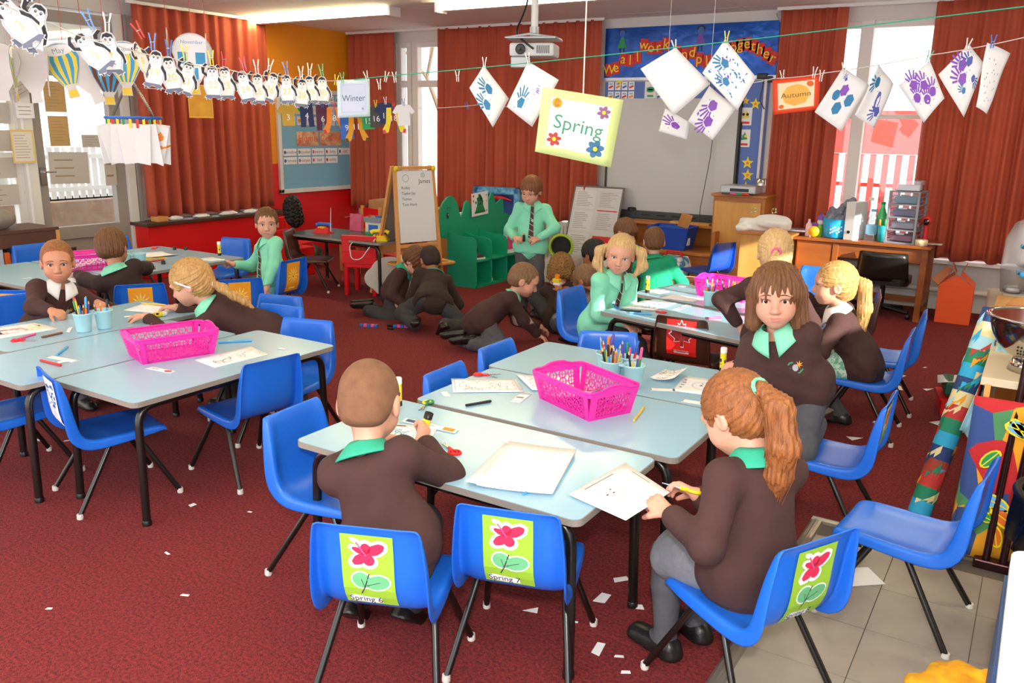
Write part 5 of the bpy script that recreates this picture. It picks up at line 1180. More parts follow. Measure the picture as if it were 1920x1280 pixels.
# 12 crouching child with grey trousers
kid('crouching child in pale sunlit trousers behind the girl with bunches', (-2.74, 6.32, .40), (-2.985, 6.56, .725), 60, (70, 40, 0),
    [((-3.2, 6.7, .35), (-.6, .4, -.6), D, .6), ((-3.0, 6.8, .35), (-.6, .4, -.6), D, .6)], [((-2.78, 6.25, .055), nrm(yv(50))), ((-2.65, 6.42, .055), nrm(yv(50)))], knees=[(-.8, .2, .3), (-.6, .5, .3)],
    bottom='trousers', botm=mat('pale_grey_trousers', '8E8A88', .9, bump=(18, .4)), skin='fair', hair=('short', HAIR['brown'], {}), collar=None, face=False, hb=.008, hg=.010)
# 13 boy in green polo
kid('boy in bright green polo shirt with back to the camera by the wooden shelf', (-2.50, 6.17, .30), (-2.615, 6.31, .705), 22, (28, 14, 0),
    [((-2.78, 6.45, .32), (-.3, .8, -.3), D, .6), ((-2.42, 6.50, .32), (0, .8, -.3), D, .6)], [((-2.58, 6.02, .08), (0, -.8, -.2), (0, 0, -1)), ((-2.44, 6.0, .08), (0, -.8, -.2), (0, 0, -1))], knees=[(0, 1, -.4), (0, 1, -.4)],
    top='polo', collar='green', bottom='dark', hair=('short', HAIR['brown'], dict(th=.006)), face=False, hb=.0075, hg=.009, hem=.07)
# 14, 15 pair crouching on the carpet
kid('child with tousled hair crouching left of the dark-haired boy on the carpet', (-4.62, 5.48, .20), (-4.44, 5.56, .46), -60, (-80, 55, 0),
    [((-4.46, 5.32, .10), (.6, -.2, -.4), D, .6), ((-4.36, 5.36, .10), (.6, -.2, -.4), D, .6)], [((-4.82, 5.36, .07), (-.8, -.3, -.1), (0, 0, -1)), ((-4.74, 5.26, .07), (-.8, -.3, -.1), (0, 0, -1))], knees=[(1, .2, -.5), (1, .1, -.5)],
    bottom='dark', hair=('thick', HAIR['brown'], dict(th=.018, amp=.004)), skin='fair', face=False, hb=.0075, hg=.009, hem=.05)
kid('dark-haired boy squatting on the carpet with back to the camera', (-3.98, 5.20, .235), (-4.225, 5.475, .50), 48, (55, 38, 0),
    [((-4.35, 5.40, .12), (-.4, .4, -.8), D, .6), ((-4.15, 5.55, .12), (-.5, .4, -.7), D, .6)], [((-4.02, 5.02, .07), nrm(V3(.5, -.7, .0)), (-.1, .1, -1)), ((-3.80, 5.08, .085), nrm(yv(60) * .8 + V3(0, 0, -.6)), nrm(V3(-.4, .3, .8)))], knees=[(-1, .2, -.3), (-.4, 1, .3)],
    top='darkjumper', bottom='dark', hair=('buzz', BUZZ['dark'], dict(th=.006)), skin='tan', face=False, hb=.0065, hg=.008, hem=.02)
# 16 girl in white collar
kid('girl with slicked-back auburn hair and white collar at the left cluster', (-4.80, 2.60, .39), (-4.715, 2.655, .79), -108, (-122, 4, 0),
    [((-4.47, 2.72, .565), (.9, -.3, 0), D, .5), ((-4.44, 2.44, .57), (.9, .1, -.05), (0, .3, -.9), .8)],
    [((-4.45, 2.55, .055), nrm(yv(-95))), ((-4.45, 2.70, .055), nrm(yv(-95)))], hair=('tight', HAIR['auburn'], dict(fringe=.048, pole=(0, -.09, .05), amp=.001)), skin='warm', collar='white', badge=True, hb=.005, hg=.007, iris='brown', elbows=[(.1, .8, -.6), (.1, -.9, -.5)], bottom='skirt', hs=1.03)
# 17 boy with back turned
kid('boy with tousled brown hair leaning over the far-left table, seen from behind', (-4.95, 3.28, .40), (-5.075, 3.225, .775), 62, (40, 18, 8),
    [((-5.62, 3.22, .57), (-.6, .6, 0), D, .5), ((-5.30, 3.66, .57), (-.8, .4, 0), D, .5)],
    [((-5.25, 3.30, .055), nrm(yv(60))), ((-5.15, 3.48, .055), nrm(yv(60)))], hair=('thick', HAIR['brown'], dict(amp=.004, th=.013)), skin='warm', collar='mint', face=False, top='darkjumper', hb=.006, hg=.008, elbows=[(-.4, -.9, -.1), (.6, .5, -.5)], hs=1.05)
# 18 leaning girl with headband
g18 = V3(-3.875, 2.90, .725); b18 = yv(122)
kid('blonde girl with white headband and plait leaning over the left cluster in profile', (-3.58, 3.20, .41), tuple(g18), 122, (122, 22, 0),
    [((-3.98, 2.68, .56), (-.8, -.4, 0), D, .4), ((-4.05, 2.92, .56), (-.8, -.4, 0), D, .4)],
    [((-3.75, 3.02, .055), nrm(yv(120))), ((-3.68, 3.18, .055), nrm(yv(120)))], bottom='dark', collar='mint', tie=.2,
    hair=('long', HAIR['blond'], dict(fringe=.028, pole=(0, -.09, .06), freq=50, th=.015, amp=.003, tails=[([g18 - b18 * .105 + V3(.01, 0, .0), g18 - b18 * .16 + V3(.02, 0, -.03), g18 - b18 * .21 + V3(.03, 0, -.07), g18 - b18 * .26 + V3(.03, .01, -.10), g18 - b18 * .30 + V3(.03, .01, -.135)], [.020, .024, .020, .018, .008], dict(name='plait'))], band=(g18 - b18 * .115 + V3(.01, 0, -.005), .02, WCOL, -b18))), hb=.005, hg=.007, hs=1.06)
# headband
hbp = []
for a in np.linspace(-1.75, 1.75, 21):
    hf = yv(122) * math.cos(.38) + V3(0, 0, -math.sin(.38)); hrt = V3(math.cos(math.radians(122)), math.sin(math.radians(122)), 0); hu = np.cross(hrt, hf)
    p = g18 + hrt * math.sin(a) * .099 + (hu * .62 + hf * .78) * math.cos(a) * .118 - hf * .012 - hu * .012; hbp.append(tuple(p))
o = MB().tube(hbp, .0055, 6).build('headband', WCOL); tag(o, 'white headband worn by the girl leaning over the left cluster', 'headband')
# 19 boy in green shirt on the sun chair
kid('boy in mint shirt seated sideways on a sun card chair', (-4.97, 4.46, .395), (-5.035, 4.49, .83), 168, (228, 3, 0),
    [((-4.84, 4.27, .355), (.2, -.2, -.8), (-.6, 0, 0), .3), ((-5.29, 4.36, .50), (-.7, -.3, .2), (0, -.5, -.5), .9)],
    [((-5.32, 4.36, .055), nrm(yv(120))), ((-5.30, 4.52, .055), nrm(yv(105)))], knees=[(-1, -.1, .5), (-1, .1, .5)], top='shirt', collar='mint', tie=.26, hair=('thick', HAIR['brown'], dict(fringe=.040, th=.010)), skin='fair', hb=.0055, hg=.008, hem=.03, bottom='trousers')
o = MB().prism([(-.02, -.008), (.02, -.012), (.015, .012)], 0, .001).build('paper_offcut', SCR); o.matrix_world = TR(-5.37, 4.32, .53, .4, 1.0); tag(o, 'white scrap of paper in the hand of the seated boy in mint shirt', 'paper')
# ================================================================ furniture round the walls
KRAFT = mat('cardboard', 'B98A5E', .85); DTEAL = mat('dark_teal_laminate', '3F5A60', .25); LWOOD = mat('light_beech', 'E0A95A', .45, vary=(3, .3), col2='CF9548', stretch=(6, 6, 1)); GREENB = mat('green_painted_board', '12A27A', .5); SILV = mat('silver_plastic', 'B9BCC0', .35, .3)
# ---- play table and its things
pt = table(-5.70, 6.13, 0, 'dark topped play table holding toy telephones', 'play corner', L=1.24, W=.60, top=DTEAL, z=.525)
def telephone(x, y, rz, label, c1, c2, aerial=False):
    t = thing('toy_telephone', label, 'toy telephone', (x, y, .525), rz, 'toy telephones')
    MB().grid(lambda u, v: ((u - .5) * .17, (v - .5) * .13, .055 * (1 - abs(2 * u - 1) ** 4) * (1 - abs(2 * v - 1) ** 4) + .004), 10, 10).box((0, 0, .003), (.17, .13, .006)).build('body', c1, t)
    MB().tube([(-.085, .02, .07), (-.06, .02, .085), (.06, .02, .085), (.085, .02, .07)], [.022, .016, .016, .022], 10).build('handset', c2, t)
    for i in range(9): MB().lathe([(.008, .05), (.008, .062)], 8, M=Matrix.Translation((-.025 + (i % 3) * .025, -.04 + (i // 3) * .022, 0))).build('button', YEL if c1 is RED else RED, t)
    if aerial: MB().tube([(.09, .0, .02), (.095, .01, .25)], [.005, .002], 6).build('aerial', WHITE, t)
    return t
telephone(-6.02, 6.08, .15, 'red toy telephone with blue handset and white aerial', RED, BLU, True)
telephone(-5.22, 6.00, .5, 'yellow and red toy telephone with a dangling white cord', mat('toy_yellow', 'F4C81A', .35), YEL)
o = MB().tube(bend([(-5.34, 5.98, .55), (-5.42, 5.80, .50), (-5.36, 5.76, .36), (-5.28, 5.80, .36), (-5.2, 5.92, .55)], .06), .005, 6).build('telephone_cord', WHITE); tag(o, 'white cord dangling from the yellow toy telephone over the table edge', 'cord')
# red plastic chairs: boxy nursery chair
def red_chair(x, y, rz, label):
    t = thing('toddler_chair', label, 'chair', (x, y, 0), math.radians(rz), 'red plastic toddler chairs')
    MB().prism(rrect(.34, .32, .04), .27, .305).build('seat', REDP, t, bevel=.008)
    b = MB(); b.box((0, -.15, .40), (.34, .03, .07)).box((0, -.155, .545), (.34, .03, .05)).box((-.13, -.153, .47), (.08, .03, .12)).box((.13, -.153, .47), (.08, .03, .12)); b.build('backrest', REDP, t, bevel=.006)
    MB().box((0, -.15, .34), (.34, .03, .08)).build('back_skirt', REDP, t, bevel=.006)
    for sx in (-1, 1):
        for sy in (-1, 1): MB().lathe([(.022, 0), (.024, .01), (.028, .27)], 12, M=Matrix.Translation((sx * .14, sy * .13, 0))).build('leg', REDP, t)
    return t
red_chair(-5.42, 6.02, 20, 'red plastic toddler chair pushed in at the near side of the play table')
red_chair(-5.42, 6.60, 165, 'red plastic toddler chair behind the easel')
red_chair(-6.95, 6.55, -80, 'red plastic toddler chair under the black wig')
t = thing('wooden_chair', 'red wooden chair with pale posts and a slot in its back, behind the play table', 'chair', (-6.30, 6.92, 0), math.radians(180 - 12))
MB().box((0, 0, .30), (.34, .32, .03)).build('seat', REDP, t, bevel=.005); mb = MB(); mb.box((0, -.16, .50), (.28, .02, .10)).box((0, -.163, .645), (.28, .02, .07)).box((-.10, -.161, .58), (.08, .02, .07)).box((.10, -.161, .58), (.08, .02, .07)); mb.build('backrest', REDP, t, bevel=.004)
for sx in (-1, 1):
    MB().box((sx * .16, -.16, .35), (.04, .035, .70)).build('post', PINE, t, bevel=.006); MB().box((sx * .15, .14, .15), (.04, .04, .30)).build('leg', PINE, t, bevel=.006)
# black wig on a stand
t = thing('wig', 'black curly wig on a stand beside the play table', 'wig', (-6.75, 6.25, .53)); S = Sdf(); S.ell((0, 0, .17), (.09, .10, .15), k=.03).ell((.02, .02, .08), (.08, .09, .1), k=.03)
link('hairpiece', S.mesh('hairpiece', HAIR['black'], .007, streak=lambda P: .006 * (np.sin(P[:, 0] * 180 + 3 * np.sin(P[:, 2] * 90)) + np.sin(P[:, 2] * 160 + 2 * np.sin(P[:, 1] * 120)))), t); MB().lathe([(.06, -.22), (.06, -.21), (.015, -.2), (.015, .05)], 14).build('stand', BLACK, t); t.location = (-6.72, 6.35, .52)
MBx = MB().box((-6.72, 6.35, .15), (.3, .3, .30)).build('stool', REDP, bevel=.01); tag(MBx, 'red box stool under the wig stand', 'stool')
# toy till, pink book, boxes
t = thing('toy_till', 'grey toy cash till with blue screen behind the play table', 'toy till', (-5.55, 6.36, .525), .1)
MB().box((0, 0, .06), (.20, .16, .12)).build('body', mat('cream_plastic', 'E6DFC8', .5), t, bevel=.01); MB().box((0, -.081, .06), (.11, .004, .07)).build('screen', BLU, t); MB().prism(rrect(.26, .2, .06), .12, .165).build('lid', mat('grey_plastic', '84888E', .45), t, bevel=.012); MB().lathe([(.014, .165), (.012, .175)], 10, M=Matrix.Translation((-.07, -.04, 0))).build('button', RED, t); MB().box((.03, -.02, .172), (.07, .04, .014)).build('key', BLU, t, bevel=.003); MB().box((0, -.07, .012), (.2, .03, .024)).build('drawer', GRN, t)
o = MB().box((0, 0, .085), (.15, .025, .17)).build('picture_book', mat('pink_cover', 'E06A86', .6, vary=(18, .3), col2='C94468'), bevel=.002); o.location = (-5.88, 6.40, .525); o.rotation_euler = (-.1, 0, .05); tag(o, 'pink patterned book standing on the play table', 'book')
t = thing('cardboard_box', 'open brown cardboard box in the corner by the curtain', 'box', (-6.70, 8.02, 0), .12)
MB().box((0, 0, .44), (.52, .42, .50)).build('carton', KRAFT, t, bevel=.004); MB().box((-.02, .28, .74), (.5, .16, .008), M=Matrix.Rotation(0, 4, 'X')).build('flap', KRAFT, t); o = MB().box((-.36, 0, .62), (.2, .4, .008)).build('flap', KRAFT, t); o.rotation_euler = (0, -.3, 0)
MB().box((0, -.0, .1), (.5, .4, .2)).build('lower_carton', KRAFT, t)
o = MB().box((0, 0, .31), (.24, .30, .62)).box((0, -.153, .42), (.16, .006, .2), 1).build('pine_cabinet', [LWOOD, KRAFT], bevel=.004); o.location = (-6.15, 8.1, 0); tag(o, 'narrow pine cabinet behind the easel', 'cabinet')
# ---- easel
t = thing('easel', 'wooden easel with a white board written in marker', 'easel', (-4.93, 6.15, 0), 0)
ey = Vector((.33, .944, 0)); ex = Vector((.944, -.33, 0))     # along the board, and out of its face
E3 = lambda a, b, z: tuple(ey * a + ex * b + Vector((0, 0, z)))
def bar(a, b, w_, d_, name, m=PINE, par=None):
    a, b = Vector(a), Vector(b); dd = b - a; L = dd.length
    Mx = Matrix.Translation((a + b) / 2) @ dd.to_track_quat('Z', 'Y').to_matrix().to_4x4(); return MB().box((0, 0, 0), (w_, d_, L), M=Mx).build(name, m, par if par is not None else t, bevel=.003)
for s_ in (-1, 1):
    bar(E3(s_ * .235, .13, 0), E3(s_ * .20, .0, 1.21), .034, .034, 'front_leg'); bar(E3(s_ * .235, -.40, 0), E3(s_ * .20, -.03, 1.21), .034, .034, 'back_leg')
bar(E3(-.20, .0, 1.195), E3(.20, 0, 1.195), .05, .03, 'top_rail'); bar(E3(-.22, .075, .50), E3(.22, .075, .50), .04, .03, 'rail'); bar(E3(-.22, -.25, .50), E3(.22, -.25, .50), .04, .03, 'rail')
wbm = mat('whiteboard_white', 'E3E4E8', .3)
fb = lambda u, v, e: tuple(Vector(E3(u, .072 - .066 * (v - .53) / .64 + .012 + e, v)))
MB().add([fb(-.195, .53, 0), fb(.195, .53, 0), fb(.195, 1.17, 0), fb(-.195, 1.17, 0), fb(-.195, .53, -.012), fb(.195, .53, -.012), fb(.195, 1.17, -.012), fb(-.195, 1.17, -.012)], [(0, 1, 2, 3), (7, 6, 5, 4), (0, 4, 5, 1), (1, 5, 6, 2), (2, 6, 7, 3), (3, 7, 4, 0)]).build('white_board', wbm, t)
gb = lambda u, v: tuple(Vector(E3(u, -.25 + .21 * (v - .53) / .64 - .01, v)))
MB().add([gb(-.195, .53), gb(.195, .53), gb(.195, 1.17), gb(-.195, 1.17)], [(0, 1, 2, 3)]).build('back_board', mat('chalk_grey', '8C8078', .7), t, thick=.01)
A = Art(); A.ring(-.10, 1.105, .030, .033, DKGREY, 1); A.ring(.085, 1.13, .018, .021, DKGREY, 1); A.text('G', .03, .085, 1.13, DKGREY, 1); A.text('James', .055, .10, 1.075, DKGREY, 1)
for i, tx in enumerate(('Rudey', 'Taylor Jay', 'Tomas', 'Tom Hank')): A.text(tx, .036, -.15, 1.02 - i * .05, DKGREY, 1, align='LEFT')
A.build('handwriting', fb, t, .001)
for s_ in (-1, 1): MB().lathe([(.0, .0), (.026, .002), (.026, .012), (0, .014)], 14, M=Matrix.Translation(E3(s_ * .2, .02, 1.19)) @ Matrix.Rotation(PI / 2, 4, 'Y')).build('clip', YEL, t)
bar(E3(-.26, .26, .34), E3(.26, .26, .34), .05, .02, 'tray_edge'); bar(E3(-.26, -.02, .34), E3(.26, -.02, .34), .05, .02, 'tray_edge'); bar(E3(-.26, -.02, .34), E3(-.26, .26, .34), .05, .02, 'tray_edge'); bar(E3(.26, -.02, .34), E3(.26, .26, .34), .05, .02, 'tray_edge')
MB().add([E3(-.25, -.02, .325), E3(.25, -.02, .325), E3(.25, .26, .325), E3(-.25, .26, .325)], [(0, 1, 2, 3)]).build('tray_base', PINE, t, thick=.01)
o = MB().tube([E3(-.2, .06, .385), E3(.2, .06, .385)], .035, 12).build('paper_roll', PAPER); o.location = t.location; tag(o, 'white paper roll lying in the easel tray', 'paper roll')
o = MB().box((0, 0, 0), (.09, .06, .03)).build('board_rubber', mat('blue_felt', '5E86A8', .8), bevel=.01); o.location = Vector(t.location) + Vector(E3(.02, .17, .36)); tag(o, 'blue board rubber in the easel tray', 'board rubber')
# white cloud-shaped cut-out leaning under the easel
pts = []
for i in range(40):
    a = 2 * PI * i / 40; r_ = 1 + .12 * abs(math.sin(2.5 * a)); pts.append((.26 * r_ * math.cos(a), .17 * r_ * math.sin(a)))
o = MB().prism(pts, 0, .012).build('cloud_cutout', mat('white_board_card', 'E6E2DA', .7)); o.matrix_world = Matrix.Translation((-5.12, 6.05, .19)) @ rotz(math.radians(70)) @ Matrix.Rotation(PI / 2 - .12, 4, 'X'); tag(o, 'white cloud shaped board propped beneath the easel', 'cut-out')
# ---- green animal shelf
t = thing('animal_shelf', 'green painted dinosaur shaped shelf unit with cubby holes', 'shelf', (-4.70, 6.83, 0))
YZ = lambda y, z, x=0: (x, y - 6.83, z)
outl = [(6.93, .0), (6.90, .05), (6.86, .12), (6.885, .20), (6.906, .28), (6.91, .36), (6.895, .45), (6.865, .51), (6.80, .475), (6.735, .50), (6.715, .60), (6.725, .70), (6.728, .787), (6.768, .836), (6.832, .879), (6.896, .894), (6.953, .872), (7.002, .807), (7.061, .667), (7.103, .713), (7.145, .817), (7.178, .830), (7.21, .821), (7.249, .74), (7.36, .765), (7.516, .763), (7.589, .819), (7.625, .885), (7.650, .887), (7.681, .834), (7.711, .76), (7.777, .787), (7.82, .812), (7.854, .808), (7.877, .655), (7.977, .632), (8.098, .59), (8.13, .42), (8.13, 0)]
vs = [YZ(y, z, -.35) for y, z in outl] + [YZ(y, z, -.37) for y, z in outl]; n = len(outl)
MB().add(vs, [tuple(range(n)), tuple(range(2 * n - 1, n - 1, -1))] + [(i, i + n, (i + 1) % n + n, (i + 1) % n) for i in range(n)]).build('back_panel', GREENB, t)
def part_panel(y, h0, name):
    pr = [(0, 0), (0, h0 - .05)] + [(-.09 * (1 - math.cos(a)) - .0, h0 - .05 + .06 * math.sin(a)) for a in [PI / 2 * i / 6 for i in range(1, 7)]] + [(-.22, h0 + .015), (-.35, h0 + .05), (-.35, 0)]
    k = len(pr); v = [(x, y - .009 - 6.83, z) for x, z in pr] + [(x, y + .009 - 6.83, z) for x, z in pr]
    return MB().add(v, [tuple(range(k)), tuple(range(2 * k - 1, k - 1, -1))] + [(i, i + k, (i + 1) % k + k, (i + 1) % k) for i in range(k)]).build(name, GREENB, t)
for y, h0 in ((6.84, .50), (7.115, .47), (7.405, .47), (7.70, .42), (7.99, .40)): part_panel(y, h0, 'partition')
MB().box((-.175, .58, .265), (.35, 1.16, .016)).build('shelf_board', GREENB, t); MB().box((-.175, .58, .012), (.35, 1.16, .024)).build('base_board', GREENB, t)
A = Art(); A.ell(6.835, .70, .020, .030, BLACK, 1); A.ell(6.842, .71, .006, .009, PAPER, 2); A.ring(6.85, .73, .05, .054, INK, 1, a0=.6, a1=2.4); A.line([(6.80, .474), (6.86, .50)], .004, INK, 1)
A.build('painted_eye', lambda y, z, e: YZ(y, z, -.349 + e), t, .0008)
A = Art(); A.rect(0, 0, .30, .235, PAPER, 1); A.poly([(-.10, -.09), (-.06, -.02), (-.045, .06), (-.015, .09), (.0, .105), (.02, .09), (.05, .05), (.06, -.02), (.10, -.09)], mat('monster_green', '1F8A57', .6), 2)
for i in range(9): A.poly([(-.105 + i * .022, -.095), (-.095 + i * .022, -.07), (-.085 + i * .022, -.095)], MATS['monster_green'], 2)
for i in range(5): A.star(-.075 + .03 * i, .02 + .035 * (2 - abs(i - 2)), .022, MATS['monster_green'], 2, 5, .5)
A.ell(-.018, .04, .008, .008, INK, 3); A.ell(.018, .04, .008, .008, INK, 3); A.ell(0, 0, .02, .006, INK, 3); A.ell(-.12, .09, .014, .014, RED, 2); A.ell(-.12, .04, .015, .015, ORG, 2); A.ell(.12, .08, .012, .012, LBLU, 2); A.ell(.12, -.08, .012, .012, LBLU, 2); A.ell(.12, .02, .010, .010, YEL, 2); A.rect(.06, -.09, .03, .012, RED, 3)
o = MB().box((0, 0, 0), (.302, .237, .003)).build('poster', PAPER); o.matrix_world = upright((-5.025, 7.37, .785), PI / 2, 0, .05); tag(o, 'poster of a green monster taped to the dinosaur shaped shelf', 'poster'); A.build('picture', flat(Matrix.Translation((0, 0, .001))), o)
t2 = thing('plimsoll', 'dark plimsoll with white sole in the upper cubby of the dinosaur shaped shelf', 'shoe', (-4.80, 6.97, .273), 1.2); S = Sdf(); S.cap((-.07, 0, .035), (.07, 0, .025), .035, .028, .02).half((0, 0, 0), (0, 0, -1), (-.2, -.2, -.2), (.2, .2, .2)); link('upper', S.mesh('upper', DKGREY, .006), t2); MB().prism(rrect(.22, .085, .04), 0, .014).build('sole', WHITE, t2)
o = MB().ball((0, 0, .08), (.10, .12, .08), 14).build('cap', DKGREY); o.location = (-4.90, 6.98, .275); tag(o, 'dark folded cap in the upper cubby behind the plimsoll', 'cap')
o = MB().box((0, 0, .012), (.06, .05, .02)).box((.02, .02, .02), (.03, .03, .03)).build('crumpled_label', PAPER, bevel=.004); o.location = (-4.76, 7.14, .025); tag(o, 'white scrap in the lower cubby of the dinosaur shaped shelf', 'paper')
o = MB().box((0, 0, .13), (.18, .03, .26), 0).box((.0, -.017, .13), (.12, .003, .18), 1).build('board_book', [PAPER, PNK]); o.location = (-4.76, 7.56, .275); o.rotation_euler = (0, 0, 1.4); tag(o, 'pale pink and white book standing on the right cubby of the shelf', 'book')
t2 = thing('toy_castle', 'blue patterned toy playhouse on the window ledge behind the dinosaur shaped shelf', 'toy house', (-5.35, 8.22, .50), .05); BPAT = mat('blue_pattern', '2D7FC4', .5, vary=(20, .15), col2='7FC0E4')
mb = MB(); mb.box((0, 0, .36), (.62, .12, .08)).box((-.27, 0, .20), (.08, .12, .40)).box((.27, 0, .20), (.08, .12, .40)).box((0, 0, .02), (.62, .12, .04)); mb.build('frame', BPAT, t2, bevel=.015); MB().box((0, .04, .19), (.5, .02, .32)).build('back', mat('navy_board', '27509A', .6), t2); MB().grid(lambda u, v: (-.2 + u * .4, -.03, .26 + .05 * v * math.sin(PI * u)), 8, 2).build('awning', RED, t2, thick=.01)
MB().box((-5.35, 8.22, .24), (.66, .2, .5)).build('low_cupboard', GREYW, bevel=.006); tag(COL.objects[-1], 'low grey cupboard under the blue toy playhouse', 'cupboard')
# radiator
t = thing('radiator', 'white column radiator below the wide rust curtain', 'radiator', (-4.62, 8.50, .09))
for i in range(16): MB().box((-.36 + i * .048, 0, .22), (.034, .07, .44)).build('fin', WHITE, t, bevel=.008)
for z in (.03, .41): MB().tube([(-.38, 0, z), (.38, 0, z)], .022, 8).build('header', WHITE, t)
for x in (-.3, .3): MB().box((x, 0, -.045), (.03, .06, .09)).build('foot', WHITE, t)
# lime tub on a white cube
t = thing('lime_tub', 'lime green plastic tub lying on its side beside the standing boy', 'tub', (-4.32, 7.80, .36), .5)
MB().lathe([(.001, -.14), (.11, -.14), (.125, -.05), (.13, .08), (.118, .09), (.105, .06), (.10, -.11), (.001, -.12)], 22, M=Matrix.Rotation(PI / 2, 4, 'X')).build('shell', mat('lime_plastic', 'A7D22B', .4), t); MB().lathe([(.001, .0), (.102, .0)], 22, M=Matrix.Rotation(PI / 2, 4, 'X') @ Matrix.Translation((0, 0, .02))).build('inside', DKGREY, t); t.location = (-4.25, 7.75, .37)
o = MB().box((0, 0, .12), (.32, .34, .24)).build('storage_cube', GREYW, bevel=.006); o.location = (-4.25, 7.75, 0); tag(o, 'pale storage cube under the lime green tub', 'box')
o = MB().box((0, 0, .06), (.14, .14, .12)).build('purple_block', PUR, bevel=.01); o.location = (-4.05, 7.42, 0); tag(o, 'purple block on the carpet near the standing boy', 'block')
# leaning display board
t = thing('display_board', 'tall framed board of printed sheets leaning below the teaching board', 'board', (-4.16, 8.10, 0)); LB = Matrix.Translation((0, 0, 0)) @ rotz(.0) @ Matrix.Rotation(PI / 2 - .32, 4, 'X')
MB().box((0, .505, -.008), (.60, 1.01, .016), M=LB).build('backing', mat('board_frame_grey', '6E6A6C', .5), t); MB().box((0, .505, .001), (.565, .97, .004), M=LB).build('sheet', mat('printed_grey_sheet', 'D2D1D6', .7), t)
A = Art()
for i, (x, y, w_, h_) in enumerate(((-.14, .86, .24, .2), (.14, .86, .24, .2), (-.14, .62, .24, .22), (.14, .62, .24, .22), (-.14, .36, .24, .24), (-.14, .12, .24, .2))): A.rect(x, y, w_, h_, mat('printed_sheet_%d' % (i % 2), ('DADADF', 'CFCED4')[i % 2], .7), 1); A.lines_of_writing(x, y, w_ * .85, h_ * .85, 9, mat('faint_print', 'A5A4AC', .8), 2)
A.rect(.145, .74, .24, .012, RED, 2); A.rect(.135, .40, .22, .12, RED, 2); A.rect(.10, .16, .04, .3, RED, 2); A.rect(.2, .15, .14, .28, PAPER, 2)
A.build('printed_sheets', lambda x, y, e: tuple(LB @ Vector((x, y, .003 + e))), t, .0006)
# ---- teaching board, shelf, cupboard
t = thing('interactive_whiteboard', 'large white interactive board with a dark tray on the back wall', 'whiteboard', (-3.43, 8.60, 0))
MB().box((0, -.03, 1.30), (1.42, .05, 1.17)).build('surface', mat('board_surface', 'C7C7C9', .35), t, bevel=.004); MB().box((0, -.05, .675), (1.46, .11, .085)).build('tray', mat('tray_dark', '3B4045', .5), t, bevel=.01)
for s_ in (-1, 1): MB().box((s_ * .72, -.03, 1.30), (.025, .06, 1.19)).build('side_frame', mat('frame_dark', '2E3236', .5), t)
MB().lathe([(.05, 0), (.045, .03), (.02, .035)], 14, M=Matrix.Translation((-.38, -.08, .715))).build('puck', BLACK, t)
for i in range(4): MB().box((-.2 + i * .17, -.107, .68), (.10, .006, .018)).build('slot', BLACK, t)
o = MB().tube(bend([(-2.99, 8.55, 2.05), (-2.95, 8.5, 1.4), (-3.02, 8.45, .75), (-2.98, 8.40, .6)], .2), .004, 6).build('board_cable', DKGREY); tag(o, 'thin grey cable hanging down the right side of the white board', 'cable')
t = thing('wooden_shelf_unit', 'honey wooden stepped shelf below the teaching board', 'shelf', (-3.18, 8.20, 0))
MB().box((0, .22, .32), (1.04, .04, .64)).build('back_board', WOOD, t, bevel=.004); MB().box((0, .12, .625), (1.04, .22, .025)).build('top_shelf', WOOD, t, bevel=.004); MB().box((0, -.08, .40), (1.04, .56, .03)).build('middle_shelf', WOOD, t, bevel=.004); MB().box((0, -.30, .19), (1.04, .02, .38)).build('front_board', WOOD, t); MB().box((.05, -.55, .18), (1.0, .50, .03)).build('bench', WOOD, t, bevel=.004); MB().box((.05, -.79, .085), (1.0, .02, .17)).build('bench_front', WOOD, t)
for s_ in (-1, 1): MB().box((s_ * .51, -.03, .31), (.025, .5, .62)).build('side', WOOD, t); MB().box((s_ * .45, -.3, .09), (.03, .9, .17)).build('bench_side', WOOD, t)
t = thing('storage_bin', 'deep blue plastic bin on the honey wooden shelf', 'bin', (-3.13, 8.02, .416), .0)
mb = MB(); w0, w1 = .17, .21
for i, (a, b) in enumerate((((-1, -1), (1, -1)), ((1, -1), (1, 1)), ((1, 1), (-1, 1)), ((-1, 1), (-1, -1)))): mb.add([(a[0] * w0, a[1] * .12, 0), (b[0] * w0, b[1] * .12, 0), (b[0] * w1, b[1] * .15, .22), (a[0] * w1, a[1] * .15, .22)], [(0, 1, 2, 3)])
mb.add([(-w0, -.12, 0), (w0, -.12, 0), (w0, .12, 0), (-w0, .12, 0)], [(3, 2, 1, 0)]); mb.build('tub', BLUEP2, t, thick=.008); MB().tube([(x, y, .22) for x, y in rrect(2 * w1, .3, .02, 3)], .009, 6, closed=True).build('rim', BLUEP2, t); MB().box((.19, -.05, .12), (.012, .06, .14)).build('label', PAPER, t)
o = MB().box((0, 0, 0), (.11, .018, .14)).build('wooden_tablet', PINE, bevel=.003); o.matrix_world = TR(-3.00, 8.0, .70, .5, .3, .25); tag(o, 'small wooden tablet sticking out of the blue bin', 'board')
o = MB().box((0, 0, .010), (.42, .10, .02)).build('ruler_strip', LWOOD); o.location = (-3.05, 8.30, .638); tag(o, 'pale wooden strip on the top shelf below the white board tray', 'strip')
t = thing('toy_carrier', 'blue and white cow patterned toy case with red handle', 'toy case', (-2.98, 7.70, .196), -.1); COWB = mat('cow_blue', '2F9BD0', .45, vary=(14, .06), col2='F2F4F6')
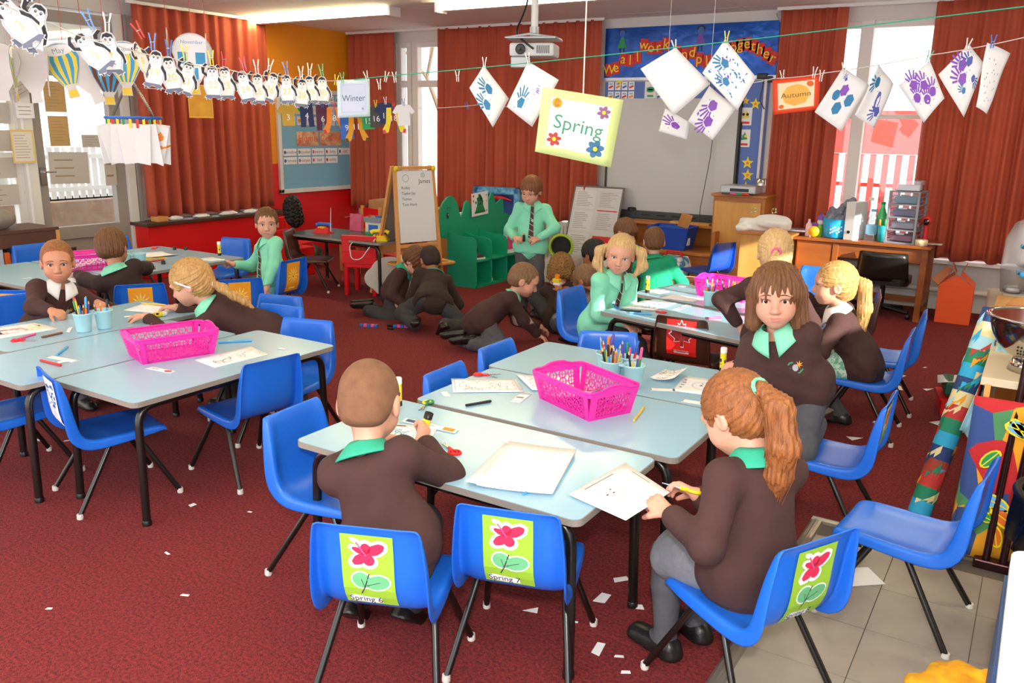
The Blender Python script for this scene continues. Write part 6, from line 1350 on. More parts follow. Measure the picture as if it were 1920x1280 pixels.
mb = MB(); mb.prism([(-.15, 0), (.15, 0), (.15, .10), (.11, .19), (-.11, .19), (-.15, .10)], -.09, .09, M=Matrix.Rotation(PI / 2, 4, 'X')); mb.build('case', COWB, t, bevel=.012); MB().tube(bend([(-.08, 0, .18), (-.08, 0, .235), (.08, 0, .235), (.08, 0, .18)], .03), .013, 8).build('handle', RED, t); MB().box((.02, -.1, .03), (.24, .06, .06)).build('base_block', mat('toy_amber', 'F2A51C', .45), t, bevel=.01); MB().box((-.02, -.13, .015), (.14, .03, .03)).build('red_block', RED, t, bevel=.006)
t = thing('small_carton', 'low open cardboard carton beside the boy in the green polo', 'box', (-2.58, 7.35, 0), .3); MB().box((0, 0, .11), (.28, .24, .22)).build('carton', KRAFT, t); o = MB().box((0, .0, 0), (.28, .14, .006)).build('flap', KRAFT, t); o.location = (-.05, -.16, .27); o.rotation_euler = (-.6, 0, 0)
t = thing('wooden_cupboard', 'honey wooden cupboard with round knob beside the teaching board', 'cupboard', (-2.50, 8.28, 0))
MB().box((0, .02, .48), (.50, .46, .96)).build('carcass', WOOD, t, bevel=.004); MB().box((-.005, -.222, .47), (.45, .022, .88)).build('door', LWOOD, t, bevel=.004); dk = t.children[-1]; MB().lathe([(.012, 0), (.012, .02), (.022, .028), (.020, .04), (.001, .044)], 14, M=Matrix.Translation((-.17, -.233, .50)) @ Matrix.Rotation(PI / 2, 4, 'X')).build('knob', STEEL, dk); MB().box((0, .01, .968), (.54, .50, .025)).build('top_board', WOOD, t, bevel=.004)
t = thing('dvd_player', 'silver disc player on top of the wooden cupboard', 'player', (-2.50, 8.12, .981)); MB().box((0, 0, .05), (.34, .26, .075)).build('case', SILV, t, bevel=.012); MB().box((.02, -.131, .045), (.18, .004, .03)).build('slot', BLACK, t); MB().box((0, -.12, .005), (.3, .03, .01)).build('foot', DKGREY, t)
for i, (x, c, nm) in enumerate(((-.02, PNK, 'pink'), (.04, GRN, 'green'), (.09, RED, 'red'))):
    o = MB().tube([(0, 0, .012), (.07, .01, .012)], .011, 8).build('marker_pen', c); o.location = (-2.53 + x, 7.94, .981); tag(o, nm + ' marker pen lying in front of the silver disc player', 'pen')
o = MB().lathe([(.05, 0), (.05, .06), (.046, .062)], 18).build('tin', STEEL); o.location = (-2.31, 8.10, 1.075); tag(o, 'small silver tin on the silver disc player', 'tin')
t = thing('beech_cabinet', 'pale beech cabinet left of the teacher desk, sunlit on its front', 'cabinet', (-2.12, 7.88, 0)); MB().box((0, .1, .33), (.44, .60, .66)).build('carcass', LWOOD, t, bevel=.004); MB().box((0, .1, .668), (.50, .66, .02)).build('top_board', WOOD, t, bevel=.004)
t = thing('cloth_bundle', 'bundle of bright white cloth on the pale beech cabinet', 'cloth', (-2.16, 7.86, .68)); S = Sdf(); S.cap((-.20, -.02, .05), (.16, .0, .07), .055, .065, .03).ell((.05, .0, .08), (.16, .12, .07), k=.03).ell((-.2, -.06, .02), (.06, .06, .06), k=.03); link('cloth', S.mesh('cloth', mat('white_cloth', 'F6F6F6', .8), .009, noise=(.006, 40, 5)), t)
# ---- desk
t = thing('teacher_desk', 'dark honey wooden teacher desk with drawer, crowded with supplies', 'desk', (-1.33, 8.12, 0)); DW = mat('desk_wood', 'A85F26', .32, vary=(2.2, .3), col2='7E421A', stretch=(1, 1, 6))
MB().box((0, 0, .64), (1.14, .60, .026)).build('desktop', DW, t, bevel=.005); MB().box((-.38, .0, .33), (.32, .52, .60)).build('pedestal', DW, t, bevel=.004); MB().box((-.38, -.262, .35), (.30, .012, .54)).build('pedestal_door', DW, t, bevel=.003); MB().box((.14, -.255, .56), (.72, .02, .125)).build('drawer', DW, t, bevel=.004)
for x, y in ((.52, -.25), (.52, .25), (-.20, -.25)): MB().box((x, y, .31), (.05, .05, .63)).build('leg', DW, t, bevel=.004)
MB().box((.16, .1, .13), (.70, .04, .05)).build('stretcher', DW, t); MB().box((.52, 0, .13), (.04, .46, .05)).build('stretcher', DW, t)
DZ = .654
t = thing('office_chair', 'black office chair pushed under the teacher desk', 'chair', (-1.12, 7.98, 0), PI)
MB().prism(rrect(.42, .40, .08), .30, .36).build('seat', BLACK, t, bevel=.015); MB().grid(lambda u, v: ((u - .5) * .42 * (1 - .12 * v), .19 + .04 * v - .06 * (2 * u - 1) ** 2, .34 + .24 * v), 10, 6).build('backrest', BLACK, t, thick=.04); MB().tube([(0, 0, .08), (0, 0, .30)], .022, 10).build('column', BLACK, t)
for i in range(5): a = 2 * PI * i / 5 + .3; L_ = MB().tube([(0, 0, .085), (.25 * math.cos(a), .25 * math.sin(a), .06)], [.024, .014], 8).build('leg', BLACK, t); MB().ball((.25 * math.cos(a), .25 * math.sin(a), .026), .026, 10).build('castor', BLACK, L_)
# desk things
def put(o, x, y, z, label, cat, rz=0): o.location = (x, y, z); o.rotation_euler = (0, 0, rz); return tag(o, label, cat)
put(MB().tube([(-.13, 0, .035), (.13, .02, .035)], .033, 14).build('foil_roll', STEEL), -1.87, 7.96, DZ, 'crumpled silver foil roll at the left end of the teacher desk', 'foil')
put(MB().lathe([(.028, 0), (.028, .10), (.012, .125), (.012, .15), (.001, .152)], 14).build('lotion_bottle', mat('pale_pink_plastic', 'F0C9D4', .4)), -1.80, 7.95, DZ, 'pale pink lotion bottle beside the foil roll', 'bottle')
t = thing('toy_figure', 'colourful plastic toy figure with purple hat on the desk', 'toy', (-1.71, 7.99, DZ)); MB().lathe([(.028, 0), (.026, .08), (.02, .10)], 12).build('body', mat('toy_green', '7EC247', .45), t); MB().ball((0, 0, .13), .03, 12).build('head', WHITE, t); MB().lathe([(.034, .15), (.03, .18), (.012, .20), (.001, .202)], 12).build('hat', PUR, t)
t = thing('toy_figure', 'orange and purple toy truck beside the yellow wheel on the desk', 'toy', (-1.765, 7.99, DZ)); MB().box((0, 0, .06), (.07, .05, .05)).build('body', ORG, t, bevel=.006); MB().box((0, 0, .10), (.05, .04, .04)).build('cab', PUR, t, bevel=.006); MB().ball((-.02, -.02, .03), .03, 10).build('wheel', PNK, t)
put(MB().lathe([(.001, 0), (.045, 0), (.05, .012), (.045, .03), (.001, .03)], 18, M=Matrix.Translation((0, 0, .05)) @ Matrix.Rotation(PI / 2, 4, 'X')).lathe([(.001, .031), (.012, .031), (.010, .036)], 10, 0, Matrix.Translation((0, 0, .05)) @ Matrix.Rotation(PI / 2, 4, 'X')).build('yellow_reel', mat('amber_plastic', 'F0B41C', .4)), -1.74, 7.90, DZ, 'yellow plastic reel on the teacher desk', 'reel')
t = thing('desk_basket', 'round sky blue basket stuffed with grey gloves on the desk', 'basket', (-1.57, 7.99, DZ)); mb = MB(); mb.lathe([(.001, .004), (.10, .004), (.105, .01), (.118, .17), (.112, .17), (.10, .012), (.001, .010)], 24); mb.build('basket', mat('sky_blue_plastic', '1FA6E4', .4), t)
for i in range(12): a = 4.6 + (i % 6) * .16 - .1; z = .05 + .03 * (i // 6) + .012 * (i % 3); MB().box((0, 0, 0), (.012, .003, .014), M=Matrix.Translation((.112 * math.cos(a), .112 * math.sin(a), z)) @ rotz(a + PI / 2) @ Matrix.Rotation(.6, 4, 'Y')).build('slot', PAPER, t)
t = thing('glove_pile', 'heap of grey gloves and cuffs spilling from the sky blue basket', 'gloves', (-1.56, 7.99, DZ + .12)); S = Sdf(); S.ell((0, 0, .03), (.10, .09, .06), k=.03).cap((-.05, 0, .06), (.10, .02, .21), .04, .035, .03).cap((-.08, -.02, .05), (-.06, 0, .13), .03, .025, .02).cap((.05, -.04, .04), (.08, -.05, .14), .022, .018, .02); link('cloth', S.mesh('cloth', mat('grey_knit', '8E93A6', .9, vary=(30, .2), col2='5A5E6A'), .008, noise=(.005, 60, 2)), t)
t = thing('magazine_file', 'tall white box file with a finger hole on the desk', 'file', (-1.41, 7.98, DZ), -.25); MB().box((0, 0, .165), (.085, .24, .33)).build('case', mat('file_white', 'DDDDE0', .55), t, bevel=.003); MB().lathe([(.014, 0), (.014, .003)], 14, M=Matrix.Translation((0, -.1205, .07)) @ Matrix.Rotation(PI / 2, 4, 'X')).build('finger_hole', BLACK, t)
PET = glass_mat('clear_plastic', (.82, .85, .86), .12, .1)
def bottle(x, y, h_, r_, label, m, capm, lab=None):
    t = thing('plastic_bottle', label, 'bottle', (x, y, DZ)); MB().lathe([(.001, 0), (r_, .004), (r_, h_ * .62), (r_ * .4, h_ * .86), (r_ * .4, h_ * .93)], 16).build('shell', m, t); MB().lathe([(r_ * .45, h_ * .93), (r_ * .45, h_), (.001, h_)], 12).build('cap', capm, t)
    if lab: MB().lathe([(r_ * 1.02, h_ * .2), (r_ * 1.02, h_ * .5)], 16).build('label', lab, t)
bottle(-1.27, 8.0, .27, .052, 'clear water bottle with blue and white label on the desk', PET, LBLU, mat('bottle_label', '7FC0E6', .5)); bottle(-1.22, 8.12, .33, .045, 'green pop bottle behind the teal pen pot', mat('green_bottle', '4FD07A', .25), GRN); bottle(-1.33, 8.16, .36, .05, 'clear drinks bottle behind the white box file', PET, WHITE)
t = thing('pen_pot', 'teal pen pot with coloured felt tips on the desk', 'pot', (-1.17, 7.93, DZ)); MB().lathe([(.001, .003), (.036, .003), (.043, .145), (.039, .145), (.033, .01), (.001, .01)], 18).build('pot', mat('teal_plastic', '139AA6', .4), t)
for i, (c, n_) in enumerate(((RED, 'red'), (YEL, 'yellow'), (PNK, 'pink'), (ORG, 'orange'), (GRN, 'green'))):
    a = i * 1.3; o = MB().lathe([(.009, 0), (.009, .13), (.011, .131), (.010, .18), (.001, .185)], 8).build('felt_tip', c); o.location = (-1.17 + .018 * math.cos(a), 7.93 + .018 * math.sin(a), DZ + .012); o.rotation_euler = (.12 * math.sin(a) * -1, .12 * math.cos(a), 0); tag(o, n_ + ' felt tip in the teal pen pot', 'pen')
t = thing('drawer_tower', 'grey plastic tower of four clear drawers on the desk', 'drawer tower', (-1.01, 8.02, DZ), -.12); GP = mat('tower_grey', '8C909A', .45)
for s_ in (-1, 1):
    for yy in (-.13, .13): MB().box((s_ * .115, yy, .22), (.018, .018, .44)).build('post', GP, t)
for i in range(5): MB().box((0, 0, .006 + i * .108), (.25, .28, .012)).build('deck', GP, t)
for i, c in enumerate(('E7A8B4', 'EDE6EA', '8D7AB0', '49A7B8')):
    d = MB().box((0, -.12, .06 + i * .108), (.205, .012, .085)).build('drawer', glass_mat('clear_drawer', (.85, .86, .9), .10, .15), t); MB().box((0, -.129, .085 + i * .108), (.06, .008, .014)).build('handle', GP, d); MB().box((0, .0, .045 + i * .108), (.18, .2, .05)).build('contents', mat('drawer_fill_%d' % i, c, .7), d, bevel=.01)
for s_ in (-1, 1):
    for i in range(12): MB().box((s_ * .116, 0, .035 + i * .036), (.006, .25, .008)).build('side_slat', GP, t)
t = thing('clear_tray', 'clear plastic tray of papers on top of the drawer tower', 'tray', (-1.01, 8.02, DZ + .44)); MB().box((0, 0, .05), (.20, .24, .09)).build('tray', glass_mat('tray_clear', (.8, .8, .84), .15, .2), t, bevel=.006); MB().box((0, 0, .03), (.17, .2, .04)).build('papers', PAPER, t)
t = thing('red_puppet', 'red furry puppet with black face beside the drawer tower', 'puppet', (-.84, 7.98, DZ)); MB().tube([(0, 0, 0), (0, 0, .17)], [.022, .018], 10).build('arm', RED, t); MB().ball((0, 0, .20), (.04, .035, .045), 12).build('head', RED, t); MB().ball((0, -.03, .195), (.025, .016, .03), 10).build('face', BLACK, t); MB().ball((.014, -.044, .205), .007, 8).build('eye', WHITE, t)
put(MB().lathe([(.03, 0), (.05, 0), (.05, .05), (.03, .05), (.03, 0)], 20).build('tape_roll', mat('masking_tape', 'E2D3AE', .6)), -.85, 7.88, DZ, 'roll of cream tape at the right end of the desk', 'tape')
o = sheet([(-.84, 7.96), (-.70, 7.98), (-.70, 8.12), (-.84, 8.1)], 'clear plastic wallet at the right end of the desk', z=DZ + .004, m=mat('clear_wallet', 'D9DADC', .3)); 
# ---- orange box by the back wall
t = thing('gift_box', 'orange cardboard house box with open handle flaps near the right curtain', 'box', (-.55, 8.12, 0), .04); OC = mat('orange_card', 'F0591C', .55)
MB().box((0, 0, .16), (.27, .30, .32)).build('body', OC, t, bevel=.003)
for s_ in (-1, 1):
    MB().add([(s_ * .135, -.15, .32), (s_ * .135, .15, .32), (s_ * .02, .15, .42), (s_ * .02, -.15, .42)], [(0, 1, 2, 3)]).build('roof_flap', OC, t, thick=.004); MB().add([(s_ * .02, -.10, .42), (s_ * .02, .10, .42), (s_ * .055, .08, .50), (s_ * .055, -.08, .50)], [(0, 1, 2, 3)]).build('handle_flap', mat('orange_card_inside', 'C07A58', .7), t, thick=.004)
MB().add([(-.135, -.15, .32), (.135, -.15, .32), (.0, -.15, .42)], [(0, 1, 2)]).build('gable', OC, t, thick=.004); MB().add([(-.14, -.14, .32), (-.20, -.10, .36), (-.10, .1, .46), (-.05, .05, .44)], [(0, 1, 2, 3)]).build('side_flap', MATS['orange_card_inside'], t, thick=.004)
o = MB().grid(lambda u, v: (-.32 + .12 * u, 8.2 + .05 * math.sin(3 * v), .02 + .28 * v), 4, 4).build('paper_bag', mat('buff_paper', 'CFC3AE', .8), thick=.01); tag(o, 'crumpled buff paper against the wall right of the orange box', 'paper')
# ================================================================ right hand side: craft trolley
FAB = mat('patterned_fabric', 'C4262C', .8)
def fabric_nodes(m, cols, scale):
    nt = m.node_tree; b = nt.nodes['Principled BSDF']; tc = nt.nodes.new('ShaderNodeTexCoord'); v = nt.nodes.new('ShaderNodeTexVoronoi'); v.inputs['Scale'].default_value = scale
    r = nt.nodes.new('ShaderNodeValToRGB'); r.color_ramp.interpolation = 'CONSTANT'; sp = nt.nodes.new('ShaderNodeSeparateColor')
    while len(r.color_ramp.elements) < len(cols): r.color_ramp.elements.new(.5)
    for i, c in enumerate(cols): r.color_ramp.elements[i].position = i / len(cols); r.color_ramp.elements[i].color = lin(c) + (1,)
    nt.links.new(tc.outputs['Object'], v.inputs['Vector']); nt.links.new(v.outputs['Color'], sp.inputs[0]); nt.links.new(sp.outputs[0], r.inputs[0]); nt.links.new(r.outputs[0], b.inputs['Base Color'])
fabric_nodes(FAB, ('C4262C', '36508E', 'E9A21E', '36508E', 'C4262C', '4E8F5B'), 7)
t = thing('craft_trolley', 'craft trolley draped with red, blue and yellow leaf patterned cloth', 'trolley', (.26, 3.92, 0))
MB().box((0, 0, .70), (.74, 1.0, .03)).build('top', mat('pale_card_top', 'D8C6A6', .7), t, bevel=.003); MB().box((-.345, -.02, .35), (.02, .98, .68)).build('side_board', LWOOD, t); MB().box((0, .45, .35), (.7, .02, .68)).build('back_board', LWOOD, t)
MB().grid(lambda u, v: (-.375 - .012 * math.sin(u * 17) * (1 - v) - .01 * (1 - v), -.52 + u * .60, .03 + .62 * v), 24, 12).build('cloth_side', FAB, t, thick=.004)
MB().grid(lambda u, v: (-.38 + u * .74, -.53 - .012 * math.sin(u * 19) * (1 - v), .03 + .62 * v), 24, 12).build('cloth_front', FAB, t, thick=.004)
A = Art(); rgf = random.Random(5)
for i in range(26):
    u, v = rgf.uniform(-.30, .10), rgf.uniform(.10, .58); r_ = rgf.uniform(.03, .055); a = rgf.uniform(0, 3)
    A.ell(u, v, r_ * 1.2, r_ * .62, YEL, 1, a, 12); A.ell(u, v, r_ * 1.0, r_ * .46, (GRN, LBLU, mat('fabric_green', '3F8A4E', .8), mat('fabric_orange', 'E2701E', .8))[i % 4], 2, a, 12); A.line([(u - r_ * math.cos(a), v - r_ * math.sin(a)), (u + r_ * math.cos(a), v + r_ * math.sin(a))], .004, YEL, 3)
A.build('leaf_print', lambda x, z, e: (x, -.545 - e, z), t, .001)
# colander
t = thing('colander', 'shiny steel colander standing on the craft trolley', 'colander', (.045, 3.62, .715)); CHR = mat('polished_steel', 'C9C7C4', .12, 1.0)
prof = [(.001, .035)] + [(.165 * math.sin(a), .21 - .175 * math.cos(a)) for a in [PI / 2 * i / 9 for i in range(1, 10)]]
MB().lathe([(r_, z) for r_, z in prof] + [(.178, .212), (.180, .206)], 36).build('bowl', CHR, t, thick=.002); MB().lathe([(.075, 0), (.085, 0), (.07, .05), (.062, .05)], 28).build('foot_ring', CHR, t)
for j in range(3):
    for i in range(9): a = 4.2 + i * .09 + .04 * j; th = .75 + j * .11; r_ = .166 * math.sin(th); MB().ball((r_ * math.cos(a), r_ * math.sin(a), .21 - .176 * math.cos(th)), .0042, 6).build('hole', BLACK, t)
o = MB().box((0, 0, .025), (.34, .26, .05)).build('white_tub_lid', WHITE, bevel=.008); o.location = (.11, 3.48, .665); o.location = (.20, 3.62, .666); bpy.data.objects.remove(o)
# rolled patterned fabric leaning on the trolley
ROLL = [mat('roll_' + n, c, .75) for n, c in (('sky', '2FB0DE'), ('rust', 'A8412F'), ('cream', 'EBDCA6'), ('green', '1F8C66'), ('amber', 'F0A61C'), ('navy', '25457C'), ('red', 'C93A36'), ('pale', 'A9DCEB'))]
t = thing('fabric_roll', 'roll of bright patchwork fabric leaning against the craft trolley', 'fabric roll', (-.25, 3.72, 0)); a, b = Vector((-.02, .02, .0)), Vector((.13, .30, .86)); nseg = 15; dd = (b - a)
for i in range(nseg):
    p0 = a + dd * i / nseg; p1 = a + dd * (i + 1) / nseg; MB().tube([p0, p1], .046, 16, cap=(i in (0, nseg - 1))).build('patch', ROLL[(i * 3 + i // 4) % 8], t)
A = Art(); rgf = random.Random(8); fr = dd.to_track_quat('Z', 'Y').to_matrix()
for i in range(34):
    u0, v0, du, dv = rgf.uniform(0, 6.2), .04 + .8 * i / 34, rgf.uniform(.25, .5), rgf.uniform(.02, .05)
    for j in range(4): A.poly([(u0 + du * j, v0 + .02 * j), (u0 + du * (j + 1), v0 + .02 * (j + 1)), (u0 + du * (j + 1), v0 + dv + .005 * j), (u0 + du * j, v0 + dv - .004 * j)], ROLL[(i * 5 + 2) % 8], 1 + i % 3)
A.build('patchwork', lambda u, v, e: tuple(a + dd.normalized() * v + (fr @ Vector((math.cos(u), math.sin(u), 0))) * (.0465 + e)), t, .0008)
# second hanging flap, lying over the roll
o = MB().grid(lambda u, v: (-.17 + .05 * u + .10 * v, 3.80 + .10 * v + .02 * math.sin(6 * u), .38 + .42 * v - .03 * u), 6, 8).build('fabric_offcut', ROLL[7], thick=.004); tag(o, 'pale blue fabric offcut hanging beside the patchwork roll', 'fabric')
# upright steel rack
t = thing('steel_rack', 'pair of dark steel tubes of a stand in front of the craft trolley', 'stand', (.0, 3.37, 0)); TUB = mat('dark_chrome', '4A2E30', .22, .8)
for dx in (0, .055): MB().tube([(dx, 0, .03), (dx + .035, .06, 1.15)], .0135, 10).build('tube', TUB, t)
MB().box((.04, 0, .02), (.16, .05, .04)).build('base', TUB, t, bevel=.006); MB().box((.11, -.08, .02), (.03, .2, .03)).build('foot', TUB, t, bevel=.004)
# black lined bin, white worktop, yellow cloth
t = thing('waste_bin', 'black bin with a bunched liner at the right edge', 'bin', (.215, 2.86, 0)); MB().lathe([(.13, 0), (.16, .50), (.155, .50), (.125, .02)], 28).build('bin', BLACK, t)
MB().grid(lambda u, v: ((.168 + .012 * math.sin(u * 60 + v * 4)) * math.cos(u * 2 * PI), (.168 + .012 * math.sin(u * 60 + v * 4)) * math.sin(u * 2 * PI), .52 - .16 * v), 90, 5).build('liner', mat('black_liner', '0E0E10', .25), t); MB().tube([(.165 * math.cos(q), .165 * math.sin(q), .525) for q in [2 * PI * i / 32 for i in range(32)]], .014, 8, closed=True).build('rim', BLACK, t); MB().ball((0, 0, .42), (.13, .13, .05), 14).build('rubbish', mat('teal_rubbish', '3E8E94', .7), t)
t = thing('sink_unit', 'white topped cupboard unit cut by the right edge of the photo', 'cupboard', (.40, 1.55, 0)); MB().prism(rrect(.70, 1.32, .04), .57, .61).build('worktop', mat('worktop_white', 'EFEFEC', .4), t, bevel=.008); MB().box((-.005, -.0, .285), (.68, 1.30, .57)).build('carcass', mat('slate_blue_panel', '33507A', .5), t); MB().box((-.347, -.0, .03), (.006, 1.28, .06)).build('plinth', DGREY, t); MB().box((-.35, .42, .31), (.012, .42, .48)).build('door', MATS['slate_blue_panel'], t); MB().box((-.35, -.3, .31), (.012, .56, .48)).build('door', MATS['slate_blue_panel'], t); MB().box((0, .652, .29), (.66, .012, .56)).build('end_panel', DGREY, t)
t = thing('yellow_cloth', 'crumpled yellow cloth on the tiles beside the white unit', 'cloth', (.0, 2.20, 0)); S = Sdf(); S.ell((0, 0, .05), (.13, .12, .09), k=.05).ell((-.09, -.08, .04), (.08, .08, .07), k=.04).ell((.05, -.1, .05), (.09, .10, .10), k=.04).cap((-.05, .05, .06), (.09, -.02, .15), .05, .03, .03); link('cloth', S.mesh('cloth', mat('yellow_cloth_print', 'F2B81E', .7, vary=(20, .12), col2='E09A12'), .007, noise=(.012, 34, 9)), t)
t.location = (.005, 2.42, 0.012); t.scale = (.85, .85, .9)
# red tray with a green lunch box on the carpet
t = thing('red_tray', 'red plastic tray on the carpet near the craft trolley', 'tray', (-.22, 5.34, 0), .2); MB().box((0, 0, .05), (.30, .22, .10)).build('tray', REDP, t, bevel=.01); MB().prism(rrect(.33, .25, .02), .10, .112).build('rim', REDP, t)
o = MB().box((0, 0, .05), (.28, .20, .09)).build('green_box', mat('dark_green_box', '175E46', .5), bevel=.02); o.location = (-.22, 5.34, .114); o.rotation_euler = (0, 0, .2); tag(o, 'dark green box resting in the red tray', 'box')
sheet([(-.38, 5.22), (-.1, 5.22), (-.08, 5.38), (-.40, 5.40)], 'white paper draped on the dark green box', z=.212, curl=-.02); sheet([(-.38, 5.05), (-.22, 4.95), (-.12, 5.06), (-.30, 5.16)], 'white paper slipped under the red tray', z=.004)
# stand with blue trays and toy food, behind the colander
t = thing('play_kitchen', 'brown card fronted play counter at the right edge', 'counter', (.28, 5.30, 0)); MB().box((0, 0, .30), (.86, 1.2, .60)).build('body', KRAFT, t); MB().box((0, 0, .61), (.90, 1.24, .02)).build('top', LWOOD, t)
for i, z in enumerate((.78, .93)):
    t = thing('blue_tray', ('lower' if i == 0 else 'upper') + ' bright blue wavy tray on the play counter', 'tray', (.12, 5.62, z), .1); MB().grid(lambda u, v: ((u - .5) * .40, (v - .5) * .26, .03 * (2 * u - 1) ** 2 + .015 * math.sin(v * 6)), 10, 6).build('tray', mat('azure_plastic', '38A6E6', .35), t, thick=.012); MB().box((0, .06, -.08), (.05, .05, .16)).build('support', DKGREY, t)
    o = MB().box((0, 0, 0), (.16, .12, .02)).build('white_card', PAPER); o.location = (.07, 5.58, z + .04); o.rotation_euler = (.2, .1, .3); tag(o, 'white card on the %s blue tray' % ('lower' if i == 0 else 'upper'), 'card')
t = thing('clear_fan_bag', 'clear plastic bag standing behind the blue trays', 'bag', (-.10, 6.0, .62)); MB().lathe([(.001, 0), (.07, .01), (.085, .15), (.08, .34), (.04, .44), (.001, .46)], 18, M=Matrix.Scale(.55, 4, (0, 1, 0))).build('bag', glass_mat('bag_clear', (.72, .72, .72), .22, .6), t); MB().ball((0, 0, .03), (.06, .05, .03), 10).build('contents', SILV, t)
t = thing('toy_loaf', 'tan toy loaf on the play counter above the colander', 'toy food', (.02, 5.0, .62)); S = Sdf(); S.ell((0, 0, .08), (.13, .08, .075), k=.03).ell((.15, 0, .06), (.10, .07, .06), k=.03).ell((-.02, -.03, .03), (.15, .08, .03), k=.02); link('loaf', S.mesh('loaf', mat('tan_felt', 'C98B54', .85), .008), t)
t = thing('wicker_basket', 'small woven basket with toy strawberries on the play counter', 'basket', (.12, 4.80, .62)); MB().lathe([(.001, .004), (.055, .004), (.075, .12), (.07, .12), (.05, .012), (.001, .012)], 18, smooth=False).build('basket', mat('wicker', 'C79A55', .7, bump=(60, .6)), t)
for i, (x, y, z) in enumerate(((-.02, 4.72, .66), (.04, 4.70, .65))):
    t = thing('toy_strawberry', ('left' if i == 0 else 'right') + ' red toy strawberry with green leaf beside the woven basket', 'toy food', (x, y, z)); MB().ball((0, 0, 0), (.035, .035, .042), 12).build('fruit', RED, t); MB().ball((-.03, 0, .03), (.022, .018, .008), 8).build('leaf', mat('felt_green', '8CC24A', .8), t)
sheet([(.0, 4.6, .63), (.3, 4.6, .63), (.3, 4.9, .70), (.05, 4.85, .68)], 'grey card propped in front of the woven basket', m=mat('grey_card', 'A9A39E', .7))
# ================================================================ left side: bookcase and books
t = thing('bookcase', 'brown bookcase with picture books at the far left', 'bookcase', (-7.25, 3.50, 0)); BW = mat('dark_shelf_wood', '5A3A2C', .5)
MB().box((0, 0, .68), (.46, 1.0, .03)).build('top', BW, t, bevel=.004); MB().box((.10, .485, .34), (.26, .03, .66)).build('side', LWOOD, t); MB().box((0, -.485, .34), (.46, .03, .66)).build('side', LWOOD, t); MB().box((-.21, 0, .34), (.03, .98, .66)).build('back', BW, t); MB().box((0, 0, .28), (.44, .96, .02)).build('shelf', LWOOD, t); MB().box((0, 0, .03), (.44, .96, .06)).build('plinth', BW, t); MB().box((.215, 0, .61), (.02, .98, .11)).build('fascia', BW, t)
bc = ['F4F0E6', 'E8C83A', '2F6FB4', 'D8342A', 'F4F0E6', '3E9A5C', 'EED34A', 'B9C8D4', 'E0682A', 'F0EDE8', '5AA0C8', 'D84A6A']
nmc = ['white', 'yellow', 'blue', 'red', 'cream', 'green', 'lemon', 'grey', 'orange', 'ivory', 'sky blue', 'pink']
yy = 3.16
for i in range(12):
    th = .018 + .012 * ((i * 7) % 3); hh = .20 + .03 * ((i * 5) % 3); o = MB().box((0, 0, hh / 2), (.17, th, hh)).build('picture_book', mat('cover_%d' % i, bc[i], .6)); o.location = (-7.12, yy, .291); o.rotation_euler = (.10 * ((i % 3) - 1) * .3, 0, 0); yy += th + .022; tag(o, '%s picture book standing in the bookcase, %s of the row' % (nmc[i], ('first', 'second', 'third', 'fourth', 'fifth', 'sixth', 'seventh', 'eighth', 'ninth', 'tenth', 'eleventh', 'last')[i]), 'book', 'picture books in the bookcase')
t = thing('grey_bag', 'grey bag slumped on top of the bookcase', 'bag', (-7.22, 3.58, .695)); S = Sdf(); S.ell((0, 0, .08), (.14, .16, .09), k=.03).ell((0, -.1, .12), (.10, .1, .09), k=.03); link('cloth', S.mesh('cloth', mat('grey_canvas', '8A837C', .85), .009, noise=(.004, 30, 3)), t)
# bag heap under the red ledge
t = thing('coat_heap', 'dark coats heaped on the floor beside the red low wall', 'coats', (-7.05, 6.55, 0)); S = Sdf(); S.ell((0, 0, .12), (.22, .28, .16), k=.05).ell((.05, .2, .14), (.2, .2, .14), k=.05).ell((.1, -.2, .1), (.15, .2, .12), k=.05); link('cloth', S.mesh('cloth', mat('dark_coat', '1E1B20', .8, vary=(9, .06), col2='5E5A3A'), .01, noise=(.012, 26, 4)), t)
for i, (y, w_) in enumerate(((5.62, .16), (5.95, .2), (6.3, .24), (6.62, .2))):
    S = Sdf(); S.ell((0, 0, .012), (.06, w_ / 2, .022), k=.02); o = link('cotton_wool', S.mesh('cotton_wool', PAPER, .006, noise=(.005, 60, i)), None); o.location = (-7.68, y, .576); tag(o, 'white cotton wool strip on the brown ledge, %s from the door' % ('first', 'second', 'third', 'fourth')[i], 'cotton wool')
o = MB().box((0, 0, .025), (.12, .12, .05)).build('wooden_block', PINE, bevel=.004); o.location = (-7.66, 5.42, .576); tag(o, 'small wooden block at the door end of the brown ledge', 'block')
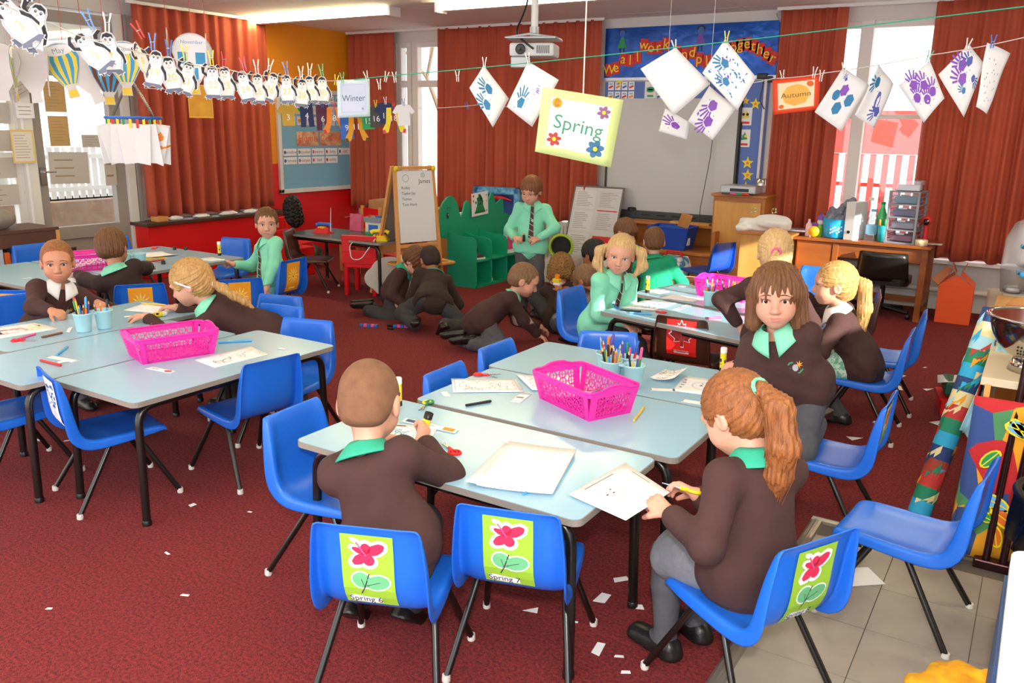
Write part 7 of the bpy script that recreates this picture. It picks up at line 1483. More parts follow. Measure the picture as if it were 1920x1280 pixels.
# ================================================================ lines, pegs and everything pegged to them
HUNG = {'h1': [(-2.915, 4.306, 1.92), (-2.805, 4.412, 1.734), (-2.873, 4.346, 1.566), (-2.977, 4.247, 1.789)], 'h2': [(-2.654, 4.375, 1.94), (-2.482, 4.44, 1.838), (-2.622, 4.386, 1.573), (-2.767, 4.331, 1.686)], 'spring': [(-2.27, 3.895, 1.772), (-1.924, 4.128, 1.716), (-1.966, 4.099, 1.373), (-2.298, 3.876, 1.449)], 'blank': [(-1.802, 4.493, 1.998), (-1.627, 4.581, 1.814), (-1.792, 4.498, 1.645), (-1.964, 4.412, 1.887)], 'h3': [(-1.549, 4.541, 2.036), (-1.38, 4.578, 1.843), (-1.46, 4.561, 1.676), (-1.653, 4.519, 1.866)], 'h4': [(-1.712, 4.807, 1.815), (-1.565, 4.859, 1.694), (-1.675, 4.821, 1.516), (-1.812, 4.772, 1.62)], 'h5': [(-1.977, 4.822, 1.692), (-1.845, 4.896, 1.612), (-1.856, 4.891, 1.515), (-2.003, 4.807, 1.561)], 'autumn': [(-1.449, 5.121, 1.859), (-1.197, 5.185, 1.888), (-1.187, 5.188, 1.698), (-1.426, 5.127, 1.665)], 'r1': [(-1.073, 5.169, 1.925), (-0.932, 5.211, 1.829), (-1.049, 5.177, 1.578), (-1.196, 5.133, 1.682)], 'r2': [(-0.887, 5.15, 1.937), (-0.811, 5.226, 1.836), (-0.873, 5.165, 1.598), (-0.967, 5.071, 1.667)], 'r3': [(-0.628, 5.117, 1.942), (-0.534, 5.104, 1.755), (-0.619, 5.116, 1.629), (-0.769, 5.136, 1.823)], 'r4': [(-0.453, 5.076, 2.02), (-0.374, 5.1, 1.922), (-0.429, 5.083, 1.658), (-0.572, 5.039, 1.87)], 'r5': [(-0.369, 5.015, 2.017), (-0.264, 5.086, 1.969), (-0.324, 5.045, 1.674), (-0.375, 5.011, 1.709)], 'winter': [(-3.775, 3.98, 1.831), (-3.63, 4.113, 1.842), (-3.632, 4.111, 1.62), (-3.778, 3.977, 1.607)]}
GREENLINE = [(-3.769, 4.011, 1.826), (-3.537, 4.139, 1.858), (-3.089, 4.268, 1.894), (-2.614, 4.369, 1.932), (-2.189, 4.4, 1.961), (-1.326, 4.544, 2.036), (-0.188, 4.487, 2.116)]
WHITELINE = [(-2.66, 1.377, 1.92), (-2.934, 1.733, 1.883), (-3.095, 2.029, 1.86), (-3.296, 2.454, 1.837), (-3.476, 2.885, 1.824), (-3.61, 3.348, 1.818), (-3.745, 3.986, 1.828)]
RIGHTLINE = [(-1.68, 5.18, 1.841), (-1.445, 5.128, 1.868), (-1.174, 5.171, 1.896), (-0.628, 5.108, 1.973), (-0.188, 4.963, 2.036)]
BACKLINE = [(-5.482, 3.845, 1.793), (-5.158, 4.27, 1.806), (-4.702, 4.77, 1.751), (-4.416, 5.037, 1.702), (-4.232, 5.192, 1.695), (-3.777, 5.532, 1.733), (-3.398, 5.772, 1.724)]
PENG = [(-2.785, 1.527, 1.866, 35), (-2.814, 1.595, 1.859, -25), (-3.029, 1.923, 1.815, 40), (-3.093, 2.037, 1.821, 5), (-3.224, 2.259, 1.821, 50), (-3.291, 2.368, 1.788, -10), (-3.348, 2.487, 1.774, 8), (-3.402, 2.61, 1.766, -15), (-3.468, 2.807, 1.76, 0), (-3.476, 2.889, 1.76, 3), (-3.551, 3.071, 1.752, 12), (-3.553, 3.157, 1.745, 0), (-3.594, 3.284, 1.759, -18), (-3.622, 3.424, 1.755, 3), (-3.651, 3.563, 1.741, -4), (-3.658, 3.637, 1.762, 5), (-3.652, 3.725, 1.763, 0)]
BALL = [(-5.219, 2.74, 1.83), (-5.188, 2.798, 1.827), (-5.144, 2.879, 1.822), (-5.104, 2.946, 1.861), (-5.056, 3.028, 1.853), (-5.001, 3.119, 1.842), (-4.937, 3.221, 1.822), (-4.878, 3.305, 1.879), (-4.727, 3.505, 1.992), (-4.646, 3.619, 1.92), (-4.591, 3.684, 1.97)]
SOCK = [(-4.833, 4.568, 1.631), (-4.739, 4.664, 1.645), (-4.658, 4.746, 1.624), (-4.597, 4.805, 1.611), (-4.533, 4.866, 1.562), (-4.481, 4.914, 1.551), (-4.415, 4.973, 1.615), (-4.37, 5.012, 1.632), (-4.315, 5.059, 1.656), (-4.27, 5.098, 1.618), (-4.211, 5.146, 1.647)]
HANG = [(-5.204, 3.551, 1.588), (-5.249, 4.129, 1.712)]
PEGS = [(-3.079, 4.27, 1.858, 'w'), (-2.907, 4.299, 1.932, 'w'), (-2.646, 4.361, 1.953, 'w'), (-1.808, 4.491, 2.006, 'w'), (-1.536, 4.52, 2.041, 'y'), (-3.561, 4.121, 1.81, 'w'), (-3.527, 4.147, 1.855, 'w'), (-3.473, 4.163, 1.852, 'w'), (-3.748, 3.998, 1.844, 'g'), (-3.632, 4.087, 1.856, 'w'), (-1.398, 5.14, 1.883, 'w'), (-1.226, 5.165, 1.899, 'w'), (-1.187, 5.169, 1.881, 'w'), (-1.065, 5.158, 1.919, 'w'), (-0.635, 5.113, 1.966, 'g'), (-0.342, 5.014, 2.021, 'b'), (-0.456, 5.064, 2.014, 'w'), (-3.784, 3.981, 1.831, 'y')]
def facing(p, extra=0): return math.atan2(p[0], -p[1]) + PI + math.radians(extra)      # turn so that the front looks back into the room towards the tables
def rope(pts, m, r_, name, label, sag=0):
    P = [Vector(p) for p in pts]; Q = []
    for i in range(len(P) - 1):
        for j in range(6): t = j / 6; Q.append(P[i].lerp(P[i + 1], t) - Vector((0, 0, sag * 4 * t * (1 - t))))
    o = MB().tube(Q + [P[-1]], r_, 6).build(name, m); return tag(o, label, 'string')
CORD = mat('green_cord', '22B58E', .5); WCORD = mat('white_cord', 'E2DED6', .7); REDT = mat('red_thread', 'C8302E', .6)
gl = [Vector(p) for p in GREENLINE]; rope(GREENLINE, CORD, .0028, 'washing_line', 'thin green line stretched across the room above the Spring sign')
rope(WHITELINE, WCORD, .0022, 'washing_line', 'thin white line carrying the paper penguins', .012); rope(RIGHTLINE, WCORD, .0024, 'washing_line', 'thin white line carrying the Autumn sign and purple handprints', .006); rope(BACKLINE, WCORD, .002, 'washing_line', 'thin pale line carrying the number socks further back', .01)
PEGM = {'w': mat('peg_white', 'EEEAE4', .5), 'y': YEL, 'g': mat('peg_green', '4CB87A', .5), 'b': BLU, 'r': RED, 'p': mat('peg_pink', 'E8607E', .5), 'l': mat('peg_light_blue', '5B8FD8', .5)}
PEGN = {'w': 'white', 'y': 'yellow', 'g': 'green', 'b': 'blue', 'r': 'red', 'p': 'pink', 'l': 'light blue'}
PEGME = {}
def peg(p, c, roll, label, s=1.0):
    if c not in PEGME:
        a = MB(); 
        for k in (-1, 1): a.prism([(k * .004, -.034), (k * .0085, -.034), (k * .0095, 0), (k * .016, .036), (k * .010, .036), (k * .0035, .0)][::k], -.0045, .0045)
        b = MB().tube([(-.010, 0, .006), (.010, 0, .006)], .0018, 5).tube([(-.010, 0, -.006), (.010, 0, -.006)], .0018, 5)
        PEGME[c] = (a.mesh('prongs', PEGM[c]), b.mesh('spring', STEEL))
    t = thing('clothes_peg', label, 'peg', p, 0, 'clothes pegs on the lines'); t.matrix_world = upright(p, facing(p), 0, math.radians(roll)) @ Matrix.Scale(s, 4); link('prongs', PEGME[c][0], t); link('spring', PEGME[c][1], t); return t
def hsheet(pts, label, art=None, name='painted_sheet', m=None, group=None, bow=.012, cat='painting', thick=.0008):
    """hanging paper; corners in art order bottom-left, bottom-right, top-right, top-left"""
    P = [Vector(p) for p in pts]; nr = (P[1] - P[0]).cross(P[3] - P[0]).normalized(); c = sum(P, Vector()) / 4
    if nr.dot(Vector((0, 0, 1.57)) - c) < 0: nr = -nr
    f = lambda u, v: P[0] * (1 - u) * (1 - v) + P[1] * u * (1 - v) + P[2] * u * v + P[3] * (1 - u) * v + nr * bow * (math.sin(PI * u) * .8 + .4 * math.sin(2.2 * PI * v)) - c
    t = thing(name, label, cat, tuple(c), 0, group); MB().grid(lambda u, v: tuple(f(u, v)), 8, 8).build('sheet', m or PAPER, t, thick=thick)
    if art: art.build('print', lambda x, y, e: tuple(f(x, y) + nr * (thick / 2 + .0004 + e)), t, .0004)
    return t
def hp(A, x, y, s, rot, m, fingers=5, layer=1):
    A.ell(x, y, .10 * s, .10 * s, m, layer, rot, 11, .12)
    for i in range(fingers):
        a = rot + PI / 2 + (i - 2) * .33; L = (.15, .2, .22, .2, .14)[i] * s
        A.line([(x + math.cos(a) * .12 * s, y + math.sin(a) * .12 * s), (x + math.cos(a) * (.12 * s + L * .5), y + math.sin(a) * (.12 * s + L * .5)), (x + math.cos(a) * (.1 * s + L), y + math.sin(a) * (.1 * s + L))], .035 * s, m, layer)
    for i in range(4): A.ell(x + .14 * s * math.cos(i * 2.1 + rot), y - .14 * s * math.sin(i * 1.7), .012 * s, .010 * s, m, layer)
HBL = mat('paint_blue', '2E7FB0', .6); HVI = mat('paint_violet', '8A4FBF', .6); HIN = mat('paint_indigo', '5560B4', .6)
rot4 = lambda q: [q[3], q[2], q[1], q[0]]      # image order left,bottom,right,top -> sheet order
def dia(k): q = HUNG[k]; return [q[2], q[1], q[0], q[3]]   # diamond: bottom,right,top,left
A = Art(); hp(A, .62, .58, 1.25, .6, HBL); hp(A, .24, .42, 1.2, .6, HBL); hsheet(dia('h1'), 'white sheet with two blue handprints, leftmost on the green line', A, group='handprint paintings')
A = Art(); hp(A, .35, .24, 1.1, .4, HBL); 
for i in range(16): A.ell(.62 + .13 * math.cos(i * 2.4) * (i % 4) / 4, .62 + .12 * math.sin(i * 1.9) * (i % 5) / 5, .02, .008, HVI, 1, i)
hsheet([HUNG['h2'][3], HUNG['h2'][2], HUNG['h2'][1], HUNG['h2'][0]], 'white sheet with a faint violet splash behind the Spring sign', A, group='handprint paintings')
hsheet(dia('blank'), 'large blank white sheet pegged over the blue banner', None, group='handprint paintings')
A = Art(); rgp = random.Random(6)
for i in range(40): A.ell(rgp.uniform(.12, .9), rgp.uniform(.15, .9), rgp.uniform(.01, .05), rgp.uniform(.008, .03), HBL if i % 4 else HVI, 1 + i % 2, rgp.uniform(0, 3), 8, .35)
hp(A, .6, .72, 1.0, .8, HBL); hp(A, .3, .5, .9, .6, HBL); hsheet(dia('h3'), 'white sheet of blue smeared prints pegged with a yellow peg', A, group='handprint paintings')
A = Art(); hp(A, .68, .60, 1.35, 1.2, HVI); hp(A, .30, .45, 1.35, 1.0, HVI); A.ell(.3, .85, .05, .03, HVI, 1, .5, 8, .3); hsheet(dia('h4'), 'white sheet with two violet handprints in front of the teaching board', A, group='handprint paintings')
A = Art(); hp(A, .5, .5, 1.6, 1.2, HVI); hsheet([HUNG['h5'][3], HUNG['h5'][2], HUNG['h5'][1], HUNG['h5'][0]], 'white sheet with one pale violet handprint under the blank sheet', A, group='handprint paintings')
A = Art(); A.ell(.30, .50, .13, .13, HBL, 1, 0, 12, .08); A.ell(.55, .30, .13, .13, HBL, 1, 0, 12, .08); A.ell(.5, .72, .11, .11, HBL, 1, 0, 12, .1); A.ell(.66, .58, .12, .12, HVI, 2, 0, 12, .12); hp(A, .85, .72, .4, -.5, HIN); hsheet(dia('r1'), 'white sheet with round blue paint blobs right of the Autumn sign', A, group='handprint paintings')
A = Art(); A.ell(.45, .40, .22, .09, HIN, 1, .2, 12, .1); hp(A, .75, .70, 1.1, .5, HBL); hp(A, .28, .24, 1.0, .5, HIN); hsheet(dia('r2'), 'curling white sheet with indigo prints against the window', A, group='handprint paintings')
A = Art()
for x, y in ((.35, .78), (.25, .5), (.6, .62), (.5, .3), (.75, .35)): hp(A, x, y, 1.15, rgp.uniform(-.6, .4), HVI)
hsheet(dia('r3'), 'white sheet covered in bold violet handprints', A, group='handprint paintings')
A = Art(); hp(A, .6, .70, 1.3, .2, HVI); hp(A, .78, .58, 1.1, .3, HIN); hp(A, .42, .48, 1.2, .3, HVI); hp(A, .3, .3, .6, .2, HBL); hp(A, .62, .2, .7, 3, HIN); hsheet(dia('r4'), 'white sheet of mixed violet and blue handprints over the right curtain', A, group='handprint paintings')
A = Art()
for i in range(22): A.ell(rgp.uniform(.15, .85), rgp.uniform(.1, .8), .02, .012, INK if i % 2 else HIN, 1, rgp.uniform(0, 3), 7, .3)
hsheet([HUNG['r5'][3], HUNG['r5'][2], HUNG['r5'][1], HUNG['r5'][0]], 'white sheet with dark speckles held by the blue peg at the right', A, group='handprint paintings')
# season signs
def sign(k, label, name, m, A):
    q = HUNG[k]; return hsheet([q[3], q[2], q[1], q[0]], label, A, name, m, None, 0, 'sign', .004)
A = Art(); PALE = mat('pale_print', 'F7F7F3', .6); A.rect(.5, .5, .76, .74, PALE, 1); DG = mat('spring_letters', '3F9A78', .6)
V, F = text_polys('Spring', .30, .5, .5, -.05); V = [((x - .5) * .85 + .5, y) for x, y in V]; A.items.append((V, F, DG, 2))
def flower(x, y, r_, n, m, cm, pet=.5):
    for i in range(n): a = 2 * PI * i / n + .3; A.ell(x + r_ * .6 * math.cos(a) * .8, y + r_ * .6 * math.sin(a), r_ * pet * .8, r_ * pet * .55, m, 2, a, 10)
    A.ell(x, y, r_ * .3 * .8, r_ * .3, cm, 3)
flower(.2, .8, .085, 14, mat('daffodil', 'E8B23C', .6), ORG, .4); flower(.79, .77, .10, 6, mat('mauve_petal', '9A5F93', .6), YEL); flower(.22, .25, .11, 6, mat('red_petal', 'C2413B', .6), YEL); flower(.76, .22, .12, 6, mat('blue_petal', '3E78A8', .6), YEL, .65)
sp = sign('spring', 'pale green sign reading Spring with four corner flowers, hung from the ceiling', 'season_sign', mat('pale_lime_card', 'DDEFA0', .6), A)
top = (Vector(HUNG['spring'][0]) + Vector(HUNG['spring'][1])) / 2
o = MB().tube([top, (top.x, top.y, 2.70)], .004, 6).build('ceiling_string', WCORD); tag(o, 'white cord from the ceiling holding the Spring sign', 'cord')
A = Art(); A.rect(.5, .5, .82, .82, mat('winter_print', 'D5DEF0', .6, vary=(3, .4), col2='B4BEE4'), 1); A.line([(.14, .14), (.86, .14), (.86, .86), (.14, .86), (.14, .14)], .008, mat('winter_frame', '8FA8C0', .6), 2); V, F = text_polys('Winter', .24, .5, .5); A.items.append(([((x - .5) * 1.0 + .5, y) for x, y in V], F, mat('winter_letters', '4A5A78', .6), 3))
for i in range(6): A.line([(.78, .22), (.78 + .06 * math.cos(i * PI / 3), .22 + .06 * math.sin(i * PI / 3))], .008, MATS['winter_letters'], 3)
sign('winter', 'pale blue sign reading Winter between the penguins and the green line', 'season_sign', mat('ice_blue_card', 'CFE6EC', .6), A)
A = Art(); A.rect(.5, .5, .78, .76, mat('cream_print', 'F6E3B8', .6), 1); A.ell(.5, .5, .3, .3, mat('amber_print', 'F2A93A', .6, vary=(8, .3), col2='F6C45A'), 2, .3, 16, .08); A.ell(.8, .78, .07, .09, mat('leaf_print_orange', 'E0661E', .6), 2, .5); A.ell(.18, .2, .06, .06, MATS['leaf_print_orange'], 2, .5); V, F = text_polys('Autumn', .2, .5, .5); A.items.append((V, F, mat('autumn_letters', '7A5A2A', .6), 3))
sign('autumn', 'orange red sign reading Autumn pegged beside the narrow curtain', 'season_sign', mat('orange_red_card', 'EE4A22', .55), A)
lab = ['white peg hanging loose on the green line over the wide curtain', 'white peg on the leftmost blue handprint sheet', 'white peg on the violet splash sheet', 'white peg on the large blank sheet', 'yellow peg on the blue smeared sheet', 'white peg with a twisted paper strip right of the Winter sign', 'loose white peg right of the Winter sign', 'second loose white peg right of the Winter sign, nearer the curtain', 'green peg on the left corner of the Winter sign', 'white peg on the right corner of the Winter sign', 'white peg on the left of the Autumn sign', 'white peg on the right of the Autumn sign', 'white peg hanging just past the Autumn sign', 'white peg on the round blue blobs sheet', 'green peg on the bold violet handprints sheet', 'blue peg on the speckled sheet at the right', 'white peg on the mixed handprints sheet', 'yellow peg left of the Winter sign']
for (x, y, z, c), l in zip(PEGS, lab): peg((x, y, z), c, random.uniform(-15, 15), l, .9)
for a_, b_, l_ in (((-1.975, 4.822, 2.70), (-1.977, 4.822, 1.685), 'thin white thread from the ceiling holding the pale violet handprint'), ((-1.71, 4.807, 2.70), (-1.712, 4.807, 1.81), 'thin white thread from the ceiling holding the two violet handprints')):
    rope([a_, b_], WCORD, .0011, 'thread', l_)
# ---- penguins
PYEL = mat('number_yellow', 'E8DC8A', .7); PGR = mat('penguin_grey', '6E7488', .7); PBK = mat('penguin_black', '2B2A30', .7); BEAK = mat('beak', 'E6B49A', .7)
def penguin(p, roll, num, label, yaw):
    t = thing('paper_penguin', label, 'paper penguin', p, 0, 'numbered paper penguins'); t.matrix_world = upright(p, facing(p, yaw), 0, math.radians(roll)) @ Matrix.Scale(.90, 4)
    body = [(-.030, -.07), (-.042, -.03), (-.040, .01), (-.028, .03), (-.024, .055), (-.016, .072), (0, .078), (.018, .072), (.026, .055), (.028, .03), (.040, .01), (.042, -.03), (.032, -.07)]
    arm1 = [(-.028, .02), (-.052, .04), (-.054, .068), (-.034, .090), (-.020, .086), (-.036, .070), (-.040, .046), (-.026, .036)]; arm2 = [(.030, .022), (.052, -.008), (.058, -.042), (.050, -.05), (.044, -.02), (.026, .006)]
    feet = [(-.036, -.07), (-.044, -.082), (-.034, -.086), (-.036, -.096), (-.028, -.088), (-.016, -.094), (-.006, -.082), (.008, -.082), (.018, -.094), (.028, -.088), (.036, -.096), (.034, -.086), (.044, -.082), (.030, -.07)]
    gr = lambda q, k: [(x * k + (0 if abs(k - 1) < 1e-6 else 0), y * k) for x, y in q]
    m = MB().prism([(x * 1.12, y * 1.06) for x, y in body], -.001, .0008); m.build('cutout', PAPER, t)
    MB().prism([(x * 1.06 - .001, y * 1.02) for x, y in arm1][::-1], -.001, .0008).build('raised_flipper', PAPER, t); MB().prism([(x * 1.06 + .001, y * 1.02) for x, y in arm2][::-1], -.001, .0008).build('flipper', PAPER, t); MB().prism([(x * 1.08, y * 1.02) for x, y in feet], -.001, .0008).build('feet', PAPER, t)
    A = Art(); A.poly(arm1, PBK, 3); A.poly(arm2, PBK, 3); A.poly(feet, PGR, 3); A.poly([(-.022, .052), (-.018, .070), (0, .077), (.018, .070), (.023, .052), (.012, .062), (0, .058), (-.012, .062)], PBK, 3)
    for e in (-1, 1): A.ell(e * .009, .05, .0045, .006, PBK, 3, 0, 8); A.ell(e * .009, .051, .0015, .002, PAPER, 4, 0, 6)
    A.poly([(-.004, .042), (.004, .042), (0, .034)], BEAK, 3); A.ring(0, .036, .010, .0112, PBK, 3, 8, PI * 1.15, PI * 1.85)
    A.line(body, .0016, PGR, 3); A.text(str(num), .05, 0, -.02, PYEL, 3); A.build('print', flat(Matrix.Translation((0, 0, .0008))), t, .0003); return t
nums = [3, 4, 5, 7, 8, 19, 20, 21, 22, 23, 24, 25, 26, 27, 28, 29, 30]; pc = 'wwlwrlbyyrpwwlwwg'
od = ['leftmost', 'second', 'third', 'fourth', 'fifth', 'sixth', 'seventh', 'eighth', 'ninth', 'tenth', 'eleventh', 'twelfth', 'thirteenth', 'fourteenth', 'fifteenth', 'sixteenth', 'rightmost']
for i, (x, y, z, r_) in enumerate(PENG):
    penguin((x, y, z), r_, nums[i], 'white paper penguin with a flipper raised, %s along the white line' % od[i], (0, 15, -10, 8, 65)[i % 5] if i < 5 else (-12, 8, 4, -8, 14)[i % 5])
    v = Vector((x, y, z)) + Vector((0, 0, .105)); peg(tuple(v), pc[i], r_ * .4 + (-6, 8, 3)[i % 3], '%s peg holding the %s paper penguin' % (PEGN[pc[i]], od[i]))
# ---- month balloons on red threads
BCOL = [mat('balloon_blue', '3E9CCB', .6), mat('balloon_yellow', 'E9D64E', .6), mat('balloon_basket', 'EBC93C', .6), mat('balloon_back', 'D6D2CE', .7)]
months = ['', '', '', '', 'May', '', 'July', 'August', '', 'November', '']; byaw = [180, 80, 170, 95, 0, 175, 10, 0, 88, 0, 92]
for i, p in enumerate(BALL):
    t = thing('paper_balloon', ['pale back of a paper balloon at the left edge', 'paper balloon seen nearly edge on, second from the left', 'pale back of a paper balloon above the pinned notes', 'paper balloon seen edge on by the door top', 'blue and yellow paper balloon marked May', 'large pale back of a tilted paper balloon beside the May one', 'paper balloon with brown basket half behind the penguins', 'blue and yellow paper balloon marked August', 'paper balloon seen edge on before the left curtain', 'white and blue paper balloon marked November', 'paper balloon seen edge on right of the November one'][i], 'paper balloon', p, 0, 'hanging paper balloons'); t.matrix_world = upright(p, facing(p, byaw[i]), 0, math.radians((0, 5, -4, 6, 14, -22, 0, 0, 3, 0, -5)[i]))
    k = (1.15 if i in (5, 9) else 1.0) * (.85 if i in (8, 10) else 1)
    env = [(.105 * k * math.cos(a), .06 * k + .10 * k * math.sin(a)) for a in [PI * j / 12 for j in range(13)]] + [(-.085 * k, 0), (-.04 * k, -.085 * k), (-.026 * k, -.105 * k), (-.03 * k, -.16 * k), (.03 * k, -.16 * k), (.026 * k, -.105 * k), (.04 * k, -.085 * k), (.085 * k, 0)]
    MB().prism(env, -.001, .001, 0).build('cutout', BCOL[3], t)
    A = Art(); A.poly([(x * .94, y * .95) for x, y in env[:14] + env[14:15] + env[-2:]], BCOL[0] if i != 9 else PAPER, 1)
    if i == 9:
        for a_, b_ in ((-.05, .03), (.04, .03), (.0, -.05)): A.rect(a_ * k, b_ * k, .05 * k, .06 * k, BCOL[0], 2)
    else:
        for j in range(4):
            u0, u1 = -.9 + j * .5, -.65 + j * .5; A.poly([(u0 * .035 * k, -.085 * k), (u1 * .035 * k, -.085 * k), (u1 * .085 * k, 0), (u1 * .098 * k, .06 * k), (u1 * .07 * k, .12 * k), (u0 * .07 * k, .12 * k), (u0 * .098 * k, .06 * k), (u0 * .085 * k, 0)], BCOL[1] if i != 6 else BRN, 2)
    A.ell(0, .115 * k, .08 * k, .032 * k, PAPER, 3); A.rect(0, -.135 * k, .05 * k, .042 * k, BCOL[2], 3)
    if months[i]: A.text(months[i], .042 if len(months[i]) < 6 else .030, 0, .112 * k, mat('month_letters', '7A9CB8', .6), 4)
    A.build('print', flat(Matrix.Translation((0, 0, .0012))), t, .0004)
    th = MB().tube([(0, .155 * k, 0), (0, .16 * k + (2.70 - p[2] - .16 * k) / max(.9, math.cos(math.radians((0, 5, -4, 6, 14, -22, 0, 0, 3, 0, -5)[i]))), 0)], .0016, 5).build('thread', REDT, t)
    if abs((0, 5, -4, 6, 14, -22, 0, 0, 3, 0, -5)[i]) > 2: th.matrix_local = Matrix.Rotation(-math.radians((0, 5, -4, 6, 14, -22, 0, 0, 3, 0, -5)[i]), 4, 'Z')
# ---- number socks and shirts on the back line
def garment(p, kind, c1, c2, num, label):
    t = thing('paper_garment', label, 'paper cut-out', p, 0, 'paper number garments'); t.matrix_world = upright(p, facing(p, 8), 0, .05)
    if kind == 'socks': parts = [[(-.05, .08), (-.012, .08), (-.02, -.02), (-.045, -.10), (-.085, -.11), (-.09, -.08), (-.06, -.03)], [(.012, .08), (.05, .08), (.06, -.03), (.09, -.08), (.085, -.11), (.045, -.10), (.02, -.02)]]
    elif kind == 'shirt': parts = [[(-.05, .07), (-.02, .075), (.02, .075), (.05, .07), (.085, .02), (.06, .0), (.045, .02), (.045, -.08), (-.045, -.08), (-.045, .02), (-.06, .0), (-.085, .02)]]
    else: parts = [[(-.045, .09), (.045, .09), (.05, -.10), (.012, -.10), (0, .0), (-.012, -.10), (-.05, -.10)]]
    for q in parts: MB().prism(q[::-1], -.001, .001).build('cutout', c1, t)
    A = Art()
    if kind == 'socks': A.poly([(-.085, -.11), (-.09, -.08), (-.07, -.08), (-.06, -.107)], c2, 2); A.poly([(.085, -.11), (.09, -.08), (.07, -.08), (.06, -.107)], c2, 2)
    A.text(num, .06, 0, -.02 if kind != 'socks' else 0, PAPER, 2); A.build('print', flat(Matrix.Translation((0, 0, .0012))), t, .0004)
NAVY = mat('navy_card', '25345E', .7)
for i, (kd, c1, c2, nm, lb) in enumerate((('shirt', mat('ochre_card', 'C9A23A', .7), RED, '3', 'ochre paper shirt numbered 3'), ('trousers', NAVY, RED, '4', 'navy paper trousers numbered 4'), ('trousers', mat('plum_card', '5A2A44', .7), RED, '6', 'plum paper trousers numbered 6'), ('socks', ORG, RED, '8', 'orange paper socks numbered 8'), ('trousers', BLU, RED, '9', 'blue paper trousers numbered 9'), ('socks', mat('mustard_card', 'E0A22A', .7), BRN, '11', 'mustard paper socks numbered 11'), ('shirt', GRN, ORG, '15', 'green paper shirt numbered 15'), ('shirt', mat('slate_card', '4A4A44', .7), RED, '16', 'dark paper shirt numbered 16'), ('shirt', NAVY, RED, '17', 'navy paper shirt numbered 17'), ('socks', YEL, mat('toe_pink', 'E0406A', .6), '18', 'yellow paper socks with pink toes numbered 18'), ('shirt', PAPER, RED, '19', 'pale paper shirt at the window end of the line'))): garment(SOCK[i], kd, c1, c2, nm, lb + ' on the back line'); peg(tuple(Vector(SOCK[i]) + Vector((0, 0, .09))), 'wgbrylgywrl'[i], 5, '%s peg holding the %s' % (PEGN['wgbrylgywrl'[i]], lb), .8)
for i, (x, y, z, c) in enumerate(((-3.86, 5.48, 1.72, 'b'), (-3.72, 5.57, 1.728, 'y'))): peg((x, y, z), c, 20 * (1 - 2 * i), ('blue' if i == 0 else 'yellow') + ' peg alone on the back line before the wide curtain', .8)
# ---- blue peg hanger with envelopes, yellow poster
p = HANG[0]; t = thing('peg_hanger', 'blue plastic peg hanger beside the glazed door', 'hanger', p, facing(p))
MB().tube([(.17 * math.cos(a), .12 * math.sin(a), 0) for a in [2 * PI * i / 24 for i in range(24)]], .011, 6, closed=True).tube([(-.17, 0, 0), (.17, 0, 0)], .008, 6).build('ring', BLU, t); 
for sx in (-1, 1): MB().grid(lambda u, v: (sx * .13 * (1 - v) + .01 * math.sin(u * 9), (u - .5) * .07, .26 * v), 5, 5).build('strap', glass_mat('strap_clear', (.8, .78, .76), .2, .3), t, thick=.003)
MB().tube([(0, 0, .25), (0, 0, .30), (.02, 0, .33)], .004, 6).build('hook', STEEL, t)
for i in range(12): a = PI + (i - 5.5) * .25; MB().box((.165 * math.sin(a + PI) , -.12 * math.cos(a + PI) * 1.0, -.035), (.016, .012, .06)).build('peg', (GRN, YEL, RED, YEL)[i % 4], t)
for i in range(8):
    a = -1.3 + i * .37; base = Matrix.Translation(p) @ rotz(facing(p)); q = base @ Vector((.165 * math.sin(a), -.12 * math.cos(a), -.165)); A = Art()
    if i > 5: A.ell(.03, -.02, .03, .012, ORG, 1, .6, 9, .4); A.ell(.01, .05, .02, .03, ORG, 1, .3, 9, .4)
    t = thing('paper_envelope', ('white envelope hanging from the blue peg hanger, %s from the left' % ('first', 'second', 'third', 'fourth', 'fifth', 'sixth', 'seventh', 'eighth')[i]) if i < 6 else 'white envelope with orange marks on the blue peg hanger, ' + ('inner one' if i == 6 else 'outer one'), 'envelope', tuple(q), 0, 'envelopes on the peg hanger'); t.matrix_world = upright(tuple(q), facing(p, -math.degrees(a) * .3), 0, -a * .22 + (.15 if i % 2 else -.1))
    MB().prism([(-.07, -.12), (.07, -.13), (.05, .125), (-.05, .125)], -.003, .003).build('envelope', PAPER, t)
    if A.items: A.build('marks', flat(Matrix.Translation((0, 0, .0035))), t)
A = Art(); A.rect(0, 0, .15, .21, mat('amber_sheet', 'E3A52E', .7, vary=(12, .3), col2='C98A24'), 1); p = HANG[1]; o = MB().box((0, 0, 0), (.165, .23, .002)).build('poster', mat('amber_card', 'E8AE3A', .7)); o.matrix_world = upright(p, facing(p), 0, 0); tag(o, 'amber poster pegged on the back line before the left curtain', 'poster'); A.build('picture', flat(Matrix.Translation((0, 0, .0015))), o)
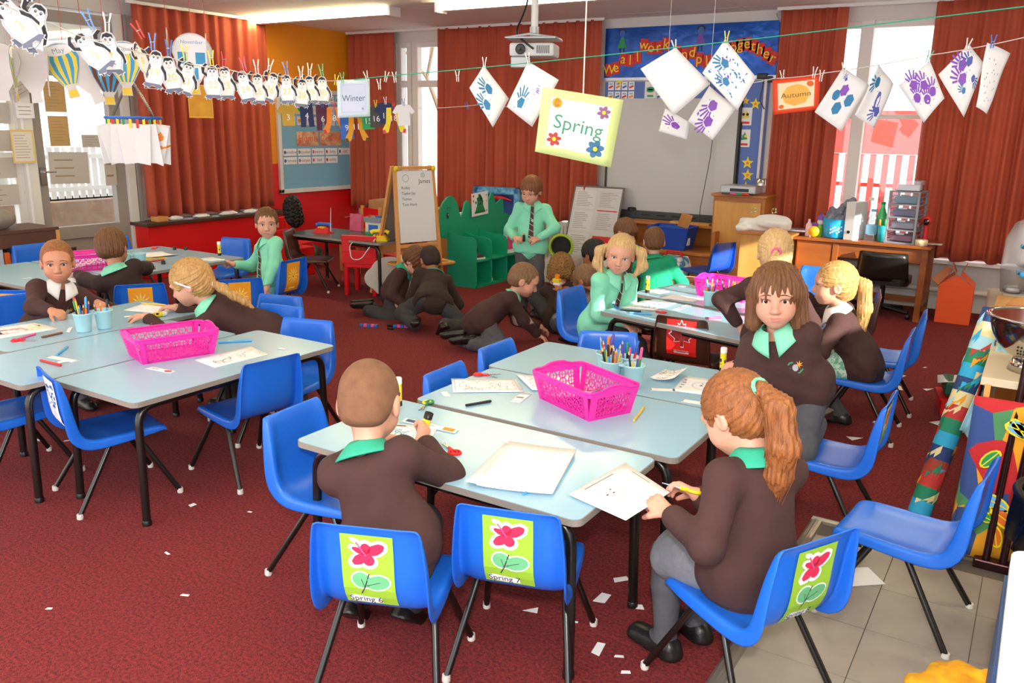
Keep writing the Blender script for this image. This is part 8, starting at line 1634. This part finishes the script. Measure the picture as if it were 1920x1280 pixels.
# ---- projector on its ceiling pole
t = thing('projector', 'white ceiling projector on a white pole with a bracket', 'projector', (-3.06, 5.12, 2.09)); t.rotation_euler = (0, 0, math.radians(20))
MB().tube([(0, 0, .10), (0, 0, .61)], .024, 14).build('pole', WHITE, t); MB().lathe([(.07, .59), (.07, .61)], 18).build('ceiling_plate', WHITE, t); MB().lathe([(.032, .06), (.032, .13)], 14).build('collar', SILV, t)
MB().box((0, .02, -.02), (.30, .24, .085)).build('body', mat('projector_white', 'D9DADC', .4), t, bevel=.015); bd = t.children[-1]; MB().lathe([(.03, 0), (.034, .02), (.028, .022), (.001, .012)], 16, M=Matrix.Translation((-.07, -.10, -.02)) @ Matrix.Rotation(PI / 2, 4, 'X')).build('lens', BLACK, bd)
for i in range(7): MB().box((.04 + i * .013, -.101, -.02), (.006, .004, .05)).build('vent', DKGREY, bd)
MB().box((0, -.02, .05), (.34, .26, .012)).build('bracket_plate', SILV, t, bevel=.004); MB().tube([(-.17, -.13, .05), (.0, -.16, .07), (.17, -.13, .05), (.17, .1, .05)], .008, 6).build('bracket_bar', SILV, t); MB().box((-.08, -.05, -.10), (.12, .08, .07)).build('speaker_box', SILV, t, bevel=.006)
MB().tube(bend([(-.02, 0, .5), (-.06, .02, .25), (-.12, -.06, .09), (-.05, -.14, .03), (.02, -.12, -.02)], .1), .007, 6).build('cable', BLACK, t)
# ================================================================ wall displays
# blue banner
t = thing('display_banner', 'shiny blue banner board reading We all work and play together', 'display board', (-3.32, 8.585, 2.345)); FOIL = mat('blue_foil', '1560C8', .22, .35, bump=(5, .5), vary=(2.5, .3), col2='0C3F9A')
MB().box((0, .0, 0), (1.84, .02, .51)).build('board', FOIL, t); MB().box((0, -.012, -.262), (1.86, .03, .03)).build('border', mat('silver_border', 'C9CDD6', .3, .5), t); RT = mat('letter_tile_red', 'DC2A22', .55)
MBn = lambda x, y, e: (x, -.011 - e, y)
k_ = 0
for wd_, x0, y0 in (('We', -.86, -.165), ('all', -.70, -.055), ('work', -.47, .06), ('and', -.10, -.01), ('play', .14, -.10), ('together', .42, .0)):
    for i, ch in enumerate(wd_):
        x = x0 + i * (.082 if len(wd_) < 8 else .066); y = y0 + (.02 * math.sin(k_ * 1.7) if wd_ != 'together' else .05 * math.sin(i * .5) - .018 * max(0, i - 3)); r_ = .10 * math.sin(k_ * 2.1) - (.1 * max(0, i - 4) if wd_ == 'together' else 0); k_ += 1
        A = Art(); A.rect(x, y, .085, .125, RT, 1, r_); A.text(ch, .14, x, y, YEL, 2, r_); A.build('letter_tile', MBn, t, .002)
for x, c in ((-.72, GRN), (.14, PUR)):
    A = Art(); A.poly([(x - .05, .05), (x + .05, .05), (x + .02, .16), (x - .02, .16)], c, 1); A.ell(x, .195, .033, .036, BLU if c is GRN else mat('face_blue', '3A6FA8', .6), 2); A.ring(x, .20, .030, .046, INK, 1, 12, 0, PI); A.rect(x - .02, .025, .012, .06, INK, 1); A.rect(x + .02, .025, .012, .06, INK, 1); A.build('paper_child', MBn, t, .001)
# picture card strip under the banner
t = thing('card_strip', 'blue strip of small picture cards between the banner and the white board', 'display board', (-3.52, 8.585, 1.985)); LIL = mat('lilac_blue_paper', '5C79C4', .6); MB().box((0, 0, -.03), (1.40, .015, .20)).build('backing', LIL, t); MB().box((0, -.004, -.14), (1.42, .02, .02)).build('border', mat('dark_border', '2B3040', .6), t)
for i in range(9):
    for j in range(2):
        if i in (4, 5): continue
        A = Art(); x, y = -.63 + i * .08, .03 - j * .10; A.rect(x, y, .066, .085, PAPER, 1); A.rect(x, y - .01, .05, .02, (RED, ORG, BLU)[(i + j) % 3], 2, .4); A.rect(x, y + .02, .04, .012, LBLU, 2); A.build('picture_card', lambda x, y, e: (x, -.0085 - e, y), t, .0012)
A = Art(); A.rect(-.17, -.02, .13, .18, PAPER, 3); A.ell(-.17, .0, .045, .018, TEAL, 4); A.ell(-.17, -.02, .045, .018, GRN, 4); A.rect(-.17, -.075, .07, .02, GRN, 4); A.build('large_card', lambda x, y, e: (x, -.0085 - e, y), t, .0012); A = Art(); A.star(-.53, .07, .045, YEL, 2); A.build('paper_star', lambda x, y, e: (x, -.0085 - e, y), t, .0012)
# vertical strip at right of the white board
t = thing('star_strip', 'tall lilac blue strip with yellow stars and two picture cards', 'display board', (-2.57, 8.585, 1.50)); MB().box((0, 0, 0), (.24, .015, 1.10)).build('backing', LIL, t); MB().box((-.125, -.005, -.2), (.02, .022, .7)).build('border', BLACK, t); MB().box((.09, -.02, .0), (.025, .025, 1.12)).build('cable_duct', WHITE, t); mp2 = lambda x, y, e: (x, -.0085 - e, y)
for x, y, s_ in ((.0, .33, .06), (-.03, -.24, .065), (-.02, -.36, .065), (-.03, -.48, .06), (-.10, .36, .04)):
    A = Art(); A.star(x, y, s_, YEL, 1); A.ell(x, y, s_ * .22, s_ * .22, ORG, 2); A.build('paper_star', mp2, t, .0012)
for y, c in ((.21, RED), (-.0, GRN)):
    A = Art(); A.rect(-.09, y, .13, .17, PAPER, 2); A.poly([(-.13, y - .02), (-.08, y + .06), (-.05, y - .01)], c if c is GRN else YEL, 3); A.ell(-.11, y + .02, .014, .014, INK if c is RED else LBLU, 4); A.ell(-.07, y + .02, .014, .014, INK if c is RED else YEL, 4); A.rect(-.09, y - .06, .09, .022, RED, 3); A.build('picture_card', mp2, t, .0012)
o = MB().box((0, 0, 0), (.10, .05, .05)).box((.08, 0, -.03), (.05, .05, .06)).build('plug_pair', BLACK, bevel=.008); o.location = (-2.52, 8.56, 2.09); tag(o, 'black plugs in a socket above the tall lilac strip', 'plug')
o = MB().tube([(0, 0, 0), (-.02, -.01, -.2), (.03, -.01, -.28)], .005, 6).build('plug_cable', BLACK); o.location = (-2.50, 8.55, 2.06); tag(o, 'short black cable hanging from the plugs', 'cable')
# roof bracket at the ceiling by the banner
o = MB().tube([(0, 0, 0), (.09, 0, -.14)], .03, 8).build('ceiling_bracket', mat('bracket_grey', 'A9A6A4', .5)); o.location = (-2.40, 8.50, 2.66); tag(o, 'grey bracket at the ceiling corner above the blue banner', 'bracket')
# home corner board on the left wall
t = thing('home_corner_board', 'pale blue Home Corner board in a white frame on the orange and red wall', 'display board', (-7.84, 7.85, 1.36)); mh = lambda x, y, e: (.022 + e, x, y)
MB().box((.008, 0, 0), (.016, 1.20, 1.16)).build('backing', mat('sky_blue_paper', '7FB6D6', .7), t)
for b in ((.02, 0, -.59, .04, 1.28, .05), (.02, 0, .59, .04, 1.28, .05), (.02, -.615, 0, .04, .05, 1.22), (.02, .615, 0, .04, .05, 1.22)): MB().box(b[:3], b[3:]).build('frame_bar', WHITE, t, bevel=.004)
for i in range(3):
    for j in range(5):
        A = Art(); x, y = -.45 + j * .225, .50 - i * .13; A.rect(x, y, .20, .10, mat('word_card', 'DDE2EA', .7), 1); A.ell(x - .06, y, .026, .024, (RED, BRN, GRN, ORG, BLU)[(i + j) % 5], 2, 0, 9); A.text(('cup', 'table', 'plate', 'chair', 'sink', 'oven', 'spoon', 'knife', 'bowl', 'fork', 'pan', 'tap', 'iron', 'clock', 'sofa')[i * 5 + j], .05, x + .03, y, GINK, 2); A.build('word_card', mh, t, .0012)
for x, w_, s_ in ((-.16, .36, 'Home'), (.24, .38, 'Corner')):
    A = Art(); A.rect(x, .03, w_, .17, mat('title_card', 'E9C9A2', .7, vary=(9, .15), col2='C86A4A'), 1); A.text(s_, .125, x, .03, mat('title_letters', 'F2703A', .5), 3); A.build('title_card', mh, t, .0015)
for i, row in enumerate((('window', 'cooker', 'mirror', 'lamp', 'cot'), ('remote', 'carpet', 'bed', 'teddy'))):
    for j, s_ in enumerate(row): A = Art(); x, y = -.46 + j * .235, -.13 - i * .10; A.rect(x, y, .215, .085, PAPER, 1); A.ell(x - .08, y, .018, .022, (BLU, GINK, PNK, RED, BLU)[j], 2, 0, 8); A.text(s_, .055, x + .02, y, mat('word_grey', '7A7A84', .7), 2); A.build('word_card', mh, t, .0012)
# pinned notes on door, window and post
def note(x, y, z, w_, h_, m, label, rows=7, fr=None, roll=0):
    t = thing('pinned_note', label, 'notice', (x, y, z)); t.matrix_world = upright((x, y, z), PI / 2, 0, roll); MB().box((0, 0, 0), (w_, h_, .002)).build('sheet', fr or m, t); A = Art()
    if fr: A.rect(0, 0, w_ * .86, h_ * .88, m, 1)
    A.lines_of_writing(0, 0, w_ * .75, h_ * .75, rows, mat('note_ink', '9A8468' if m is MANILA else 'A8A4A0', .8), 2, h_ / rows * .12); A.build('writing', flat(Matrix.Translation((0, 0, .0012))), t, .0004)
GRYP = mat('backlit_grey_paper', 'C2BBB4', .8)
note(-7.80, 4.545, 1.77, .20, .27, MANILA, 'upper brown notice on the door glass'); note(-7.80, 4.55, 1.465, .19, .27, MANILA, 'lower brown notice on the door glass'); note(-7.80, 4.855, 1.375, .19, .115, GRYP, 'small grey notice on the door glass', 4); note(-7.80, 4.61, 1.13, .38, .29, GRYP, 'wide grey drawing on the door glass', 3, None, -.02); note(-7.80, 5.02, 1.10, .12, .30, GRYP, 'narrow grey sheet at the right of the door glass', 2); note(-7.79, 4.20, 1.33, .20, .29, mat('notice_cream', 'E6E0D6', .7), 'notice in a yellow border pinned beside the door', 9, mat('notice_border', 'E3C878', .7)); note(-7.79, 4.24, 1.82, .17, .12, GRYP, 'tilted white note above the bordered notice', 3, None, .5); note(-7.79, 4.255, 1.64, .16, .13, PAPER, 'white note with a small red drawing beside the door', 3)
for i in range(5): note(-7.86, 3.98, 1.85 - i * .235, .34, .18, GRYP, 'grey sheet in the left window, %s from the top' % ('first', 'second', 'third', 'fourth', 'fifth')[i], 3)
# small interlocking bricks on the carpet
for x, y, lb in ((-4.45, 4.96, 'short chain of blue and pink bricks on the open carpet'), (-4.22, 5.10, 'blue and pink bricks by the knees of the squatting boy')):
    t = thing('toy_bricks', lb, 'toy bricks', (x, y, 0), .4)
    for i in range(5): MB().box((-.06 + i * .03, .008 * (i % 2), .011), (.028, .028, .022)).build('brick', BLU if i % 2 == 0 else PNK, t, bevel=.002)
for x, y in ((-4.33, 5.08), (-4.26, 5.0)): o = MB().prism(rrect(.05, .03, .008), 0, .012).build('black_counter', BLACK); o.location = (x, y, 0); tag(o, 'small black counter on the carpet, %s' % ('left of two' if x < -4.3 else 'right of two'), 'counter')
